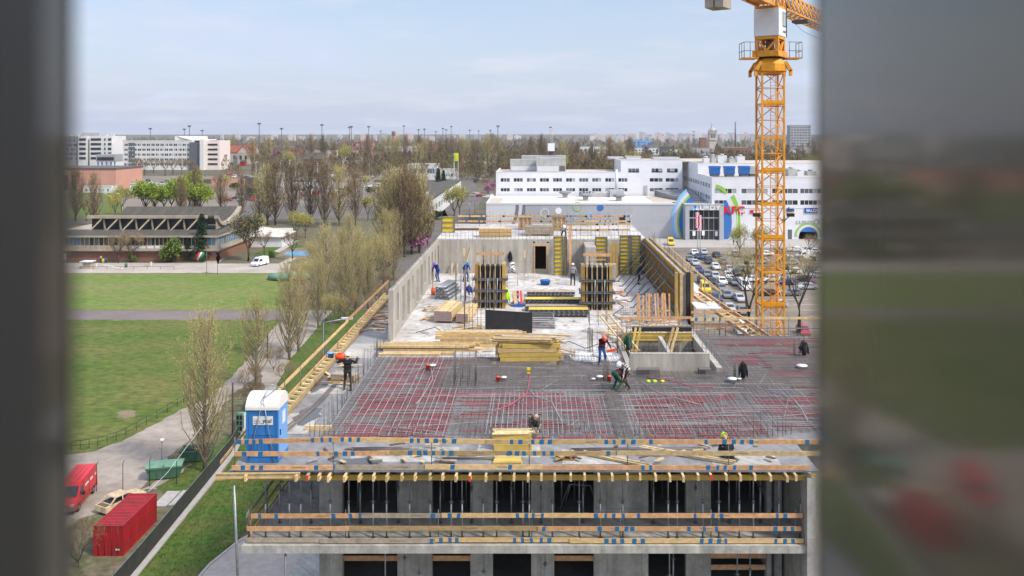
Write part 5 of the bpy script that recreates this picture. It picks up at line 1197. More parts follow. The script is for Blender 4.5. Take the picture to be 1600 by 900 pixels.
person('worker in a maroon hooded top and blue jeans holding a tool above the mat', (wk(940, 571)[0], wk(940, 571)[1], SL), R(18), 'cloth_maroon', 'cloth_jeans', lean=.35, helmet='helmet_orange', feet=((.14, -.12), (-.12, .10)), hands=((.34, -.45, .98), (.02, -.42, 1.05)), head=.5)
c = wk(940, 571); tag(B().bar((c[0] + .2, c[1] - .5, SL + .85), (c[0] + .75, c[1] - .5, SL + .98), .09, .12).build('power_tool', M['orange']), 'orange power tool in the hands of the worker in jeans', 'tool')
person('worker in green trousers bending far down over the mat, seen from behind', wm(961, 611), R(125), 'cloth_maroon', 'cloth_green', hips=.80, lean=1.45, feet=((.16, 0), (-.16, .04)), hands=((.12, -.62, .12), (-.08, -.66, .14)), head=.2, gloves='glove')
person('white helmeted worker in a white and black top bending beside the green trousers', wm(981, 607), R(-50), 'cloth_pied', 'cloth_camo', hips=.86, lean=.85, helmet='helmet_white', feet=((.15, -.05), (-.14, .12)), hands=((.15, -.55, .45), (-.12, -.55, .45)), head=.4, gloves='glove')
person('worker in blue overalls with a violet cap looking down beside the left parapet wall', wk(684, 440), R(-35), 'cloth_blue', 'cloth_blue', lean=.45, helmet='helmet_violet', feet=((.16, 0), (-.14, .1)), hands=((.15, -.35, .75), (-.35, -.3, .7)), head=.5)
person('worker in blue overalls and blue cap carrying a plank before the rear wall', wk(727, 440), R(40), 'cloth_blue', 'cloth_blue', lean=.4, helmet='helmet_blue', feet=((.15, -.1), (-.14, .12)), hands=((.25, -.35, .95), (-.2, -.3, 1.0)), head=.5)
c = wk(727, 440); tag(B().bar((c[0] - .05, c[1] + .15, SL + 1.0), (c[0] + .35, c[1] + .5, SL + 2.7), .16, .06).build('timber_plank', M['timber_pale']), 'plank carried over the shoulder by the second man in blue', 'plank')
person('worker in a grey jacket and white helmet facing the rear wall', wk(895, 446), R(175), 'cloth_grey', 'cloth_dark', helmet='helmet_white', feet=((.14, 0), (-.14, .03)), hands=((.32, -.2, .95), (-.32, -.15, .9)))
person('worker in dark clothes standing among the slanted braces by the brown wall', wk(997, 444), R(100), 'cloth_dark', 'cloth_black', lean=.3, feet=((.13, 0), (-.13, .1)), hands=((.25, -.4, .9), (-.2, -.4, .9)), head=.3)
person('worker in a spotted jacket crouching on the mat behind the small beam stack', wm(834, 673), R(8), 'cloth_camo', 'cloth_dark', hips=.28, lean=.7, hair='cloth_pied', feet=((.2, -.12), (-.18, -.05)), hands=((.12, -.5, .2), (-.1, -.5, .22)), head=.3)
person('worker in black with lime green bands crouching on the front deck behind the rail', wk(1140, 722), R(190), 'cloth_black', 'cloth_dark', hips=.3, lean=.7, helmet='hivis', feet=((.18, -.1), (-.18, 0)), hands=((.2, -.5, .25), (-.18, -.5, .22)), head=.3)
person('worker in a white helmet leaning over the top of the rear wall', (xb(881, 72), 72, 25.72), R(0), 'cloth_pied', 'cloth_dark', hips=.6, lean=.9, helmet='helmet_white', feet=((.15, 0), (-.15, .25)), hands=((.35, -.6, .5), (-.3, -.6, .5)), head=.3)
for x, y, rz, tp, lab in ((58.3, 261.5, 0, 'cloth_black', 'person in black standing at the glass entrance of the shopping centre'), (61, 252, 90, 'cloth_dark', 'person in dark clothes walking across the forecourt'), (-116, 219, 0, 'cloth_pied', 'person in a pale top standing at the sports hall door')):
    person(lab, (x, y, .08), R(rz), tp, 'cloth_black')
# ================================================================ shopping centre
def windows(parent, x0, x1, n, z0, z1, y, mats_, panes=3, gap=.28, ax='y', sgn=-1, fill=.62, name='window', seed=1, skip=()):
    """n windows of several panes each, set back in the wall; returns the holes to cut"""
    r_ = random.Random(seed); hol = []; st = (x1 - x0) / n
    for i in range(n):
        if i in skip: continue
        a = x0 + i * st + st * (1 - fill) / 2; b_ = a + st * fill
        hol.append((a, b_, z0, z1)); w = (b_ - a) / panes; b = B()
        for k in range(panes):
            p, q = a + k * w + (0 if k == 0 else gap * .3), a + (k + 1) * w - (0 if k == panes - 1 else gap * .3)
            mi = r_.choice((0, 0, 0, 1, 1, 2))
            if ax == 'y': b.box(p, q, y + .12, y + .16, z0, z1, mi)
            else: b.box(y + .12, y + .16, p, q, z0, z1, mi)
            if k < panes - 1:
                if ax == 'y': b.box(q, q + gap * .6, y + .02, y + .14, z0, z1, 3)
                else: b.box(y + .02, y + .14, q, q + gap * .6, z0, z1, 3)
        b.build(name, [M[m] for m in mats_] + [M['mall_pale']], parent)
    return hol
GW = ('glass_dark', 'glass_grey', 'glass_pale')
YF = 268.0
def fx(u, y=YF): return (u - U0) / F * y
def fz(v, y=YF): return CH - (v - V0) / F * y
# low front hall
ml = thing('shopping_hall', 'low grey shopping hall with circles on its facade and a flat white roof', 'shopping centre', (20, YF, 0))
B().box(fx(760), fx(1056), YF, 304, 0, 11.0).build('wall', M['mall_grey'], ml)
B().box(fx(760) - .1, fx(1056), YF - .15, YF + .25, 10.95, 11.5).box(fx(760) - .15, fx(760) + .3, YF + .25, 304, 10.95, 11.5).build('roof_edge', M['mall_pale'], ml)
B().box(fx(760) + .3, fx(1056), YF + .25, 304, 10.97, 11.05).build('roof', M['roof_pale'], ml)
B().box(fx(762), fx(782), YF + 1, 292, 11.06, 11.10).box(40, 57, YF + 8, 300, 11.06, 11.10).build('roof_patch', M['roof_sand'], ml)
B().prism([(fx(760) - .05, 0), (fx(803), 0), (fx(808), 11), (fx(760) - .05, 11)], 'y', YF - .06, YF - .002).build('pale_panel', M['mall_pale'], ml)
for a, mm in ((806, 'mall_dark'), (811, 'mall_pale'), (817, 'mall_dark')):
    pts = [(fx(a) - 1.6 * (1 - k / 8) ** 2 * 2.4, 11 * k / 8) for k in range(9)]; w = .9 if mm == 'mall_dark' else 1.1
    B().prism(pts + [(x + w, z) for x, z in pts[::-1]], 'y', YF - .12, YF - .065).build('curved_stripe', M[mm], ml)
def disc(parent, x, z, r, mm, r0=0, y=YF, name='circle', n=28, d=.1):
    b = B()
    if r0:
        for i in range(n):
            a0, a1 = 2 * math.pi * i / n, 2 * math.pi * (i + 1) / n
            b.prism([(x + r * math.cos(a0), z + r * math.sin(a0)), (x + r * math.cos(a1), z + r * math.sin(a1)), (x + r0 * math.cos(a1), z + r0 * math.sin(a1)), (x + r0 * math.cos(a0), z + r0 * math.sin(a0))], 'y', y - d, y - .003)
    else: b.prism([(x + r * math.cos(2 * math.pi * i / n), z + r * math.sin(2 * math.pi * i / n)) for i in range(n)], 'y', y - d, y - .003)
    return b.build(name, M[mm], parent)
for u, v, r, r0, mm in ((851, 333, 1.5, 1.15, 'mall_pale'), (872.5, 329.5, 1.05, 0, 'sign_white'), (902, 323, 1.55, 1.3, 'ring_green'), (938, 324.5, 1.1, 0, 'ring_blue'), (892, 345, 1.5, 1.1, 'ring_sky'), (922, 337, 1.0, .5, 'ring_sky')): disc(ml, fx(u), fz(v), r, mm, r0)
B().box(fx(968), fx(977), YF - .1, YF - .003, fz(353), fz(339)).build('dark_panel', M['glass_dark'], ml)
# entrance portal with its sweeping rings
xa, xb2, yp = fx(1071, 263), fx(1131, 263), 263.0
B().box(xa, xb2, yp, 275, 9.6, 11.2).box(xa, xa + 1.3, yp, 275, 0, 9.6).box(xb2 - 1.4, xb2, yp, 275, 0, 9.6).build('entrance_portal', M['mall_grey'], ml)
B().box(xa - .1, xb2 + .1, yp - .1, 276, 11.2, 11.55).build('portal_roof', M['unit_grey'], ml)
gl = B().box(xa + 1.3, xb2 - 1.4, yp + 1.2, yp + 1.4, 0, 9.6); go = gl.build('entrance_glass', M['glass_dark'], ml)
fb = B().box(xa + 1.3, xb2 - 1.4, yp + 1.05, yp + 1.25, 6.9, 7.25).box(xa + 1.3, xb2 - 1.4, yp + 1.05, yp + 1.25, 2.9, 3.1)
for i in range(1, 6): x = xa + 1.3 + (xb2 - xa - 2.7) * i / 6; fb.box(x - .06, x + .06, yp + 1.1, yp + 1.25, 0, 9.6)
fb.build('glazing_bars', M['unit_grey'], go)
ps = B()
for x, z in ((xa + 2.5, 1.3), (xa + 5.5, 1.4), (xb2 - 2.6, 1.2)): ps.box(x, x + .9, yp + 1.0, yp + 1.15, z, z + 1.5)
ps.build('poster', M['sign_white'], go)
def sweep(parent, cx, cz, radii, a0, a1, y, cols, clipx=None):
    for (ri, ro), mm, dd in zip(radii, cols, range(9)):
        b = B(); n = 14
        for i in range(n):
            t0, t1 = R(a0 + (a1 - a0) * i / n), R(a0 + (a1 - a0) * (i + 1) / n)
            b.prism([(cx + ri * math.cos(t0), max(cz + ri * 1.2 * math.sin(t0), 0)), (cx + ro * math.cos(t0), max(cz + ro * 1.2 * math.sin(t0), 0)), (cx + ro * math.cos(t1), max(cz + ro * 1.2 * math.sin(t1), 0)), (cx + ri * math.cos(t1), max(cz + ri * 1.2 * math.sin(t1), 0))], 'y', y - .12, y - .004)
        b.build('ring_band', M[mm], parent)
xm = (xa + xb2) / 2 + 1
sweep(ml, xm, 5.2, ((6.0, 8.4), (8.4, 9.0), (9.0, 10.0), (10.0, 10.9)), 124, 236, YF, ('ring_blue', 'ring_green', 'mall_pale', 'ring_sky'))
text('LURDY', 2.0, .08, M['sign_white'], ml, 'lettering', (xa + 7.2, yp - .1, 9.75), bold=.03, sx=1.25)
disc(ml, xa + 2.6, 10.3, .75, 'ring_sky', .0, yp, 'emblem'); disc(ml, xa + 3.2, 10.8, .42, 'ring_blue', 0, yp - .1, 'emblem')
# roof plant of the low hall
def hood(x, y, z, s, lab):
    t = thing('roof_vent', lab, 'roof vent', (x, y, z), 0, 'roof vents on the low hall'); B().box(x - .8 * s, x + .8 * s, y - .8 * s, y + .8 * s, z, z + 1.0 * s).build('base', M['unit_grey'], t)
    B().lathe([(.9 * s, 1.0 * s), (2.0 * s, 1.5 * s), (2.0 * s, 1.8 * s), (1.3 * s, 2.2 * s), (.2, 2.25 * s)], 6, (x, y, z), sm=False).build('hood', M['galv'], t)
hood(fx(883, 296), 296, 11.06, 1.1, 'grey hexagonal roof vent furthest back on the low hall'); hood(fx(915, 284), 284, 11.06, 1.1, 'grey hexagonal roof vent left of the middle of the low hall roof'); hood(fx(967, 282), 282, 11.06, 1.1, 'grey hexagonal roof vent on the right of the low hall roof')
t = thing('roof_unit', 'large pale ventilation unit with a chimney on the low hall roof', 'ventilation unit', (fx(962, 299), 299, 11))
B().box(fx(952, 299), fx(974, 299), 297, 302, 11.06, 13.6).build('cabinet', M['unit_grey'], t); B().tube((fx(963, 300), 300, 13.5), (fx(963, 300), 300, 21), .5, n=10).build('flue', M['mall_pale'], t); B().box(fx(922, 300), fx(950, 300), 298, 301, 11.06, 12.5).build('cabinet', M['unit_grey'], t)
for i in range(5): t2 = B().box(fx(905 + i * 5, 302), fx(908.5 + i * 5, 302), 300.5, 302.5, 11.06, 12.6 + .3 * (i % 2)); t2.build('condenser', M['unit_dark'], t)
# middle white block
YM = 305.0
mid = thing('white_office_block', 'long white office block with two rows of windows behind the low hall', 'building', (10, YM, 0))
h1 = []
L0, L1, RR = fx(775, YM), fx(970, YM), fx(1066, YM)
for k, (za, zb) in enumerate(((16.2, 17.5), (12.6, 13.8))): h1 += windows(mid, L0 + 1, L1 + 3.2, 10, za, zb, YM, GW, 3, .25, fill=.68, seed=3 + k)
for k, (za, zb) in enumerate(((16.2, 17.5), (12.6, 13.8))): h1 += windows(mid, L1 + 10.2, RR - .8, 2, za, zb, YM, GW, 3, .25, fill=.80, seed=8 + k)
h1 += windows(mid, L1 + 2.3, L1 + 7.3, 1, 20, 21.1, YM, GW, 3, .25, fill=.8, seed=11); h1 += windows(mid, L1 + 10.6, RR - .8, 2, 20, 21.1, YM, GW, 3, .25, fill=.7, seed=12)
B().wall(L0, RR, 0, 19.6, YM, YM + .5, h1).wall(L1 + .02, RR, 19.6, 24.2, YM, YM + .5, [h for h in h1 if h[2] > 19]).box(L0, L0 + .5, YM + .5, 336, 0, 19.6).box(L1, L1 + .4, YM + .5, 330, 19.5, 24.2).build('wall', M['mall_white'], mid)
B().box(L0 + .5, L1, YM + .5, 336, 19.0, 19.3).box(L1 + .4, RR + 20, YM + .5, 336, 23.5, 23.8).build('roof', M['roof_sand'], mid)
B().box(L0, L1, YM - .05, YM + .55, 19.6, 19.9).box(L1, RR, YM - .05, YM + .55, 24.2, 24.5).box(L0 - .05, L0 + .5, YM + .5, 336, 19.6, 19.9).build('parapet', M['mall_pale'], mid)
B().box(RR - 14.2, RR - 13, YM - .3, YM, 11.1, 14.8).build('roof_door', M['unit_grey'], mid)
for (ua, ub, va, vb, y, lab) in ((797, 842, 249, 262, 318, 'wide grey'), (815, 884, 243, 258, 324, 'tall pale'), (838, 874, 246, 262, 312, 'cream'), (860, 884, 246, 264, 316, 'square grey'), (950, 975, 246, 256, 326, 'distant grey'), (978, 1002, 244, 252, 318, 'white raised'), (1020, 1062, 246, 252, 322, 'long flat')):
    zb = 19.3 if ub < 960 else 23.8
    t = thing('roof_unit', lab + ' plant housing on the roof of the white office block', 'ventilation unit', (fx((ua + ub) / 2, y), y, zb), 0, 'plant on the white office roof')
    zt_ = max(fz(va, y), zb + 1); B().box(fx(ua, y), fx(ub, y), y, y + 5, zb, zt_).build('housing', M['unit_grey'], t); B().box(fx(ua, y) + .3, fx(ub, y) - .3, y - .12, y - .01, zb + .4, zb + .4 + (zt_ - zb) * .35).build('grille', M['unit_dark'] if ub % 4 == 0 else M['mall_pale'], t)
t = thing('roof_tower', 'white sign box on a dark lattice base above the white office roof', 'sign tower', (fx(862, 326), 326, 19.3))
B().box(fx(856, 326), fx(866.5, 326), 325, 328, fz(236, 326), fz(224, 326)).build('sign_box', M['sign_white'], t)
b = B(); xx0, xx1 = fx(857, 326), fx(866, 326)
for x in (xx0, xx1): b.box(x - .1, x + .1, 325.2, 325.5, 19, fz(236, 326))
for k in range(3): z = 19.4 + k * 2.1; b.bar((xx0, 325.3, z), (xx1, 325.3, z + 2.1), .15, .15); b.bar((xx1, 325.35, z), (xx0, 325.35, z + 2.1), .15, .15)
b.box(xx0, xx1, 327, 327.3, 19.3, fz(236, 326)); b.build('lattice_base', M['unit_dark'], t)
b = B()
for x in (fx(860, 326), fx(863, 326)): b.tube((x, 326, fz(224, 326)), (x, 326, fz(200, 326)), .12)
for z in (210, 204): b.tube((fx(858, 326), 326, fz(z, 326)), (fx(865, 326), 326, fz(z, 326)), .1)
b.build('antenna', M['unit_grey'], t)
# right white building
XS, YR = 57.2, 265.0
rb_ = thing('white_shopping_block', 'white shopping block with shop signs and a round tunnel entrance on the right', 'shopping centre', (90, YR, 0))
ZR1 = 19.9; hs = []; XE = 150
starts = [(1116, 1151, 0), (1158, 1200, 1), (1206, 1247, 0), (1250, 1284, 1), (1292, 1334, 0), (1340, 1380, 1), (1388, 1428, 0)]
for k, (va, vb) in enumerate(((295, 302), (313, 320))):
    for i, (ua, ub, m_) in enumerate(starts): hs += windows(rb_, fx(ua, YR), fx(ub, YR), 1, fz(vb, YR), fz(va, YR), YR, GW if m_ == 0 or k else ('glass_grey', 'glass_pale', 'glass_pale'), 5, .22, fill=.97, seed=20 + i + 9 * k)
tc_x, tr_ = fx(1263, YR), 3.1
ax_ = [(tc_x - tr_ * .92, tc_x + tr_ * .92, 0, 2.2)]
n = 10
B().wall(XS, XE, 0, ZR1, YR, YR + .5, hs + [(tc_x - tr_, tc_x + tr_, 0, 4.0)]).build('wall', M['mall_white'], rb_)
hs2 = []
for k, (za, zb) in enumerate(((16.4, 17.8), (12.6, 13.9))): hs2 += windows(rb_, YR + 2, 316, 11, za, zb, XS, ('glass_grey', 'glass_pale', 'glass_grey') if k else GW, 2, .25, 'x', fill=.7, seed=40 + k)
hs2 += windows(rb_, 300, 317, 4, 19.6, 21.2, XS, GW, 1, .2, 'x', fill=.2, seed=44)
B().wall(YR + .5, 318, 0, ZR1, XS, XS + .5, [h for h in hs2 if h[3] < ZR1], 'x').wall(288, 318, ZR1, 23.6, XS, XS + .5, [(h[0], h[1], ZR1, h[3]) for h in hs2 if h[3] > ZR1], 'x').box(XS + .5, XE, 288, 288.5, ZR1 - .5, 23.6).build('side_wall', M['mall_white'], rb_)
B().box(XS + .5, XE, YR + .5, 288, ZR1 - .6, ZR1 - .3).box(XS + .5, XE, 288.5, 330, 23.0, 23.3).build('roof', M['roof_sand'], rb_)
B().box(XS - .05, XE, YR - .05, YR + .5, ZR1, ZR1 + .25).box(XS - .05, XS + .5, YR + .5, 288, ZR1, ZR1 + .25).box(XS - .05, XS + .5, 288, 318, 23.6, 23.9).box(XS + .5, XE, 288 - .05, 288.5, 23.6, 23.9).build('parapet', M['mall_pale'], rb_)
B().box(XS - .1, XE, YR - .08, YR - .004, 9.95, 10.08).build('ledge_line', M['unit_grey'], rb_)
# tunnel mouth
b = B(); m_ = 16
for i in range(m_):
    t0, t1 = math.pi * i / m_, math.pi * (i + 1) / m_
    b.prism([(tc_x + tr_ * math.cos(t0), .9 + tr_ * math.sin(t0)), (tc_x + 3.9 * math.cos(t0), .9 + 3.9 * math.sin(t0)), (tc_x + 3.9 * math.cos(t1), .9 + 3.9 * math.sin(t1)), (tc_x + tr_ * math.cos(t1), .9 + tr_ * math.sin(t1))], 'y', YR - .14, YR + .1)
b.build('tunnel_arch', M['mall_pale'], rb_)
b = B()
for i in range(m_):
    t0, t1 = math.pi * i / m_, math.pi * (i + 1) / m_
    b.prism([(tc_x + 3.9 * math.cos(t0), .9 + 3.9 * math.sin(t0)), (tc_x + 4.5 * math.cos(t0), .9 + 4.5 * math.sin(t0)), (tc_x + 4.5 * math.cos(t1), .9 + 4.5 * math.sin(t1)), (tc_x + 3.9 * math.cos(t1), .9 + 3.9 * math.sin(t1))], 'y', YR - .10, YR - .003)
b.build('tunnel_ring', M['ring_green'], rb_)
B().box(tc_x - tr_, tc_x + tr_, YR + 14, YR + 14.2, 0, 5).box(tc_x - tr_, tc_x - tr_ + .1, YR + .5, YR + 14, 0, 5).box(tc_x + tr_ - .1, tc_x + tr_, YR + .5, YR + 14, 0, 5).box(tc_x - tr_, tc_x + tr_, YR + .5, YR + 14, 4.0, 5).build('tunnel', M['inside_shade'], rb_)
B().prism([(tc_x + 3.05 * math.cos(math.pi * (.17 + .66 * i / 10)), .9 + 3.05 * math.sin(math.pi * (.17 + .66 * i / 10))) for i in range(11)], 'y', YR - .05, YR - .01).build('tunnel_fascia', M['ring_blue'], rb_)
B().box(tc_x - 6.6, tc_x - 5.3, YR - .1, YR - .003, 0, 3.2).build('side_door', M['glass_grey'], rb_)
sweep(rb_, xm - 2.6, 5.6, ((7.4, 10.8), (10.8, 12.3), (12.3, 13.7)), -38, 33, YR, ('ring_blue', 'mall_pale', 'ring_green'))
sweep(rb_, fx(1112, YR) + 1.0, 11.8, ((4.0, 5.0),), 35, 85, YR, ('ring_green',))
text('KFC', 3.3, .15, M['sign_red'], rb_, 'lettering', (fx(1148, YR) - .2, YR - .3, fz(333.5, YR)), bold=.07, sx=1.15)
B().box(fx(1172, YR), fx(1191, YR), YR - .3, YR - .004, fz(333, YR), fz(328, YR)).build('shop_sign', M['sign_red'], rb_)
B().box(fx(1177, YR), fx(1190, YR), YR - .34, YR - .31, fz(332, YR), fz(329, YR)).build('shop_sign', M['sign_white'], rb_)
text('dm', 2.0, .1, M['sign_blue'], rb_, 'lettering', (fx(1234.5, YR), YR - .2, fz(330.5, YR)), bold=.04)
B().box(fx(1231, YR), fx(1239.5, YR), YR - .2, YR - .004, fz(332.6, YR), fz(331, YR)).build('shop_sign', M['sign_yellow'], rb_)
B().box(fx(1257, YR), fx(1277.5, YR), YR - .3, YR - .004, fz(332.5, YR), fz(325, YR)).build('shop_sign', M['sign_blue'], rb_)
text('ALDI', 1.25, .05, M['sign_white'], rb_, 'lettering', (fx(1269.5, YR), YR - .36, fz(331, YR)), bold=.02, sx=1.1)
disc(rb_, fx(1261.3, YR), fz(328.8, YR), .55, 'ring_sky', 0, YR - .3, 'emblem', d=.06)
text('LURDY', 1.5, .05, M['unit_grey'], rb_, 'lettering', (fx(1259, YR), YR - .12, fz(349.5, YR)), sx=1.35)
disc(rb_, fx(1276, YR), fz(346.5, YR), .95, 'unit_grey', .6, YR, 'emblem'); 
# cooling units on the right roof
for i, (u, y) in enumerate(((1118, 276), (1141, 276), (1164, 277), (1179, 278))):
    x = fx(u, y); lab = ('first blue cooling tower on the white roof, nearest the corner', 'middle blue cooling tower on the white roof', 'third blue cooling tower on the white roof beside the crane mast', 'pale grey cooling unit right of the blue ones')[i]
    t = thing('cooling_tower', lab, 'cooling tower', (x, y, ZR1 - .3), 0, 'cooling towers on the white roof' if i < 3 else None); mm = 'cool_blue' if i < 3 else 'unit_grey'
    B().box(x - 1.6, x + 1.6, y, y + 3.0, ZR1 + .6, ZR1 + 2.6).build('casing', M[mm], t); B().box(x - 1.75, x + 1.75, y - .1, y + 3.1, ZR1 + 2.62, ZR1 + 3.3).build('fan_deck', M[mm], t)
    B().box(x - 1.4, x + 1.4, y + .2, y + 2.8, ZR1 - .3, ZR1 + .58).build('base', M['unit_dark'], t)
    b = B()
    for k in range(7): b.box(x - 1.55 + k * .47, x - 1.42 + k * .47, y - .05, y - .002, ZR1 + .7, ZR1 + 2.55)
    b.build('ribs', M[mm], t)
for i, (ua, ub, y, zb, h) in enumerate(((1100, 1108, 296, 23.3, 2), (1112, 1118, 300, 23.3, 2.5), (1122, 1136, 305, 23.3, 2.6), (1140, 1148, 302, 23.3, 1.6), (1152, 1164, 308, 23.3, 2.2), (1232, 1244, 279, ZR1 - .3, 2.6), (1246, 1256, 281, ZR1 - .3, 1.6), (1262, 1276, 284, ZR1 - .3, 1.5))):
    lab = 'pale roof machine on the right shopping block, place %d from the left' % (i + 1)
    t = thing('roof_unit', lab, 'ventilation unit', (fx(ua, y), y, zb), 0, 'plant on the right roof'); B().box(fx(ua, y), fx(ub, y), y, y + 3.5, zb, zb + h).build('housing', M['unit_grey' if i % 2 else 'mall_pale'], t)
    B().lathe([(.6, h), (.9, h + .3), (.8, h + .6), (.1, h + .7)], 8, (fx((ua + ub) / 2, y), y + 1.6, zb)).build('cowl', M['unit_grey'], t)
# glazed link roof between the blocks
t = thing('link_roof', 'grey sloping glass roof between the low hall and the white side wall', 'roof', (52, 285, 11))
B().add([(44, 302, 13.2), (56.9, 302, 13.8), (56.9, 270, 11.7), (52, 270, 11.6)], [(0, 1, 2, 3)]).add([(44, 302, 11), (44, 302, 13.2), (52, 270, 11.6), (52, 270, 11.06)], [(0, 1, 2, 3)]).build('glass_slope', M['glass_grey'], t)
b = B()
for k in range(9): f = k / 8; b.bar(V((44, 302, 13.25)).lerp(V((52, 270, 11.65)), f), V((56.9, 302, 13.85)).lerp(V((56.9, 270, 11.75)), f), .2, .1)
b.build('glazing_bars', M['unit_grey'], t)
# flags, bushes and signs in front
for u, v0, lab in ((1090, 372, 'left one'), (1094, 378, 'right one')):
    y = 236; x = fx(u, y); t = thing('banner_pole', 'white pole with a pink and white banner before the entrance, ' + lab, 'flag', (x, y, 0), 0, 'banner poles before the entrance'); zt_ = fz(331 if u == 1090 else 336, y)
    B().tube((x, y, 0), (x, y, zt_), .09).build('pole', M['paint_white'], t); B().box(x - .55, x + .45, y - .06, y - .02, zt_ - 4.6, zt_ - .1).build('banner', M['pink_cloth'], t)
for i, u in enumerate((1152, 1157, 1162)):
    y = 250; x = fx(u, y); tag(B().tube((x, y, 0), (x, y, 10.5), .08).build('flag_pole', M['paint_white']), 'bare white flag pole beside the entrance rings, %s of three' % ('left', 'middle', 'right')[i], 'flag pole')

# ================================================================ cars
def car_proto(name, kind):
    t = thing(name, 'x', 'car', (0, 0, 0)); L_, W, Hh = {'hatch': (4.1, 1.74, 1.48), 'sedan': (4.6, 1.8, 1.44), 'van': (5.0, 1.95, 2.2)}[kind]
    hw = W / 2
    if kind == 'hatch': pr = [(-2.05, .35), (-2.03, .62), (-1.9, .78), (-1.05, .90), (1.9, .92), (2.03, .75), (2.05, .35)]; cb_ = [(-1.1, .88), (-.35, 1.42), (1.3, 1.48), (1.95, .90)]
    elif kind == 'sedan': pr = [(-2.3, .35), (-2.28, .62), (-2.1, .76), (-1.1, .90), (1.5, .93), (2.2, .90), (2.3, .7), (2.3, .35)]; cb_ = [(-1.15, .88), (-.4, 1.40), (.9, 1.44), (1.65, .92)]
    else: pr = [(-2.5, .35), (-2.48, .8), (-2.3, 1.0), (-1.75, 1.15), (2.45, 1.15), (2.5, .35)]; cb_ = [(-1.8, 1.13), (-1.1, 2.05), (-.8, 2.2), (2.4, 2.2), (2.47, 1.13)]
    b = LB(); n = len(pr)
    vs = [(x, -hw, z) for x, z in pr] + [(x, hw, z) for x, z in pr] + [(x, -hw * .93, max(z, .6) if 0 else z) for x, z in pr]
    b.prism(pr, 'y', -hw, hw)
    m = len(cb_); c0 = [(x, -hw * .95, z) if z < 1.2 and kind != 'van' or z < 1.16 else (x, -hw * .8, z) for x, z in cb_]; c1 = [(x, -y, z) for x, y, z in c0]
    b.add(c0 + c1, [(i, (i + 1) % m, m + (i + 1) % m, m + i) for i in range(m)] + [list(range(m))[::-1], list(range(m, 2 * m))])
    body = b.build('body', M['car'], t)
    g = LB(); top = max(z for x, z in cb_); lo = cb_[0][1]
    def q(a, b_, f0, f1): a, b_ = V(a), V(b_); return a.lerp(b_, f0), a.lerp(b_, f1)
    # windscreen, rear window, side windows laid 6 mm proud
    A, Bp = V(c0[0]), V(c0[1]); A2, B2_ = V(c1[0]), V(c1[1]); nrm = (B2_ - A2).cross(A - A2).normalized(); nrm = nrm if nrm.z > 0 else -nrm; o = nrm * .008
    g.add([A.lerp(Bp, .12) + V((0, .12, 0)) + o, A2.lerp(B2_, .12) - V((0, .12, 0)) + o, A2.lerp(B2_, .92) - V((0, .1, 0)) + o, A.lerp(Bp, .92) + V((0, .1, 0)) + o], [(0, 1, 2, 3)])
    A, Bp = V(c0[-1]), V(c0[-2]); A2, B2_ = V(c1[-1]), V(c1[-2]); nrm = (B2_ - A2).cross(A - A2).normalized(); nrm = nrm if nrm.x > 0 else -nrm; o = nrm * .008; f0 = .25 if kind != 'van' else .45
    g.add([A.lerp(Bp, f0) + V((0, .12, 0)) + o, A2.lerp(B2_, f0) - V((0, .12, 0)) + o, A2.lerp(B2_, .92) - V((0, .1, 0)) + o, A.lerp(Bp, .92) + V((0, .1, 0)) + o], [(0, 1, 2, 3)])
    xs = [cb_[0][0] + .35, cb_[1][0] + .12, cb_[-2][0] - .1, cb_[-1][0] - .35] if kind != 'van' else [-1.5, -1.0, -.1, -.1]
    for s in (-1, 1):
        y0, y1 = s * (hw * .95 + .004), s * (hw * .8 + .012); z0_, z1_ = lo + .08, top - .1
        if kind == 'van': y1 = s * (hw * .87 + .012); z1_ = 1.8
        mid = (xs[1] + xs[2]) / 2
        for xa_, xb_, xc, xd in ((xs[0], mid - .04, mid - .04, xs[1]), (mid + .04, xs[3], xs[2], mid + .04)) if kind != 'van' else ((xs[0], xs[3], xs[2], xs[1]),):
            g.add([(xa_, y0 * .99, z0_), (xb_, y0 * .99, z0_), (xc, y1, z1_), (xd, y1, z1_)], [(0, 1, 2, 3)])
    g.build('window', M['glass_dark'], t)
    for x in (-L_ * .31, L_ * .29):
        for s in (-1, 1): w = LB(); w.tube((x, s * (hw - .16), .32), (x, s * (hw + .01), .32), .32, n=14); w.tube((x, s * (hw + .01), .32), (x, s * (hw + .02), .32), .19, n=10, m=1); w.build('wheel', [M['rubber'], M['galv']], t)
    for s in (-1, 1):
        w = LB(); w.box(pr[0][0] - .012, pr[0][0] + .2, s * hw * .72 - .16, s * hw * .72 + .16, .6, .72); w.build('headlight', M['glass_pale'], t)
        w = LB(); w.box(pr[-1][0] - .12, pr[-1][0] + .012, s * hw * .8 - .1, s * hw * .8 + .1, .62, .82); w.build('tail_light', M['sign_red'], t)
    return t
PC = {k: car_proto('parked_car' if k != 'van' else 'parked_van', k) for k in ('hatch', 'sedan', 'van')}
COLS = {'white': (.75, .75, .75), 'silver': (.42, .43, .44), 'grey': (.17, .175, .18), 'black': (.02, .02, .022), 'dark blue': (.02, .04, .13), 'red': (.4, .015, .02), 'yellow': (.75, .5, .01), 'green': (.06, .14, .09)}
USED = set()
def car(kind, x, y, rz, col, place, group, z=.045):
    p = PC[kind]; lab = '%s %s %s' % (col, {'hatch': 'small car', 'sedan': 'car', 'van': 'van'}[kind], place)
    rz = R(rz)
    if kind not in USED:
        USED.add(kind); p.location = (x, y, z); p.rotation_euler = (0, 0, rz); p['label'] = lab; p['group'] = group; recolor(p, (*COLS[col], 1)); o = p
    else: o = dup(p, (x, y, z), rz, lab, group, color=(*COLS[col], 1))
    o['category'] = 'car' if kind != 'van' else 'van'
    if group is None and 'group' in o: del o['group']
    return o
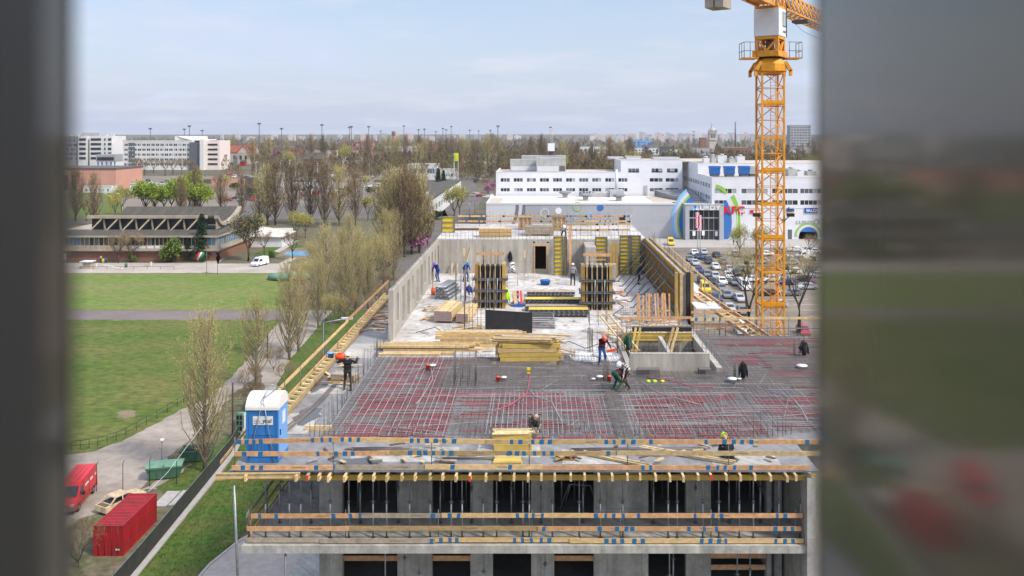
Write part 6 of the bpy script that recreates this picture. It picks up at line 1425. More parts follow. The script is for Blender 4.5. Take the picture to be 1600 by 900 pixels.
CG = 'cars in the car park on the right'
lot = [(1100, 397, 'silver', 'hatch'), (1107, 408, 'grey', 'sedan'), (1118, 420, 'white', 'sedan'), (1118, 435, 'silver', 'hatch'), (1128, 443, 'white', 'sedan'), (1127, 454, 'grey', 'sedan'), (1136, 465, 'grey', 'hatch'), (1140, 486, 'silver', 'sedan'), (1112, 444, 'black', 'sedan'), (1105, 432, 'grey', 'hatch'), (1092, 426, 'dark blue', 'hatch'), (1097, 442, 'black', 'hatch'), (1108, 412, 'black', 'hatch'), (1086, 414, 'silver', 'sedan'), (1138, 434, 'white', 'hatch'), (1147, 445, 'grey', 'sedan'), (1163, 452, 'white', 'van'), (1092, 404, 'dark blue', 'sedan'), (1150, 400, 'silver', 'hatch'), (1130, 412, 'grey', 'hatch'), (1140, 424, 'silver', 'sedan'), (1152, 430, 'black', 'hatch'), (1085, 398, 'white', 'sedan'), (1078, 408, 'grey', 'hatch'), (1120, 402, 'black', 'sedan'), (1155, 470, 'silver', 'sedan'), (1120, 470, 'dark blue', 'hatch'), (1160, 490, 'grey', 'sedan')]
for i, (u, v, col, kind) in enumerate(lot):
    p = at(u, v); car(kind, p.x, p.y, 88 + rnd.uniform(-5, 5), col, 'left of the crane, place %d from the entrance' % (sorted(range(len(lot)), key=lambda q: lot[q][1]).index(i) + 1), CG)
lot2 = [(1243, 393, 'white', 'sedan'), (1262, 394, 'silver', 'hatch'), (1232, 407, 'white', 'sedan'), (1246, 408, 'grey', 'hatch'), (1236, 414, 'silver', 'hatch'), (1272, 408, 'silver', 'sedan'), (1276, 418, 'grey', 'sedan'), (1262, 425, 'dark blue', 'hatch'), (1240, 428, 'white', 'hatch'), (1270, 396, 'white', 'hatch'), (1225, 410, 'black', 'hatch'), (1215, 396, 'grey', 'hatch'), (1196, 400, 'white', 'sedan'), (1190, 412, 'silver', 'hatch'), (1178, 405, 'black', 'sedan'), (1186, 432, 'grey', 'sedan'), (1204, 440, 'white', 'hatch'), (1220, 436, 'silver', 'sedan'), (1230, 445, 'dark blue', 'sedan'), (1252, 440, 'black', 'hatch'), (1262, 452, 'silver', 'sedan'), (1238, 462, 'grey', 'hatch'), (1168, 418, 'silver', 'hatch'), (1176, 440, 'white', 'sedan'), (1200, 462, 'black', 'sedan'), (1215, 480, 'silver', 'hatch'), (1258, 404, 'white', 'van'), (1278, 434, 'silver', 'hatch')]
for i, (u, v, col, kind) in enumerate(lot2):
    p = at(u, v); car(kind, p.x, p.y, 8 + rnd.uniform(-6, 6), col, 'right of the crane, place %d from the tunnel' % (i + 1), CG)
for u, v, col, lab, kind in ((1048, 383, 'yellow', 'on the drive just beyond the brown wall', 'van'), (1102, 456, 'yellow', 'right beside the slanted edge formwork', 'van'), (1158, 520, 'white', 'at the foot of the crane behind the right wing', 'van'), (1255, 522, 'red', 'behind the back rail at the right edge', 'hatch')):
    p = at(u, v); car(kind, p.x, p.y, 85, col, lab, 'cars near the site')
rc = random.Random(5); k = 0
cols = list(COLS)
FG = 'cars in the far car parks'
for (ua, ub, v, n_) in ((455, 560, 300, 13), (340, 420, 282, 10), (440, 600, 284, 18), (620, 700, 288, 6), (120, 190, 282, 5), (350, 430, 313, 8), (395, 560, 306, 14), (345, 470, 276, 14), (500, 640, 278, 14), (430, 620, 292, 16), (210, 300, 286, 12), (735, 775, 308, 4), (740, 770, 283, 4)):
    for i in range(n_):
        u = ua + (ub - ua) * (i + rc.uniform(.2, .8)) / n_; p = at(u, v + rc.uniform(-2, 2)); k += 1
        where = {300: 'behind the poplar row', 282: 'in front of the hotels' if ua < 300 else 'before the red roofed house', 284: 'in the far yard beyond the poplars', 288: 'beside the low white showroom', 313: 'on the road behind the sports hall', 306: 'in the second row behind the poplars', 276: 'below the dark wooden house', 278: 'left of the white tent', 292: 'in the yard before the showroom', 286: 'before the long pale hotel', 308: 'on the road left of the low hall', 283: 'far along the road left of the offices'}[v]
        car(rc.choice(('hatch', 'sedan', 'sedan', 'van')), p.x, p.y, rc.choice((0, 90)) + rc.uniform(-8, 8), rc.choice(('white', 'white', 'silver', 'silver', 'grey', 'black', 'dark blue', 'red')), '%s, place %d from the left' % (where, i + 1), FG)
p = at(404, 416); car('van', p.x, p.y + 1, 70, 'white', 'on the pale road in front of the sports hall', None)
# ================================================================ yard on the left
# red shipping container
x0, x1, y0, y1 = -36.3, -33.86, 67.3, 73.35
t = thing('shipping_container', 'red corrugated shipping container standing in the yard behind the fence', 'container', (x0, y0, 0))
def corr(ax, fixed, a, b, z0, z1, n, amp, sgn):
    bb = B(); st = (b - a) / n; pts = []
    for i in range(n):
        for f, o in ((0, 0), (.25, 0), (.4, amp), (.85, amp)): pts.append((a + (i + f) * st, fixed + sgn * o))
    pts.append((b, fixed))
    vs = [((p, q, z) if ax == 'x' else (q, p, z)) for z in (z0, z1) for p, q in pts]; k = len(pts)
    return bb.add(vs, [(i, i + 1, k + i + 1, k + i) for i in range(k - 1)])
for s, fx_ in ((1, x1 - .06), (-1, x0 + .06)): corr('y', fx_, y0 + .1, y1 - .1, .15, 2.5, 22, .045, s).build('side_wall', M['container_red'], t)
corr('x', y1 - .05, x0 + .1, x1 - .1, .15, 2.5, 9, .04, 1).build('end_wall', M['container_red'], t)
b = B(); n = 22
for i in range(n): ya = y0 + .1 + i * (y1 - y0 - .2) / n; b.box(x0 + .1, x1 - .1, ya, ya + .16, 2.50, 2.545)
b.box(x0 + .05, x1 - .05, y0 + .05, y1 - .05, 2.46, 2.51); b.build('roof', M['container_red'], t)
b = B()
for x in (x0, x1 - .12):
    for y in (y0, y1 - .12): b.box(x, x + .12, y, y + .12, 0, 2.6)
    b.box(x + .01, x + .11, y0 + .12, y1 - .12, .02, .15); b.box(x + .01, x + .11, y0 + .12, y1 - .12, 2.48, 2.58)
for y in (y0, y1 - .12):
    b.box(x0 + .12, x1 - .12, y + .01, y + .11, .02, .15); b.box(x0 + .12, x1 - .12, y + .01, y + .11, 2.48, 2.58)
b.build('frame', M['container_red'], t)
for k in range(2):
    xa = x0 + .12 + k * 1.1; d = B().box(xa + .01, xa + 1.09, y0 + .03, y0 + .08, .15, 2.48)
    do = d.build('door', M['container_red'], t); r_ = B()
    for q in (.3, .8): r_.tube((xa + q, y0 + .01, .1), (xa + q, y0 + .01, 2.5), .022)
    r_.build('lock_rod', M['container_red'], do)
B().box(x1 - .62, x1 - .3, y0 + .02, y0 + .028, .55, .68).build('label_plate', M['paint_white'], t)
# red delivery van
t = thing('delivery_van', 'red high roofed delivery van parked at the left edge of the yard', 'van', (-43.3, 77.2, .02), R(100))
pr = [(-2.9, .4), (-2.88, .95), (-2.65, 1.12), (-1.95, 1.3), (-1.35, 2.1), (-1.05, 2.42), (2.85, 2.5), (2.92, 2.3), (2.95, .4)]
b = LB(); n = len(pr); b.add([(x, -(.98 if z < 1.6 else .88), z) for x, z in pr] + [(x, (.98 if z < 1.6 else .88), z) for x, z in pr], [(i, (i + 1) % n, n + (i + 1) % n, n + i) for i in range(n)] + [list(range(n))[::-1], list(range(n, 2 * n))]); b.build('body', M['van_red'], t)
b = LB(); b.add([(-1.97, -.8, 1.36), (-1.97, .8, 1.36), (-1.38, .78, 2.1), (-1.38, -.78, 2.1)], [(0, 1, 2, 3)])
for s in (-1, 1): b.add([(-1.75, s * .985, 1.4), (-.75, s * .985, 1.4), (-.75, s * .925, 2.0), (-1.3, s * .925, 2.0)], [(0, 1, 2, 3)])
b.build('window', M['glass_dark'], t)
for x in (-1.95, 1.85):
    for s in (-1, 1): w = LB(); w.tube((x, s * .78, .36), (x, s * .99, .36), .36, n=16); w.tube((x, s * .99, .36), (x, s * 1.0, .36), .2, n=10, m=1); w.build('wheel', [M['rubber'], M['galv']], t)
for s in (-1, 1):
    b = LB()
    for xa, xb_ in ((-.35, .5), (.9, 1.6), (2.2, 2.6)): b.box(xa, xb_, s * .965 - .015, s * .965 + .015, 1.62, 1.78)
    b.build('side_lettering', M['paint_white'], t); b = LB(); b.box(-1.55, -1.35, s * 1.2 - .1, s * 1.2 + .1, 1.3, 1.6); b.bar((-1.4, s * .95, 1.4), (-1.45, s * 1.15, 1.45), .06, .06); b.build('mirror', M['black'], t)
    b = LB(); b.box(2.94, 2.97, s * .85 - .08, s * .85 + .08, .9, 1.7); b.build('tail_light', M['sign_red'], t); b = LB(); b.box(-2.91, -2.8, s * .7 - .17, s * .7 + .17, .8, 1.02); b.build('headlight', M['glass_pale'], t)
b = LB(); b.box(-2.93, -2.86, -.95, .95, .42, .68); b.box(-2.915, -2.86, -.4, .4, .82, .96); b.box(2.93, 2.98, -.9, .9, .42, .62); b.build('bumper', M['unit_dark'], t)
b = LB(); b.box(-2.945, -2.93, -.26, .26, .5, .61); b.box(2.952, 2.965, -.26, .26, .75, .86); b.build('number_plate', M['paint_white'], t)
b = LB()
for s in (-1, 1):
    for x in (-.62, .72): b.box(x, x + .02, s * .972 - .008, s * .972 + .008, .5, 1.55); b.box(x, x + .02, s * .93 - .008, s * .93 + .008, 1.62, 2.3)
    b.box(-.6, .7, s * .978 - .01, s * .978 + .01, .92, .96); b.box(-1.9, 2.9, s * .975 - .012, s * .975 + .012, .62, .70)
b.build('door_seam', M['cloth_dark'], t)
b = LB(); b.box(-.5, 2.5, -.015, .015, 2.48, 2.51)
for y in (-.45, .45): b.box(-.9, 2.7, y, y + .04, 2.44, 2.515)
b.build('roof_ribs', M['van_red'], t)
# wrecked cream car
t = thing('wrecked_car', 'rusty cream wrecked car without windows behind the red container', 'car', (-38.6, 76.4, .04), R(62 + 180))
b = LB(); b.prism([(-2.1, .3), (-2.05, .72), (-.9, .85), (1.25, .86), (2.05, .78), (2.1, .3)], 'y', -.8, .8); b.build('body', M['cream_paint'], t)
b = LB(); b.prism([(-.35, 1.32), (1.0, 1.34), (1.05, 1.27), (-.4, 1.25)], 'y', -.66, .66)
for s in (-1, 1): b.bar((-.95, s * .74, .85), (-.38, s * .64, 1.28), .07, .07); b.bar((1.6, s * .74, .85), (1.02, s * .64, 1.28), .12, .08); b.bar((.35, s * .76, .85), (.33, s * .65, 1.28), .07, .07)
b.build('roof', M['cream_paint'], t)
b = LB(); b.box(-.85, 1.4, -.7, .7, .862, .875); b.build('cabin_interior', M['black'], t)
b = LB(); b.box(1.5, 1.95, -.6, .6, .80, .835); b.build('boot_lid', M['rust'], t); b = LB(); b.box(-2.13, -2.1, -.7, .7, .38, .6); b.build('grille', M['rust'], t)
for x in (-1.3, 1.3):
    for s in (-1, 1): w = LB(); w.tube((x, s * .64, .28), (x, s * .82, .28), .28, n=12); w.build('wheel', M['rubber'], t)
# dumpsters
def dump(x, y, rz, L_, lab, lid=True):
    t = thing('dumpster', lab, 'dumpster', (x, y, .06), R(rz), 'green dumpsters in the yard'); l = L_ / 2
    b = LB(); vs = [(-l + .35, -.75, .1), (l - .35, -.75, .1), (l - .35, .75, .1), (-l + .35, .75, .1), (-l, -.9, 1.25), (l, -.9, 1.25), (l, .9, 1.25), (-l, .9, 1.25)]
    b.add(vs, [(3, 2, 1, 0), (0, 1, 5, 4), (1, 2, 6, 5), (2, 3, 7, 6), (3, 0, 4, 7)]); b.box(-l - .03, l + .03, -.95, -.88, 1.1, 1.28); b.box(-l - .03, l + .03, .88, .95, 1.1, 1.28)
    for k in range(5): xx = -l + .4 + k * (L_ - .8) / 4; b.bar((xx * .92, -.775, .12), (xx, -.91, 1.1), .08, .06)
    b.build('bin', M['dumpster_green'], t)
    b = LB()
    if lid: b.prism([(-.93, 1.29), (-.5, 1.5), (.5, 1.5), (.93, 1.29)], 'x', -l, l); b.box(-.03, .03, -.93, .93, 1.3, 1.53)
    else: b.lathe([(.05, 1.0), (1.1, 1.1), (.7, 1.35), (.1, 1.5)], 9, (0, 0, 0), sx=1.2, sy=.7)
    b.build('lid' if lid else 'rubbish', M['dumpster_lid'] if lid else M['cloth_dark'], t)
dump(-37.4, 82.9, 14, 3.4, 'long green dumpster with closed lids nearest the lamp post'); dump(-35.9, 87.2, 10, 3.3, 'green dumpster half behind the one by the lamp post', False); dump(-33.9, 97.5, 20, 2.6, 'green dumpster behind the tall bare tree')
# lamp post
x, y = at(253, 742)[:2]; t = thing('lamp_post', 'short grey lamp post with a globe in front of the dumpsters', 'lamp', (x, y, 0)); B().tube((x, y, 0), (x, y, 3.4), .06, .045).build('post', M['galv_dark'], t); B().lathe([(.06, 0), (.2, .06), (.24, .16), (.2, .26), (.05, .3)], 12, (x, y, 3.4)).build('globe', M['roof_plastic'], t)
B().tube((x, y, 2.6), (x - .35, y, 2.75), .03).build('bracket', M['galv_dark'], t)
# mesh fence
t = thing('mesh_fence', 'long dark mesh fence on a concrete footing between yard and grass strip', 'fence', (-32.2, 60, 0))
pts = [(-31.4, 54), (-31.8, 66), (-32.4, 78), (-33.0, 89), (-34.4, 97), (-36.3, 105)]
b = B()
for p, q in zip(pts, pts[1:]): b.bar((*p, .9), (*q, .9), .025, 1.55)
b.build('mesh', M['fence_mesh'], t); b = B()
for p, q in zip(pts, pts[1:]): b.bar((p[0] + .3, p[1], .08), (q[0] + .3, q[1], .08), .5, .22); 
b.build('footing', M['kerb_stone'], t); b = B()
for p, q in zip(pts, pts[1:]): b.bar((*p, 1.7), (*q, 1.7), .04, .04)
b.build('top_rail', M['galv'], t)
for i in range(17):
    f = i / 16 * (len(pts) - 1.001); k = int(f); p = V(pts[k]).lerp(V(pts[k + 1]), f - k); B().tube((p.x, p.y, 0), (p.x, p.y, 1.85), .035).build('post', M['fence_green'], t)
t = thing('track_fence', 'low dark tube railing along the curved edge of the near field', 'railing', (-46, 92, 0))
pts = [V((*at(u, v)[:2], 0)) for u, v in ((112, 704), (150, 699), (190, 686), (235, 661), (280, 634), (305, 618))]
b = B()
for z in (.5, 1.0): b.path([p + V((0, 0, z)) for p in pts], .03, 5)
b.build('tube', M['fence_green'], t)
for i in range(15): f = i / 14 * 4.999; k = int(f); p = pts[k].lerp(pts[k + 1], f - k); B().tube(p, p + V((0, 0, 1.05)), .035).build('post', M['fence_green'], t)
for u, v, h, lab in ((192, 765, 2.6, 'left of the lamp post'), (234, 760, 2.6, 'just left of the long dumpster'), (276, 757, 2.4, 'in front of the long dumpster'), (151, 768, 2.6, 'beside the red van')):
    x, y = at(u, v)[:2]; tag(B().path([(x, y, 0), (x, y, h), (x + .15, y, h + .3)], .035, 5).build('fence_post', M['fence_green']), 'thin dark fence post ' + lab, 'post')
tag(B().path([at(232, 768, 2.4), at(262, 738, 2.6), at(315, 667, 6)], .02, 4).build('cable', M['paint_white']), 'white cable running up past the dumpsters to the bare tree', 'cable')
for x0_, y0_ in ((-35.6, 76.2), (-34.2, 76.4)): tag(B().box(x0_, x0_ + 1.25, y0_, y0_ + 3.2, .07, .14).build('concrete_slab', M['kerb_stone']), 'flat concrete slab behind the red container, ' + ('left' if x0_ < -35 else 'right') + ' of two', 'slab')
tag(B().tube((-33.4, 90.5, 0), (-33.4, 90.5, 7.2), .09).build('wooden_post', M['bark']), 'tall dark post right of the big bare tree', 'post')
x, y = at(418, 560)[:2]; tag(B().tube((x, y, 0), (x, y, 5.2), .12).build('wooden_post', M['bark']), 'dark wooden post beside the path between two bare trees', 'post')
t = thing('info_board', 'white and green notice boards beside the fence left of the blue toilet', 'sign board', (-33.2, 93, 0))
for k, mm in enumerate(('dumpster_lid', 'sign_white')): B().box(-34.0 + k * .9, -33.2 + k * .9, 93 + .1 * k, 93.06 + .1 * k, .8, 3.0).build('board', M[mm], t)
b = B()
for k in range(3):
    for j in range(2): b.box(-33.9 + j * .36, -33.62 + j * .36, 92.98, 92.995, 1.0 + k * .62, 1.5 + k * .62)
b.build('panel_field', M['glass_dark'], t)
t = thing('street_lamp', 'grey street lamp with an arm rising beyond the left edge of the deck', 'lamp', (-17.5, 66, 0)); B().path([(-17.0, 66, 0), (-17.0, 66, 19.6), (-15.2, 66, 19.9)], .07, 6).build('pole', M['galv'], t); B().box(-15.6, -14.7, 65.9, 66.1, 19.85, 20.0).build('lamp_head', M['paint_white'], t)

# ================================================================ sports hall and park
YH = 221.0
def hx(u, y=YH): return (u - U0) / F * y
hall = thing('sports_hall', 'long sports hall with a hanging grey roof, slanted struts and a red brick base', 'building', (-106, YH, 0))
xa, xb_ = -134, -85.6
B().box(xa, xb_, YH, 247, 0, 2.75).build('brick_base', M['brick_red'], hall)
B().box(xa - .3, xb_ + .5, YH - .9, 247.3, 2.76, 3.25).box(xa - .3, xb_ + .5, YH - 1.0, 247.4, 6.45, 6.95).build('ledge', M['hall_concrete'], hall)
hs = []
for k, (u0, u1, n_, pal) in enumerate(((60, 132, 12, ('glass_blue', 'glass_blue', 'glass_grey')), (132, 192, 8, GW), (192, 318, 20, ('glass_dark', 'glass_dark', 'glass_grey')), (318, 337, 3, ('glass_blue',) * 3))):
    hs += windows(hall, hx(u0), min(hx(u1), xb_ - .2), n_, 4.2, 6.3, YH, pal, 1, .2, fill=.8, seed=60 + k)
B().wall(xa, xb_, 3.26, 6.44, YH, YH + .4, hs).build('front_wall', M['hall_concrete'], hall)
b = B()
for i in range(9): x = hx(205 + i * 12.5); b.box(x, x + 1.7, YH - .12, YH - .003, 3.35, 4.05)
b.build('white_panel', M['paint_white'], hall)
hs = windows(hall, YH + .8, 246, 14, 4.0, 6.3, xb_ - .3, ('glass_blue', 'glass_blue', 'glass_grey'), 1, .2, 'x', fill=.86, seed=70)
B().wall(YH + .4, 247, 3.26, 6.44, xb_ - .3, xb_, hs, 'x').build('side_wall', M['hall_concrete'], hall)
B().add([(xa, YH - .9, 6.96), (xb_ + .4, YH - .9, 6.96), (xb_ - 2, 227.6, 7.7), (xa, 227.6, 7.7)], [(0, 1, 2, 3)]).add([(xb_ + .4, YH - .9, 6.96), (xb_ + .4, 247, 6.96), (xb_ - 4.5, 247, 8.2), (xb_ - 2, 227.6, 7.7)], [(0, 1, 2, 3)]).build('low_roof', M['roof_slate'], hall)
ya = 228.0; x0, x1 = hx(140, ya), hx(322, ya)
B().box(x0, x1, ya + 1.2, ya + 1.4, 7.4, 11.0).build('clerestory_glass', M['glass_dark'], hall)
b = B(); b.box(x0 - .6, x1 + .3, ya - .5, ya + .4, 10.75, 11.5)
for i in range(7): x = x0 + 1.6 + i * 4.45; b.bar((x + 2.0, ya - .1, 10.8), (x - .9, ya - 1.4, 7.3), .36, .4); b.bar((x + 2.25, ya + .2, 10.8), (x + 2.5, ya + .4, 7.3), .32, .4)
b.build('strut', M['hall_concrete'], hall)
prof = [(ya + .5, 11.3), (ya + 2, 9.9), (ya + 3.6, 9.2), (ya + 6, 8.9), (ya + 9, 9.1), (ya + 12.5, 9.8), (ya + 16, 11.0), (ya + 18.5, 12.3)]
def sheet_(x0_, x1_, th, mm, nm, off=0):
    b = B(); k = len(prof); vs = [(x, y, z + off + d) for x in (x0_, x1_) for d in (0, -th) for y, z in prof]
    fs = [(i, i + 1, 2 * k + i + 1, 2 * k + i) for i in range(k - 1)] + [(k + i, 3 * k + i, 3 * k + i + 1, k + i + 1) for i in range(k - 1)] + [(i, k + i, k + i + 1, i + 1) for i in range(k - 1)] + [(2 * k + i, 2 * k + i + 1, 3 * k + i + 1, 3 * k + i) for i in range(k - 1)] + [(0, 2 * k, 3 * k, k), (k - 1, 2 * k - 1, 4 * k - 1, 3 * k - 1)]
    return b.add(vs, fs).build(nm, M[mm], hall)
xr0, xr1 = hx(198, 246), hx(375, 246)
sheet_(x0 + 1, xr1 - .9, .5, 'roof_slate', 'hanging_roof', .05); sheet_(xr1 - .88, xr1 + .3, .9, 'hall_concrete', 'gable_beam', .2)
b = B()
for i in range(40): 
    x = x0 + 1.5 + i * (xr1 - x0 - 3) / 40
    for (p, q) in zip(prof, prof[1:]): b.bar((x, p[0], p[1] + .07), (x, q[0], q[1] + .07), .12, .06)
b.build('roof_seam', M['roof_slate'], hall)
B().prism([(ya + 1, 10.6), (ya + 3.6, 8.9), (ya + 6, 8.6), (ya + 6, 7.6), (ya + 1, 7.6)], 'x', xr1 - .7, xr1 - .4).prism([(ya + 9, 8.8), (ya + 16, 10.7), (ya + 18.4, 12.0), (ya + 18.4, 7), (ya + 9, 7)], 'x', xr1 - .7, xr1 - .4).build('gable_wall', M['hall_concrete'], hall)
tag(B().box(hx(102), hx(113), YH - 3, YH - 2.9, .9, 2.4).box(hx(104), hx(104.6), YH - 2.95, YH - 2.85, 0, .9).box(hx(111), hx(111.6), YH - 2.95, YH - 2.85, 0, .9).build('notice_board', M['sign_white']), 'white notice board in front of the left end of the sports hall', 'sign')
t = thing('football_goal', 'small white goal frame tipped over by the far field', 'goal', (*at(151, 421)[:2], 0)); p = at(151, 421); q = at(190, 421); b = B(); b.tube(p, p + V((0, 0, 1.6)), .09); b.tube(p + V((0, 0, 1.6)), q + V((0, 0, .2)), .09); b.tube(q, q + V((0, .5, .3)), .09); b.build('frame', M['paint_white'], t)
for u, mm, lab in ((323, ('cloth_flag_red', 'paint_white', 'flag_green'), 'red white and green flag'), (340, ('cloth_black',) * 3, 'drooping black flag')):
    p = at(u, 429); t = thing('flag', lab + ' on a pole before the sports hall', 'flag', p); B().tube(p, p + V((0, 0, 5.8)), .06).build('pole', M['galv_dark'], t)
    b = B(); cx = p.x + (-1.6 if u == 323 else -.2)
    for k in range(3):
        if u == 323: b.path([(cx + .55 * k - 1.2, p.y, p.z + 3.6 - .3 * k * 0), (cx + .55 * k - .6, p.y + .1, p.z + 4.6), (cx + .55 * k - .2, p.y, p.z + 5.4)], [.3, .34, .2], 6, k)
    if u == 340: b.path([(cx + .3, p.y, p.z + 2.6), (cx + .3, p.y + .1, p.z + 4.2), (cx + .3, p.y, p.z + 5.6)], [.12, .6, .75], 7)
    b.build('cloth', [M[m] for m in mm], t)
t = thing('rope_fence', 'low red and white barrier along the pale road before the sports hall', 'barrier', at(130, 424)); b = B(); b.tube(at(125, 421) + V((0, 0, .7)), at(272, 421) + V((0, 0, .7)), .05)
for u in range(125, 273, 21): b.tube(at(u, 421), at(u, 421) + V((0, 0, .75)), .05)
b.build('rail', M['rust'], t)
t = thing('ticket_hut', 'tiny white ticket hut on the pale road left of the goal', 'hut', at(135, 420)); p = at(135, 420); B().box(p.x - 1, p.x + 1, p.y, p.y + 1.6, 0, 1.7).build('wall', M['hall_concrete'], t); B().box(p.x - 1.6, p.x + 1.4, p.y - .4, p.y + 2, 1.7, 1.9).build('roof', M['paint_white'], t)
for u, v, mm, lab in ((165, 410, 'cool_blue', 'blue figure sized bin at the hall wall'), (161, 411, 'sign_yellow', 'yellow post at the hall wall'), (197, 418, 'dumpster_green', 'dark green litter bin on the pale road')):
    p = at(u, v); tag(B().lathe([(.3, 0), (.36, .9), (.25, 1.1), (.05, 1.15)], 10, p).build('litter_bin', M[mm]), lab, 'bin')
t = thing('bench', 'grey wooden bench tipped beside the pale road', 'bench', at(232, 416)); p = at(232, 416); B().bar(p + V((-1.2, 0, .1)), p + V((.5, .4, .75)), .5, .1).build('seat', M['timber_grey'], t); B().bar(p + V((.6, .2, 0)), p + V((.6, .2, 1.1)), .4, .15).build('support', M['paint_white'], t)
# white single storey house beside the hall
t = thing('white_house', 'low white house with a pale sloping roof right of the sports hall', 'house', (-80, 247, 0))
h_ = windows(t, 248.5, 258, 4, 1.2, 2.6, -76.6, GW, 2, .2, 'x', fill=.55, seed=80)
B().wall(247, 259, 0, 3.3, -76.6, -76.3, h_, 'x').box(-86, -76.6, 247, 247.3, 0, 3.3).box(-86, -76.6, 258.7, 259, 0, 4.4).build('wall', M['paint_white'], t)
B().add([(-87, 246.3, 3.5), (-75.6, 246.3, 3.2), (-75.6, 260, 3.3), (-87, 260, 4.8)], [(0, 1, 2, 3)]).add([(-87, 246.3, 3.3), (-75.6, 246.3, 3.0), (-75.6, 246.3, 3.2), (-87, 246.3, 3.5)], [(0, 1, 2, 3)]).build('roof', M['roof_pale'], t)
tag(B().lathe([(.1, 0), (5.2, .3), (4.8, 1.3), (3, 1.6), (.1, 1.7)], 14, at(452, 437), sx=1.0, sy=.5).build('covered_pool', M['dumpster_lid']), 'pale green covered round structure between bare trees at the field corner', 'cover')

# ================================================================ far buildings
def block(name, label, cat, x0, x1, y0, y1, h, wallm, floors, n, gm=GW, z0=3.0, wh=1.4, panes=2, roofm='roof_pale', fill=.62, seed=1, side=None, sidem=None, z=0.0):
    t = thing(name, label, cat, ((x0 + x1) / 2, y0, z)); hs = []; st = (h - z0 - .8) / max(floors, 1)
    for f in range(floors): hs += windows(t, x0 + .8, x1 - .8, n, z0 + f * st + .5, z0 + f * st + .5 + wh, y0, gm, panes, .35, fill=fill, seed=seed + f)
    hx_ = []
    if side:
        for f in range(floors): hx_ += windows(t, y0 + 1.2, y1 - 1, side, z0 + f * st + .5, z0 + f * st + .5 + wh, x1 - .5, gm, panes, .35, 'x', fill=fill, seed=seed + 30 + f)
    B().wall(x0, x1, 0, h, y0, y0 + .5, hs).wall(y0 + .5, y1, 0, h, x1 - .5, x1, hx_, 'x').box(x0, x0 + .5, y0 + .5, y1, 0, h).box(x0, x1, y1 - .5, y1, 0, h - .01).build('wall', M[wallm], t)
    B().box(x0 + .5, x1 - .5, y0 + .5, y1 - .5, h - .5, h - .3).build('roof', M[roofm], t)
    B().box(x0 - .2, x1 + .2, y0 - .2, y0 + .6, h, h + .5).build('cornice', M[wallm], t)
    return t
def ux(u, y): return (u - U0) / F * y
t = block('hotel', 'long pale five storey hotel with window bands behind the sports hall', 'hotel', ux(192, 740), ux(300, 740), 740, 765, 26.4, 'hotel_white', 5, 15, GW, 3.5, 2.0, 2, fill=.74, seed=90)
B().box(ux(296, 738), ux(312, 738), 738, 765, 0, 25).build('glass_front', M['glass_grey'], t); B().box(ux(312, 736), ux(318, 736), 736, 766, 0, 27.5).build('white_pier', M['hotel_white'], t)
hs = []
for f in range(5): hs += windows(t, ux(326, 742), ux(340, 742), 1, 5.5 + f * 4.9, 7.2 + f * 4.9, 742, ('glass_dark',) * 3, 3, .3, fill=.85, seed=110 + f)
B().wall(ux(318, 742), ux(343, 742), 0, 26.4, 742, 768, []).build('right_wing', M['hotel_pink'], t)
b = B()
for f in range(5): b.box(ux(325, 742), ux(340, 742), 741.7, 741.98, 4.5 + f * 4.4, 6.1 + f * 4.4)
b.build('dark_window_band', M['glass_dark'], t)
B().add([(ux(300, 745), 745, 26.6), (ux(326, 745), 745, 26.6), (ux(318, 745), 750, 30.5), (ux(273, 745), 750, 30.5)], [(0, 1, 2, 3)]).box(ux(273, 750), ux(318, 750), 750, 760, 26, 30.5).build('roof_storey', M['roof_pale'], t)
b = B()
for f in range(6): b.box(ux(201, 740), ux(211, 740), 739.6, 739.98, 3.5 + f * 3.7, 6 + f * 3.7)
b.build('balcony_bay', M['glass_grey'], t)
t = block('hotel', 'grey fronted hotel with white balcony bays at the far left', 'hotel', ux(60, 790), ux(122, 790), 790, 815, 29.5, 'hotel_grey', 5, 9, ('glass_dark', 'glass_pale', 'glass_grey'), 7, 2.2, 2, fill=.7, seed=130)
for ua, ub in ((122, 136), (140, 175)):
    B().box(ux(ua, 788), ux(ub, 788), 788, 815, 0, 30.3).build('white_bay', M['hotel_white'], t); b = B()
    for f in range(5):
        for q in ((ua + 2, ub - 2),) if ub < 140 else ((142, 158), (163, 165), (169, 174)): b.box(ux(q[0], 788), ux(q[1], 788), 787.7, 787.98, 8 + f * 4.5, 10.2 + f * 4.5)
    b.build('dark_window_band', M['glass_dark'], t)
B().box(ux(128, 795), ux(155, 795), 795, 808, 29, 33.5).build('roof_storey', M['hotel_grey'], t)
t = thing('hotel_annex', 'low grey blue annex with columns between the two hotels', 'building', (ux(165, 760), 760, 0)); B().box(ux(150, 760), ux(180, 760), 760, 780, 6.5, 13.5).build('wall', M['hotel_grey'], t); B().box(ux(152, 760), ux(178, 760), 759.7, 759.98, 8, 11).build('window_band', M['glass_dark'], t); b = B()
for u in (152, 158, 165, 172, 178): b.box(ux(u, 761), ux(u, 761) + 1, 761, 762, 0, 6.5)
b.build('column', M['toilet_light'], t)
t = thing('orange_hall', 'windowless pale orange hall at the far left behind the lawn', 'building', (ux(130, 487), 487, 0)); B().box(ux(20, 487), ux(181, 487), 487, 520, 0, 12.2).build('wall', M['orange_wall'], t); B().box(ux(20, 487) - .3, ux(181, 487) + .3, 486.7, 520.3, 12.2, 13.2).build('roof_edge', M['house_dark'], t); B().box(ux(98, 487), ux(106, 487), 486.8, 486.98, 0, 9).box(ux(112, 487), ux(118, 487), 486.8, 486.98, 0, 9).build('dark_door', M['glass_dark'], t)
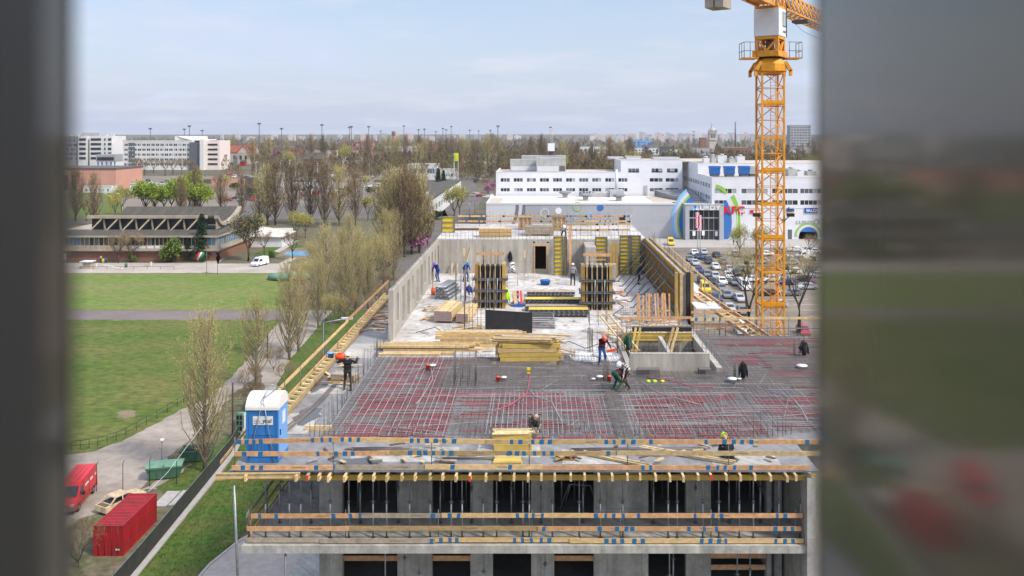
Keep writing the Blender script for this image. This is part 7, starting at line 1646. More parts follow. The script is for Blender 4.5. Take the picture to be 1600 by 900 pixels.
for (ua, ub, y, h, lab) in ((130, 174, 465, 3.6, 'white flat cabins left behind the lime trees'), (203, 246, 470, 4.6, 'row of white cabins in front of the long hotel'), (247, 273, 468, 4.8, 'plain white cabin right of the cabin row'), (340, 362, 330, 3.2, 'small white flat roof right behind the hanging roof')):
    block('site_cabin', lab, 'cabin', ux(ua, y), ux(ub, y), y, y + 8, h, 'paint_white', 1, max(int((ub - ua) / 7), 2), GW, .3, 1.5, 1, fill=.4, seed=int(ua))
def gable(name, label, x0, x1, y0, y1, h, hr, wallm, roofm, ridge='x', n=4):
    t = thing(name, label, 'house', ((x0 + x1) / 2, y0, 0)); hs = windows(t, x0 + .6, x1 - .6, n, h * .4, h * .75, y0, ('glass_dark', 'glass_grey', 'glass_dark'), 1, .2, fill=.45, seed=int(abs(x0)))
    B().wall(x0, x1, 0, h, y0, y0 + .4, hs).box(x0, x0 + .4, y0 + .4, y1, 0, h).box(x1 - .4, x1, y0 + .4, y1, 0, h).box(x0, x1, y1 - .4, y1, 0, h).build('wall', M[wallm], t); r = B()
    if ridge == 'x':
        m_ = (y0 + y1) / 2; r.prism([(y0 - .6, h), (m_, hr), (y1 + .6, h), (y1 + .6, h + .3), (m_, hr + .4), (y0 - .6, h + .3)], 'x', x0 - .6, x1 + .6)
        B().prism([(y0, h), (m_, hr), (y1, h)], 'x', x0, x0 + .4).prism([(y0, h), (m_, hr), (y1, h)], 'x', x1 - .4, x1).build('gable', M[wallm], t)
    else:
        m_ = (x0 + x1) / 2; r.prism([(x0 - .6, h), (m_, hr), (x1 + .6, h), (x1 + .6, h + .3), (m_, hr + .4), (x0 - .6, h + .3)], 'y', y0 - .6, y1 + .6); B().prism([(x0, h), (m_, hr), (x1, h)], 'y', y0, y0 + .4).build('gable', M[wallm], t)
    ro = r.build('roof', M[roofm], t); B().box((x0 + x1) / 2 + 2, (x0 + x1) / 2 + 3, y0 + 3, y0 + 4, h + .5, hr + 1.2).build('chimney', M['brick_red'], ro)
    return t
gable('red_roofed_house', 'house with a broad red tiled roof left of the poplar trees', ux(352, 880), ux(398, 880), 880, 896, 12, 19, 'stucco', 'roof_red', 'x', 5); gable('red_roofed_house', 'gabled front wing of the house with the red tiled roof', ux(371, 872), ux(389, 872), 872, 884, 12, 19.5, 'stucco', 'roof_red', 'y', 2)
tag(B().box(ux(375, 820), ux(382, 820), 820, 826, 0, 4.5).prism([(819.5, 4.5), (823, 6.4), (826.5, 4.5)], 'x', ux(375, 820) - .3, ux(382, 820) + .3, 1).build('red_shed', [M['container_red'], M['roof_slate']]), 'small bright red shed below the red tiled house', 'shed')
gable('dark_house', 'old dark wooden house with a grey roof right of the red tiled house', ux(420, 760), ux(452, 760), 760, 775, 9, 16, 'house_dark', 'roof_slate', 'y', 2); gable('dark_house', 'low brick house with a dark roof among the bare trees', ux(474, 780), ux(504, 780), 780, 792, 8, 14, 'brick_red', 'roof_slate', 'x', 4)
block('apartment_block', 'red brick apartment block with pale floor bands beyond the poplars', 'building', ux(535, 1040), ux(582, 1040), 1040, 1056, 21, 'brick_apartment', 4, 9, GW, 3, 2.2, 1, 'roof_red', .55, 150)
for (ua, ub, y, h, wm_, lab) in ((535, 665, 900, 7, 'stucco', 'long pale warehouse wall below the brick apartments'), (640, 690, 880, 10, 'brick_red', 'red brick hall behind the white showroom'), (655, 690, 1100, 17, 'brick_red', 'distant red brick warehouse left of the yard masts'), (590, 640, 980, 9, 'house_dark', 'dark warehouse right of the brick apartments'), (700, 722, 820, 13, 'brick_red', 'brick store house behind the yellow sign')):
    block('warehouse', lab, 'warehouse', ux(ua, y), ux(ub, y), y, y + 20, h, wm_, 1, 8, GW, h * .4, 1.8, 1, 'roof_slate', .5, int(ua))
t = block('showroom', 'low white showroom with a glazed upper front beyond the poplars', 'building', ux(637, 590), ux(682, 590), 590, 612, 11.0, 'paint_white', 1, 3, ('glass_grey', 'glass_blue', 'glass_dark'), 4, 3.6, 3, 'roof_pale', .8, 170)
b_ = block('showroom_wing', 'long white wing of the showroom with a row of narrow windows', 'building', ux(682, 600) + .1, ux(713, 600), 600, 612, 7.2, 'paint_white', 1, 11, GW, 1.4, 2, 1, 'roof_pale', .45, 180)
t = thing('white_tent', 'white tent roof left of the showroom', 'tent', (ux(616, 600), 600, 0)); B().prism([(ux(605, 600), 4), (ux(612, 600), 7), (ux(624, 600), 7), (ux(634, 600), 4), (ux(634, 600), .5), (ux(605, 600), .5)], 'y', 598, 606).build('canvas', M['paint_white'], t)
t = thing('fuel_sign', 'tall yellow roadside sign on a white post beside the showroom', 'sign', (ux(709, 560), 560, 0)); B().box(ux(709, 560), ux(710, 560), 560, 560.5, 0, 20).box(ux(715.6, 560), ux(716.2, 560), 560, 560.5, 0, 18).build('post', M['paint_white'], t); B().box(ux(710.3, 560), ux(716.4, 560), 559.5, 560.4, 14.6, 20).build('board', M['hivis'], t); B().box(ux(711.6, 560), ux(715, 560), 559.3, 559.49, 15.6, 19).build('emblem', M['sign_yellow'], t)
# long white workshop left of the mall road
t = thing('workshop', 'long white workshop with a dark roof left of the road to the shopping centre', 'building', (-48, 320, 0)); hs = windows(t, 322, 446, 12, 2.6, 5.2, -41, GW, 3, .3, 'x', fill=.72, seed=190)
B().wall(320, 448, 0, 8, -41, -40.5, hs, 'x').box(-58, -41, 320, 320.5, 0, 8).build('wall', M['paint_white'], t); B().box(-58, -40.3, 319.8, 448, 8, 8.3).build('roof', M['roof_slate'], t); B().box(-44, -43, 330, 331, 8.3, 10.5).build('chimney', M['paint_white'], t)
block('car_hall', 'pale flat hall with a dark glazed front behind the brown poplars', 'building', ux(404, 420), ux(430, 420), 420, 436, 13, 'unit_grey', 1, 2, ('glass_dark',) * 3, 2, 6, 2, 'roof_pale', .8, 200)
tag(B().box(ux(383, 424), ux(403, 424), 424, 434, 0, 11).build('dark_hall', M['house_dark']), 'dark brown flat hall left of the pale one behind the brown poplars', 'building')
# skyline
def city(u, v0, w, y, lab, col, name='city_block'):
    x = ux(u, y); h = CH - (v0 - V0) / F * y; ww = w / F * y; t = B()
    t.box(x - ww / 2, x + ww / 2, y, y + ww * .6, 0, h)
    t.box(x - ww / 4, x + ww / 8, y + 3, y + ww * .4, h, h + ww * .08)
    o = t.build(name, M['city']); o.color = (*col, 1); tag(o, lab, 'building', 'apartment blocks on the skyline'); return o
rc = random.Random(11)
PAL = [((.50, .48, .47), 'pale grey'), ((.56, .50, .46), 'cream'), ((.38, .39, .41), 'grey'), ((.55, .45, .42), 'pinkish'), ((.60, .59, .58), 'white')]
for i in range(64):
    u = 925 + i * 4.1 + rc.uniform(-1.5, 1.5) if i < 62 else 1240 + i; c_, nm_ = rc.choice(PAL); city(u, rc.uniform(206.0, 213), rc.uniform(3, 7), rc.uniform(2600, 3800), 'distant %s apartment block on the skyline right of the offices, place %d from left' % (nm_, i + 1), c_)
for i in range(26): u = 340 + i * 19 + rc.uniform(-8, 8); c_, nm_ = rc.choice(PAL); city(u, rc.uniform(208, 214), rc.uniform(4, 12), rc.uniform(2300, 3600), 'distant low %s block on the skyline behind the light masts, place %d from left' % (nm_, i + 1), c_)
for i in range(8): u = 95 + i * 11; c_, nm_ = rc.choice(PAL[:2] + PAL[4:]); city(u, 208 + rc.uniform(0, 2), 10, 1700 + 60 * i, 'far %s slab block above the left hotel, place %d from the left' % (nm_, i + 1), c_)
block('high_rise', 'grey slab high rise standing alone right of the crane', 'building', ux(1235, 1500), ux(1267, 1500), 1500, 1520, 46, 'hotel_grey', 8, 7, ('glass_grey', 'glass_dark', 'glass_grey'), 6, 2.4, 2, 'unit_grey', .7, 210)
for u, w, y, h, wm_, lab in ((1234, 20, 1100, 9, 'hotel_white', 'white low block below the grey high rise'), (1200, 40, 1150, 8, 'hotel_white', 'long white low block behind the crane mast'), (1098, 26, 1000, 14, 'unit_grey', 'glass and concrete office left of the brick tower'), (1040, 12, 1000, 16, 'glass_grey', 'dark glass office cube beyond the white offices'), (1056, 18, 1010, 12, 'hotel_white', 'pale office beside the dark glass cube'), (1005, 30, 1800, 15, 'toilet_light', 'pale blue long hall on the skyline'), (1150, 44, 1250, 10, 'stucco', 'sand coloured long block right of the brick tower')):
    block('office_block', lab, 'building', ux(u - w / 2, y), ux(u + w / 2, y), y, y + 20, h, wm_, 2, 6, GW, 2.5, 2, 2, 'roof_pale', .6, int(u))
t = thing('brick_tower', 'ornate sand coloured tower with a pointed dome on the skyline', 'tower', (ux(1114, 1200), 1200, 0)); x = ux(1114, 1200); B().box(x - 5, x + 5, 1200, 1210, 0, 33).box(x - 5.8, x + 5.8, 1199, 1211, 22, 23.2).box(x - 5.8, x + 5.8, 1199, 1211, 32, 33.5).build('shaft', M['stucco'], t); B().lathe([(5.5, 33.5), (5.8, 36), (4, 39), (1.6, 41), (1.2, 44), (.2, 50)], 12, (x, 1205, 0)).build('dome', M['unit_grey'], t)
b = B()
for dx in (-2.5, 0, 2.5): b.box(x + dx - .6, x + dx + .6, 1199.8, 1199.98, 25, 30)
b.build('tower_window', M['glass_dark'], t)
for dx in (-5, 5): B().lathe([(1, 33.5), (1, 36), (.1, 38.5)], 8, (x + dx, 1200.5, 0)).build('corner_turret', M['unit_grey'], t)
tag(B().box(ux(1094, 1150), ux(1104, 1150), 1150, 1160, 0, 26).build('red_office', M['brick_red']), 'dark red office block left of the ornate tower', 'building')
tag(B().lathe([(2.2, 0), (1.5, 58)], 10, (ux(1149, 2000), 2000, 0)).build('chimney', M['unit_dark']), 'lone dark chimney on the skyline left of the crane', 'chimney')
t = thing('water_tower', 'brown water tower on a slender shaft on the left skyline', 'tower', (ux(615, 1600), 1600, 0)); B().lathe([(4, 0), (2.6, 26)], 12, (ux(615, 1600), 1600, 0)).build('shaft', M['brick_red'], t); B().lathe([(2.6, 26), (3.8, 28), (3.8, 34.5), (3.4, 35)], 12, (ux(615, 1600), 1600, 0)).build('tank', M['brick_red'], t)
# light masts of the rail yard
MS = [(235, 200, 860), (288, 201, 900), (296, 196, 840), (316, 203, 900), (405, 192, 800), (440, 200, 850), (503, 194, 820), (546, 198, 900), (549, 197, 860), (576, 197, 950), (631, 196, 1100), (654, 202, 1000), (663, 201, 980), (692, 200, 1050), (697, 202, 1080), (705, 197, 1120), (734, 203, 1150), (766, 203, 1100), (778, 196, 800), (595, 204, 1200), (748, 204, 1250), (681, 205, 1200), (860, 198, 900), (1084, 205, 1300)]
mp = None
for i, (u, v, y) in enumerate(MS):
    x = ux(u, y); h = CH - (v - V0) / F * y; lab = 'tall thin floodlight mast of the rail yard, %s from the left' % ('first' if i == 0 else 'place %d' % (sorted(MS).index((u, v, y)) + 1))
    if mp is None:
        mp = thing('light_mast', lab, 'light mast', (x, y, 0), 0, 'floodlight masts of the rail yard'); b = LB(); b.tube((0, 0, 0), (0, 0, 1), .55, .28, 6); b.build('pole', M['unit_dark'], mp); b = LB(); b.box(-1.6, 1.6, -.4, .4, .985, 1.0)
        for k in range(4): b.box(-1.5 + k * .9, -1.0 + k * .9, -.9, -.3, .96, .99)
        b.build('lamp_head', M['unit_dark'], mp); mp.scale = (1, 1, h)
    else: dup(mp, (x, y, 0), 0, lab, None, (1, 1, h))
# street lamps in the middle distance
sl = None
for i, (u, v0, v1) in enumerate(((400, 252, 283), (412, 254, 276), (438, 251, 276), (452, 250, 282), (462, 267, 281), (496, 255, 276), (514, 253, 277), (534, 257, 278), (577, 256, 282), (604, 254, 276), (398, 318, 335), (190 + 1, 305, 330))):
    p = at(u, v1); h = (v1 - v0) / F * p.y; lab = 'pale street lamp in the far car parks, place %d from the left' % (i + 1)
    if sl is None:
        sl = thing('street_lamp', lab, 'lamp', p, 0, 'street lamps in the far car parks'); b = LB(); b.tube((0, 0, 0), (0, 0, 1), .14, .10, 6); b.build('pole', M['paint_white'], sl); b = LB(); b.box(-.1, 1.6, -.12, .12, .985, 1.0); b.build('lamp_head', M['paint_white'], sl); sl.scale = (1, 1, h)
    else: dup(sl, p, 0, lab, None, (1, 1, h))
t = thing('street_lamp', 'double armed street lamp before the lime green trees', 'lamp', at(174, 342)); p = at(174, 342); B().path([p, p + V((0, 0, 9.5))], .12, 6).build('pole', M['sign_yellow'], t); b = B(); b.path([p + V((0, 0, 8.6)), p + V((-2.2, 0, 10))], .08); b.path([p + V((0, 0, 8.6)), p + V((2.2, 0, 10))], .08); b.build('arm', M['sign_yellow'], t)
for s in (-2.4, 2.4): B().box(p.x + s - .5, p.x + s + .5, p.y - .2, p.y + .2, 9.9, 10.15).build('lamp_head', M['paint_white'], t)
for u, v1, h, lab in ((742, 338, 9, 'nearer'), (733, 345, 7.5, 'further left')):
    p = at(u, v1); t = thing('street_lamp', 'grey street lamp beside the hedge along the road to the offices, %s one' % lab, 'lamp', p); B().tube(p, p + V((0, 0, h)), .11).build('pole', M['galv'], t); B().box(p.x - .2, p.x + 1.4, p.y - .15, p.y + .15, h, h + .2).build('lamp_head', M['galv'], t)
# ================================================================ trees
def rv(r, s=1.0): return V((r.uniform(-s, s), r.uniform(-s, s), r.uniform(-s, s)))
def leafq(b, c, s, r, m):
    a = rv(r).normalized(); d = a.orthogonal().normalized(); d.rotate(Matrix.Rotation(r.uniform(0, 6.3), 3, a)) if False else None
    e = a.cross(d); b.quad(c, d * s, e * s * r.uniform(.5, .9), m)
def upright(name, seed, h, w, nb, mats_, twigs=7, buds=4, bs=.07, lean=.55, tr=.022, z0=.1, tw=.012, power=.75):
    """a fastigiate tree: ascending branches round a tapering trunk, twigs and buds; (bark, twig, bud) materials"""
    r = random.Random(seed); t = thing(name, 'x', 'tree', (0, 0, 0)); tb = LB()
    tp = [V((r.uniform(-.01, .01) * h * k / 6, r.uniform(-.01, .01) * h * k / 6, h * .92 * k / 6)) for k in range(7)]
    tb.path(tp, [h * tr * (1 - k / 6.6) for k in range(7)], 7); tb.build('trunk', M[mats_[0]], t)
    b = LB()
    for i in range(nb):
        f = z0 + (.9 - z0) * (i / nb) ** 1.1; z = f * h; a = i * 2.4 + r.uniform(-.5, .5); k = min(int(f / .92 * 6), 5); base = tp[k].lerp(tp[k + 1], f / .92 * 6 - k)
        L_ = h * r.uniform(.30, .52) * (1 - f) ** .55 + h * .06; rad = w / 2 * min(1, math.sin(math.pi * min(max((f + .12), 0), 1) ** power) + .25) * r.uniform(.55, 1.05)
        o = V((math.cos(a), math.sin(a), 0)); p1 = base + o * rad * .45 + V((0, 0, L_ * .25)); p2 = base + o * rad * .85 + V((0, 0, L_ * .6)); p3 = base + o * rad * r.uniform(.85, 1.1) + V((0, 0, L_))
        p2 += rv(r, .04 * w); p3 += rv(r, .06 * w); r0 = h * tr * .34 * (1 - f * .7)
        pts = [base, p1, p2, p3]; b.path(pts, [r0, r0 * .7, r0 * .4, tw * .8], 4, 0, cap=False)
        for j in range(twigs):
            g = r.uniform(.15, 1); kk = min(int(g * 3), 2); q = pts[kk].lerp(pts[kk + 1], g * 3 - kk); d = (V((0, 0, 1)) * r.uniform(.6, 1.2) + o * r.uniform(-.2, lean) + rv(r, .35)).normalized(); l = h * r.uniform(.05, .13)
            e = q + d * l; m_ = q + d * l * .5 + rv(r, l * .08); b.path([q, m_, e], [tw, tw * .8, tw * .4], 3, 1, cap=False)
            for _ in range(buds): leafq(b, q.lerp(e, r.uniform(.15, 1.05)) + rv(r, l * .16), bs * r.uniform(.6, 1.3), r, 2)
    b.build('crown', [M[m] for m in mats_], t)
    return t
def spread(name, seed, h, w, mats_, lv=4, fork=.38, leaves=0, ls=.1, n0=5, cl=.5, tr=.028, tw=.012, up=.25, balls=()):
    """a broad tree: repeated forking limbs, leaf clusters of small faces at the ends; mats (bark, twig, leaf, leaf)"""
    r = random.Random(seed); t = thing(name, 'x', 'tree', (0, 0, 0)); tb = LB(); b = LB(); hf = h * fork
    tb.path([(0, 0, 0), (r.uniform(-.1, .1), r.uniform(-.1, .1), hf * .5), (r.uniform(-.2, .2), r.uniform(-.2, .2), hf)], [h * tr * 1.25, h * tr, h * tr * .85], 8)
    ends = []
    def grow(p, d, l, rad, k):
        q = p + d * l * .5 + rv(r, l * .06); e = q + (d + rv(r, .22) + V((0, 0, up * .3))).normalized() * l * .5
        (tb if k == 0 else b).path([p, q, e], [rad, rad * .8, rad * .6], 5 if k < 2 else 3, 0 if k < 3 else 1, cap=False)
        if k >= lv: ends.append((e, d)); return
        for i in range(3 if k < 2 else r.choice((2, 3))):
            dd = (d * .8 + rv(r, .72) + V((0, 0, up))).normalized(); grow(e if i else q.lerp(e, .8), dd, l * r.uniform(.62, .82), max(rad * .58, tw), k + 1)
        if k >= 2: ends.append((q, d))
    for i in range(n0):
        a = i * 6.28 / n0 + r.uniform(-.4, .4); grow(V((0, 0, hf * r.uniform(.75, 1))), V((math.cos(a) * r.uniform(.5, .9), math.sin(a) * r.uniform(.5, .9), r.uniform(.7, 1.1))).normalized(), h * r.uniform(.2, .27), h * tr * .55, 0)
    mx_ = max(max(abs(e.x), abs(e.y)) for e, d in ends); mz = max(e.z for e, d in ends); sx, sz = w / 2 / mx_, h / mz
    for e, d in ends:
        for _ in range(leaves): c = e + rv(r, cl * h * .1); leafq(b, c, ls * r.uniform(.6, 1.3), r, 3 if r.random() < .35 else 2)
    for bb in (tb, b): bb.v = [(x * sx, y * sx, z * sz) for x, y, z in bb.v]
    tb.build('trunk', M[mats_[0]], t); b.build('crown', [M[m] for m in mats_], t)
    for i in balls:
        e = ends[(i * 37) % len(ends)][0]; c = V((e.x * sx * .8, e.y * sx * .8, e.z * sz * .95)); m_ = LB()
        for _ in range(260): leafq(m_, c + rv(r).normalized() * .42 * r.random() ** .4, .07, r, 0)
        m_.build('mistletoe', M['mistletoe'], t)
    return t
def conifer(name, seed, h, w, mats_):
    r = random.Random(seed); t = thing(name, 'x', 'tree', (0, 0, 0)); tb = LB(); tb.path([(0, 0, 0), (0, 0, h)], [h * .02, .03], 7); tb.build('trunk', M[mats_[0]], t); b = LB()
    n = 110
    for i in range(n):
        f = .08 + .9 * i / n; a = i * 2.4 + r.uniform(-.3, .3); l = w / 2 * (1 - f) ** .75 * r.uniform(.75, 1.1) + .15; z = f * h; o = V((math.cos(a), math.sin(a), 0)); e = V((0, 0, z - l * .18)) + o * l
        b.path([(0, 0, z), e], [.04, .015], 3, 0, cap=False)
        for k in range(22): g = r.uniform(.25, 1.03); c = V((0, 0, z)).lerp(e, g) + rv(r, .16 + l * .09) - V((0, 0, .1)); leafq(b, c, .17 * r.uniform(.6, 1.4), r, 2 if r.random() < .4 else 1)
    b.build('crown', [M[m] for m in (mats_[0], mats_[1], mats_[2])], t); return t
def bush(name, seed, h, w, mats_, n=900, s=.12, cat='shrub'):
    r = random.Random(seed); t = thing(name, 'x', cat, (0, 0, 0)); tb = LB(); b = LB()
    cs = [(V((r.uniform(-.3, .3) * w, r.uniform(-.3, .3) * w, h * r.uniform(.35, .75))), r.uniform(.22, .36)) for _ in range(9)]
    for c, q in cs: tb.path([(0, 0, 0), c * .5 + rv(r, .1), c], [.06, .04, .015], 4)
    for _ in range(n):
        c, q = r.choice(cs); d = rv(r).normalized() * r.random() ** .45; p = c + V((d.x * w * q, d.y * w * q, d.z * h * q)); p.z = max(p.z, .05); leafq(b, p, s * r.uniform(.6, 1.4), r, 1 if r.random() < .4 else 0)
    tb.build('stem', M[mats_[0]], t); b.build('foliage', [M[m] for m in mats_[1:]], t); return t
FIRST = set()
def put(p, loc, label, group=None, s=1.0, rz=None, sz=None, cat=None):
    rz = rnd.uniform(0, 6.28) if rz is None else rz; s = (s, s, s * (sz or 1)); loc = (loc[0], loc[1], 0)
    if p.name not in FIRST:
        FIRST.add(p.name); p.location = loc; p.rotation_euler = (0, 0, rz); p.scale = s; p['label'] = label
        if group: p['group'] = group
        o = p
    else: o = dup(p, loc, rz, label, group, s)
    if group is None and 'group' in o: del o['group']
    return o
OL = ('bark_pale', 'twig_olive', 'bud_olive'); BR = ('bark', 'twig_brown', 'bud_brown'); MIX = ('bark', 'twig_olive', 'bud_olive')
near = upright('poplar_tree', 1, 15.4, 5.6, 105, OL, 14, 5, .035, .5, .016, .05, .011)
near2 = upright('poplar_tree', 2, 10.6, 4.6, 70, OL, 11, 5, .04, .5, .018, .08, .012)
willow = upright('poplar_tree', 3, 15, 5.6, 90, OL, 12, 4, .045, .6, .018, .04, .016)
willow2 = spread('willow_tree', 27, 13, 7.5, ('bark_pale', 'twig_olive', 'bud_olive', 'bud_olive'), 5, .16, 2, .07, 7, .7, .012, .022, .55)
pb_ = [upright('poplar_tree', 10 + i, 19, 6.6 + i * .7, 95, BR if i < 2 else MIX, 10, 3, .09, .45, .016, .07, .03) for i in range(3)]
put(near, at(320, 738), 'tall pale bare poplar with many upright branches at the path beside the dumpsters')
put(near2, at(400, 603), 'pale bare poplar between the path and the blue toilet', s=1.08)
put(willow, at(452, 562), 'pale bare poplar left of the long site rail, nearer of a pair', 'pale bare poplars along the path', .9, sz=1.05)
put(willow, at(466, 549), 'slimmer pale bare poplar behind the nearer one by the site rail', 'pale bare poplars along the path', .75, sz=1.1)
j = 0
for u, v, s, sz in ((497, 512, .85, 1), (520, 524, .8, .9), (540, 507, .95, 1), (556, 488, 1.0, 1), (575, 482, .95, 1.0), (480, 478, .9, 1), (510, 470, 1.0, 1), (533, 462, 1.0, 1.05), (560, 455, 1.0, 1), (588, 462, 1.0, 1.1), (600, 448, 1.05, 1.1), (615, 438, 1.0, 1.1), (545, 440, 1.0, 1), (492, 448, .9, .9)):
    j += 1; k_ = 1.0 if u in (597, 600, 615) else .95; put((willow, near, willow2, willow)[j % 4], at(u, v), 'yellowish bare thicket tree left of the parapet wall, place %d from the front' % j, 'yellowish bare trees in the thicket', s * k_ * rnd.uniform(.85, 1.1), sz=sz)
for i, (u, v, s) in enumerate(((283, 345, .85), (304, 338, 1.0), (345, 330, .8), (345 + 73, 352, 1.1), (430, 352, 1.2), (456, 350, 1.1), (485, 350, 1.15), (507, 356, 1.1), (530, 353, 1.08), (555, 352, 1.0), (378, 300 + 35, .8), (118, 345, 1.0), (147, 352, .95), (405, 348, .9))):
    put(pb_[(0, 1, 0, 2, 1)[i % 5]], at(u, v), ('brown bare poplar left of the sports hall, %s' % ('left' if u == 118 else 'right') if u < 150 else 'brown bare poplar in the row right behind the hall, place %d from left' % sorted((283, 304, 345, 418, 430, 456, 485, 507, 530, 555, 378, 405)).index(u).__add__(1)), 'brown bare poplars in the middle distance', s)
for i, (u, v, s, k) in enumerate(((600, 392, 1.05, 2), (616, 398, 1.2, 2), (632, 402, 1.15, 0), (643, 398, 1.15, 1), (655, 396, 1.1, 2), (668, 388, .75, 0), (625, 385, 1.15, 0), (608, 380, 1.05, 0), (648, 380, 1.2, 2))):
    put(pb_[k], at(u, v), 'tall poplar in the dense brown clump behind the site, place %d from left' % (sorted((600, 616, 632, 643, 655, 668, 625, 608, 648)).index(u) + 1), 'poplars in the dense clump', s)
lime = spread('lime_tree', 21, 11, 10, ('bark', 'twig_olive', 'leaf_lime', 'leaf_lime2'), 4, .3, 7, .2, 6, .9, up=.3)
for i, (u, v, s) in enumerate(((228, 338, 1.3), (242, 336, 1.2), (256, 334, 1.05), (282, 338, 1.4), (296, 330, 1.5), (313, 338, 1.2), (268, 330, 1.0))):
    put(lime, at(u, v), 'fresh lime green tree behind the sports hall roof, place %d from the left' % (sorted((228, 242, 256, 282, 296, 313, 268)).index(u) + 1), 'lime green trees behind the sports hall', s)
yel = spread('willow_tree', 22, 11, 9, ('bark', 'twig_olive', 'leaf_yellow', 'bud_olive'), 4, .3, 5, .14, 5, .9)
for u, v, s, lab in ((190, 335, 1.1, 'pale yellow green tree left of the lime green ones'), (180, 342, .95, 'thin yellow green tree by the double armed lamp'), (404, 372, .7, 'small yellow green tree at the white house'), (463, 375, .85, 'yellow flowering tree above the pool'), (575, 345, .9, 'yellowish green tree at the left of the dense poplar clump'), (710, 345, 1.25, 'bright yellow willow beside the road to the offices'), (718, 338, 1.1, 'second yellow willow behind the bright one by the road'), (477, 372, .75, 'small yellowish tree right of the flowering one above the pool'), (250, 262, 1.4, 'tall yellow green tree before the long hotel')):
    put(yel, at(u, v), lab, None, s)
con = conifer('conifer_tree', 31, 13, 5.5, ('bark', 'leaf_dark', 'leaf_dark2'))
for u, v, s, lab in ((315, 408, 1.0, 'tall dark conifer in front of the sports hall'), (294, 408, .5, 'small dark conifer left of the tall one at the sports hall'), (685, 308, 1.2, 'dark broad conifer below the white showroom, left'), (693, 306, 1.1, 'dark broad conifer below the white showroom, right')):
    put(con, at(u, v), lab, None, s)
grn = bush('round_bush', 41, 7, 6.5, ('bark', 'leaf_lime2', 'leaf_dark2'), 1500, .2)
for u, v, s, lab in ((267, 410, 1.0, 'big round green bush in front of the brick base of the hall'), (424, 403, .32, 'small round green bush behind the white van'), (207, 409, .35, 'small round bush beside the pale road')): put(grn, at(u, v), lab, None, s)
hed = bush('hedge_bush', 42, 4, 5, ('bark', 'leaf_dark2', 'leaf_lime2'), 900, .2)
for i in range(9): y = 190 + i * 17; put(hed, (-39.5 + rnd.uniform(-.6, .6), y), 'dark green hedge bush along the road to the offices, place %d from front' % (i + 1), 'hedge bushes along the road', rnd.uniform(.8, 1.15))
drk = spread('pine_tree', 23, 11, 9.5, ('bark', 'twig_brown', 'leaf_dark2', 'bud_brown'), 4, .28, 9, .12, 5, .9)
put(drk, at(388, 408), 'dark brown green pine right of the sports hall', None, 1.15)
put(drk, at(300, 262), 'brown tree in front of the long hotel at its right end', None, .9)
bare = spread('bare_tree', 24, 10, 9, BR + ('bud_brown',), 5, .25, 1, .09, 5, .6, tw=.02)
for u, v, s, lab in ((205, 410, .85, 'bare reddish brown tree in front of the left half of the sports hall'), (185, 411, .8, 'bare brown tree left of the reddish one before the sports hall'), (160, 400, .7, 'bare brown tree at the left end of the sports hall'), (352, 330, .8, 'orange brown bare tree behind the hanging roof'), (413, 398, .7, 'thin bare tree beside the white van'), (370, 350, .7, 'bare tree at the road behind the hanging roof'), (457, 405, .8, 'thin bare tree beside the pool'), (135, 345, .9, 'bushy brown tree at the left end of the hall roof')):
    put(bare, at(u, v), lab, None, s)
for i, u in enumerate((212, 226, 240, 258, 270, 284, 296)): put(bare, at(u, 272 + rnd.uniform(-3, 3)), 'bare brown street tree in front of the long pale hotel, place %d from the left' % (i + 1), 'street trees before the long hotel', 1.35)
blo = bush('blossom_tree', 43, 7, 8, ('bark', 'blossom', 'blossom2', 'twig_brown'), 1300, .18, 'tree')
put(blo, at(657, 396), 'purple pink blossoming tree at the far left corner of the site', None, 1.0)
for u, v, s, lab in ((762, 302, .8, 'purple blossoming shrub by the left end of the offices, left'), (770, 297, .8, 'purple blossoming shrub by the left end of the offices, right'), (1270, 450, .35, 'small pink blossoming tree at the right edge of the car park')): put(blo, at(u, v), lab, None, s)
mis = spread('mistletoe_tree', 25, 17, 12, ('bark', 'twig_olive', 'bud_olive', 'bud_brown'), 5, .34, 2, .06, 4, .6, .024, .035, .3, (1, 4, 9, 12))
put(mis, (35.0, 134), 'large bare tree with round mistletoe balls left of the crane mast', None, 1.0, .3)
put(mis, (45.2, 140), 'bare tree with mistletoe balls right of the crane mast', None, .95, 2.2)
put(yel, (57, 228), 'young yellowish tree before the entrance rings', None, .8); put(yel, (62, 225), 'second young yellowish tree left of the crane in the car park', None, .8); put(bare, (78, 232), 'small bare tree in front of the tunnel', None, .6)
near_b = spread('bare_shrub', 26, 4.0, 5.5, BR + ('bud_brown',), 5, .12, 0, .05, 7, .5, .012, .009, .3)
near_b['category'] = 'shrub'
for x, y, s, lab in ((-36.6, 65.6, 1.0, 'leafless shrub in front of the red container'), (-39.2, 66.5, .9, 'leafless shrub at the left edge beside the red container'), (-38.6, 62, 1.0, 'leafless shrub at the bottom left corner'), (-37.6, 108, 1.1, 'leafless shrub beneath the second bare poplar'), (-35.2, 102, 1.0, 'leafless shrub left of the blue toilet'), (-38, 119, 1.0, 'leafless shrub by the path beside the site rail'), (-30, 118, 1.0, 'leafless shrub right below the site rail'), (-34, 112, .9, 'leafless shrub between the path and the grass strip')):
    put(near_b, (x, y), lab, None, s)
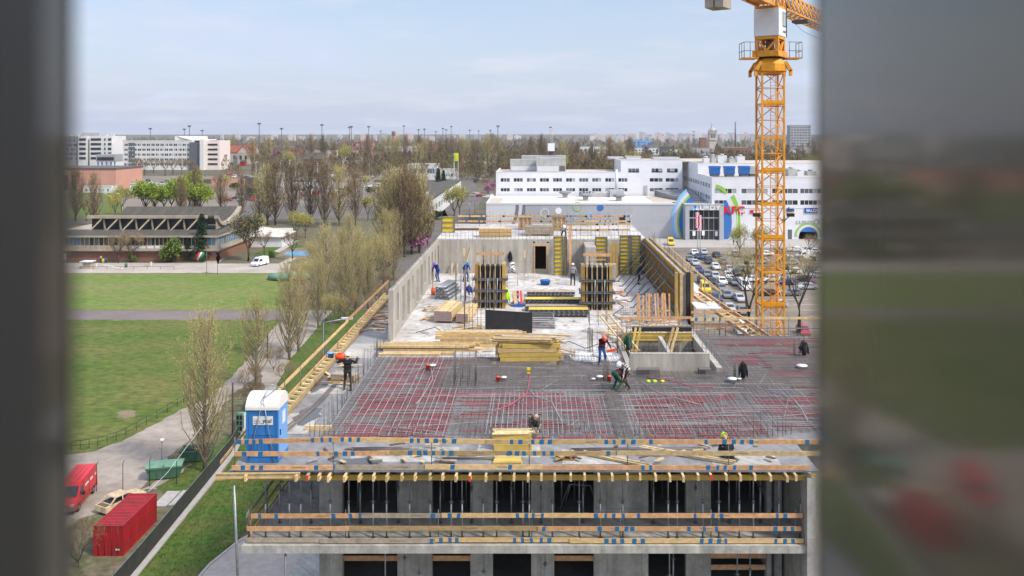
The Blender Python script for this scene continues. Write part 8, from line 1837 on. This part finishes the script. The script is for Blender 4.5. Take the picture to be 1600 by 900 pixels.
# wooded belt between the city and the yard: a mass nobody could count, plus single trees that stand out
for i, (u, v) in enumerate(((478, 500), (508, 496), (528, 505), (548, 498), (565, 470), (590, 478), (605, 462), (520, 446), (500, 430), (470, 455))):
    put(near_b, at(u, v), 'leafless brown undergrowth in the thicket left of the parapet wall, place %d' % (i + 1), 'undergrowth of the thicket', rnd.uniform(1.0, 1.5))
ROOFS = [(352, 398, 900), (425, 470, 1150), (478, 520, 930), (535, 582, 1040), (600, 660, 1250), (690, 735, 1050), (745, 775, 900), (905, 950, 1150), (985, 1030, 1200), (1130, 1175, 1100)]
for i, (ua, ub, y) in enumerate(ROOFS):
    if i in (0, 3): continue
    h = 9 + (i * 37 % 5); block('warehouse', ('', 'low brick building beyond the dark wooden house', 'sand coloured low building left of the brick apartments', '', 'pale low building right of the brick apartments', 'low brick building behind the yellow roadside sign', 'sand coloured low building just left of the white office block', 'white low building in the trees behind the office roof plant', 'pale low building on the skyline side of the dark glass cube', 'low brick building between the ornate tower and the crane')[i], 'warehouse', ux(ua, y), ux(ub, y), y, y + 26, h, ('hotel_white', 'brick_red', 'stucco', 'paint_white')[i % 4], 2, 8, GW, 2.0, 1.6, 1, ('roof_pale', 'roof_red', 'roof_slate', 'unit_grey')[(i * 3) % 4], .55, 300 + i)
import numpy as np
r = random.Random(77); ng = np.random.default_rng(4)
W = []
for i in range(4600):
    v = 205 + 5 + 74 * r.random() ** 1.6; y = CH * F / (v - V0); u = r.uniform(90, 1285); x = ux(u, y)
    if y < 560 or y > 3600 or (u < 345 and y < 830) or (350 < u < 510 and y < 880 and r.random() < .7) or (520 < u < 700 and y < 1000 and r.random() < .4) or (u > 900 and y > 1000 and r.random() < .55) or (u > 760 and y < 345) or any(ua - 2 < u < ub + 2 and yb_ - 260 < y < yb_ + 30 for ua, ub, yb_ in ROOFS): continue
    W.append((x, y, r.uniform(8, 17) * (1.1 if y < 1200 else 1), r.uniform(5, 14), r.choice((0, 0, 0, 1, 1, 2, 3))))
K = 120
A = np.array(W); nT = len(A)
f = ng.random((nT, K)) ** .75; a = ng.random((nT, K)) * 6.283; q = A[:, 3:4] / 2 * np.sin(np.pi * np.minimum(f * .72 + .22, 1)) * ng.random((nT, K)) ** .5
cx, cy, cz = A[:, 0:1] + np.cos(a) * q, A[:, 1:2] + np.sin(a) * q, A[:, 2:3] * (.08 + .92 * f)
hl = ng.uniform(.45, 1.15, (nT, K)); hw = ng.uniform(.10, .26, (nT, K)); b_ = ng.random((nT, K)) * 6.283      # upright slivers of twigs and buds
lx, ly = (np.cos(a) * .35 + ng.normal(0, .25, (nT, K))) * hl, (np.sin(a) * .35 + ng.normal(0, .25, (nT, K))) * hl
wx, wy = np.cos(b_) * hw, np.sin(b_) * hw
vv = np.stack([np.stack([cx + s1 * wx + s2 * lx, cy + s1 * wy + s2 * ly, cz + s2 * hl], -1) for s1, s2 in ((-1, -1), (1, -1), (1, 1), (-1, 1))], 2).reshape(-1, 3)
nq = nT * K; me = bpy.data.meshes.new('far_woods'); me.vertices.add(nq * 4); me.vertices.foreach_set('co', vv.ravel().astype(np.float32))
me.loops.add(nq * 4); me.loops.foreach_set('vertex_index', np.arange(nq * 4, dtype=np.int32)); me.polygons.add(nq); me.polygons.foreach_set('loop_start', np.arange(0, nq * 4, 4, dtype=np.int32))
mi = np.repeat(A[:, 4].astype(np.int32), K); ch = ng.random(nq) < .18; mi[ch] = ng.integers(0, 4, ch.sum())
for k in 'abcd': me.materials.append(M['wood_' + k])
me.polygons.foreach_set('material_index', mi); me.update(calc_edges=True); me.validate()
o = bpy.data.objects.new('far_woods', me); COL.objects.link(o); o['kind'] = 'stuff'
LINE = sorted([(522, 850), (574, 840), (598, 900), (607, 780), (618, 760), (622, 900), (634, 800), (646, 790), (655, 830), (664, 800), (673, 770), (688, 800), (698, 780), (706, 850), (716, 770), (722, 830), (730, 790), (739, 800), (745, 850), (754, 790), (762, 780), (769, 840), (778, 790), (448, 820), (486, 800), (505, 790), (420, 900), (395, 880), (363, 900), (830, 700), (846, 720), (880, 680), (903, 690), (925, 650), (940, 640), (952, 660), (970, 700), (985, 690), (655, 720), (690, 730)])
for i, (u, y) in enumerate(LINE):
    put(pb_[r.choice((0, 1, 2, 2))], (ux(u, y), y), 'thin bare poplar rising from the far wooded belt, place %d from the left' % (i + 1), 'thin poplars in the far wooded belt', r.uniform(1.05, 1.45), sz=1.1)
for i, (u, y) in enumerate(((515, 700), (540, 720), (590, 760), (395, 720), (452, 690), (350, 860), (330, 850), (182, 830), (190, 850), (188, 820), (880, 600), (910, 620), (960, 560), (990, 640), (1010, 600), (1262, 420), (1272, 560), (815, 640))):
    put((bare, yel, bare)[i % 3], (ux(u, y), y), '%s spreading tree in the far wooded belt, place %d from the left' % (('brown', 'yellowish', 'brown')[i % 3], sorted((515, 540, 590, 395, 452, 350, 330, 182, 190, 188, 880, 910, 960, 990, 1010, 1262, 1272, 815)).index(u) + 1), 'spreading trees in the far wooded belt', r.uniform(1.5, 2.1))
# walls, hedges and bare shrubs between the far car parks
for ua, ub, v, h, mm, lab in ((330, 470, 309, 2.6, 'stucco', 'long sand coloured wall behind the sports hall'), (470, 640, 322, 1.6, 'kerb_stone', 'low pale wall right behind the brown poplar row'), (455, 545, 293, 3.2, 'paint_white', 'white hoarding beyond the brown poplar row'), (285, 400, 287, 3.0, 'house_dark', 'dark hoarding right of the long hotel'), (330, 392, 291, 5, 'orange_wall', 'orange brick wall before the red roofed house'), (560, 640, 300, 2.4, 'unit_grey', 'grey wall left of the workshop'), (205, 330, 311, 1.8, 'kerb_stone', 'low pale wall between the lime trees and the cabins')):
    p, q = at(ua, v), at(ub, v); tag(B().box(p.x, q.x, p.y, p.y + .4, 0, h).build('yard_wall', M[mm]), lab, 'wall')
rq = random.Random(8)
for i in range(34):
    u = 290 + i * 10.8 + rq.uniform(-4, 4); v = rq.choice((272, 279, 288, 296, 303, 311)); put((bare, bare, yel, near_b)[i % 4] if i % 4 < 3 else hed, at(u, v), '%s in the far car parks, place %d from the left' % (('bare brown tree', 'bare brown tree', 'yellowish tree', 'dark green bush')[i % 4], i + 1), 'trees among the far car parks', (.8, .9, .75, 1.1)[i % 4])
# rough grass and litter on the strip beside the site
gb = B(); r = random.Random(5)
for i in range(9000):
    x = r.uniform(-31.2, -20); y = r.uniform(55, 105)
    if x > -26.8 and y < 80 and x > -26.6 + (y - 66) * .42: continue
    l = r.uniform(.1, .26); a = r.uniform(0, 6.28); gb.add([(x - .03 * math.cos(a), y - .03 * math.sin(a), .06), (x + .03 * math.cos(a), y + .03 * math.sin(a), .06), (x + r.uniform(-.1, .1), y + r.uniform(-.1, .1), .06 + l)], [(0, 1, 2)], r.randrange(2))
gb.build('rough_grass', [M['grass_rich'], M['leaf_lime2']])['kind'] = 'stuff'
# ================================================================ haze
hzb = B().box(-4500, 4500, -300, 4600, -1, 66)
hm = bpy.data.materials.new('haze_air'); hm.use_nodes = True; ht = hm.node_tree; ht.nodes.clear()
pv = N(ht, 'ShaderNodeVolumePrincipled'); pv.inputs['Color'].default_value = (.93, .95, 1, 1); pv.inputs['Density'].default_value = .00007; pv.inputs['Anisotropy'].default_value = .2
ho = N(ht, 'ShaderNodeOutputMaterial'); ht.links.new(pv.outputs[0], ho.inputs['Volume'])
HAZE = True
if HAZE: hzb.build('haze', hm)['kind'] = 'stuff'
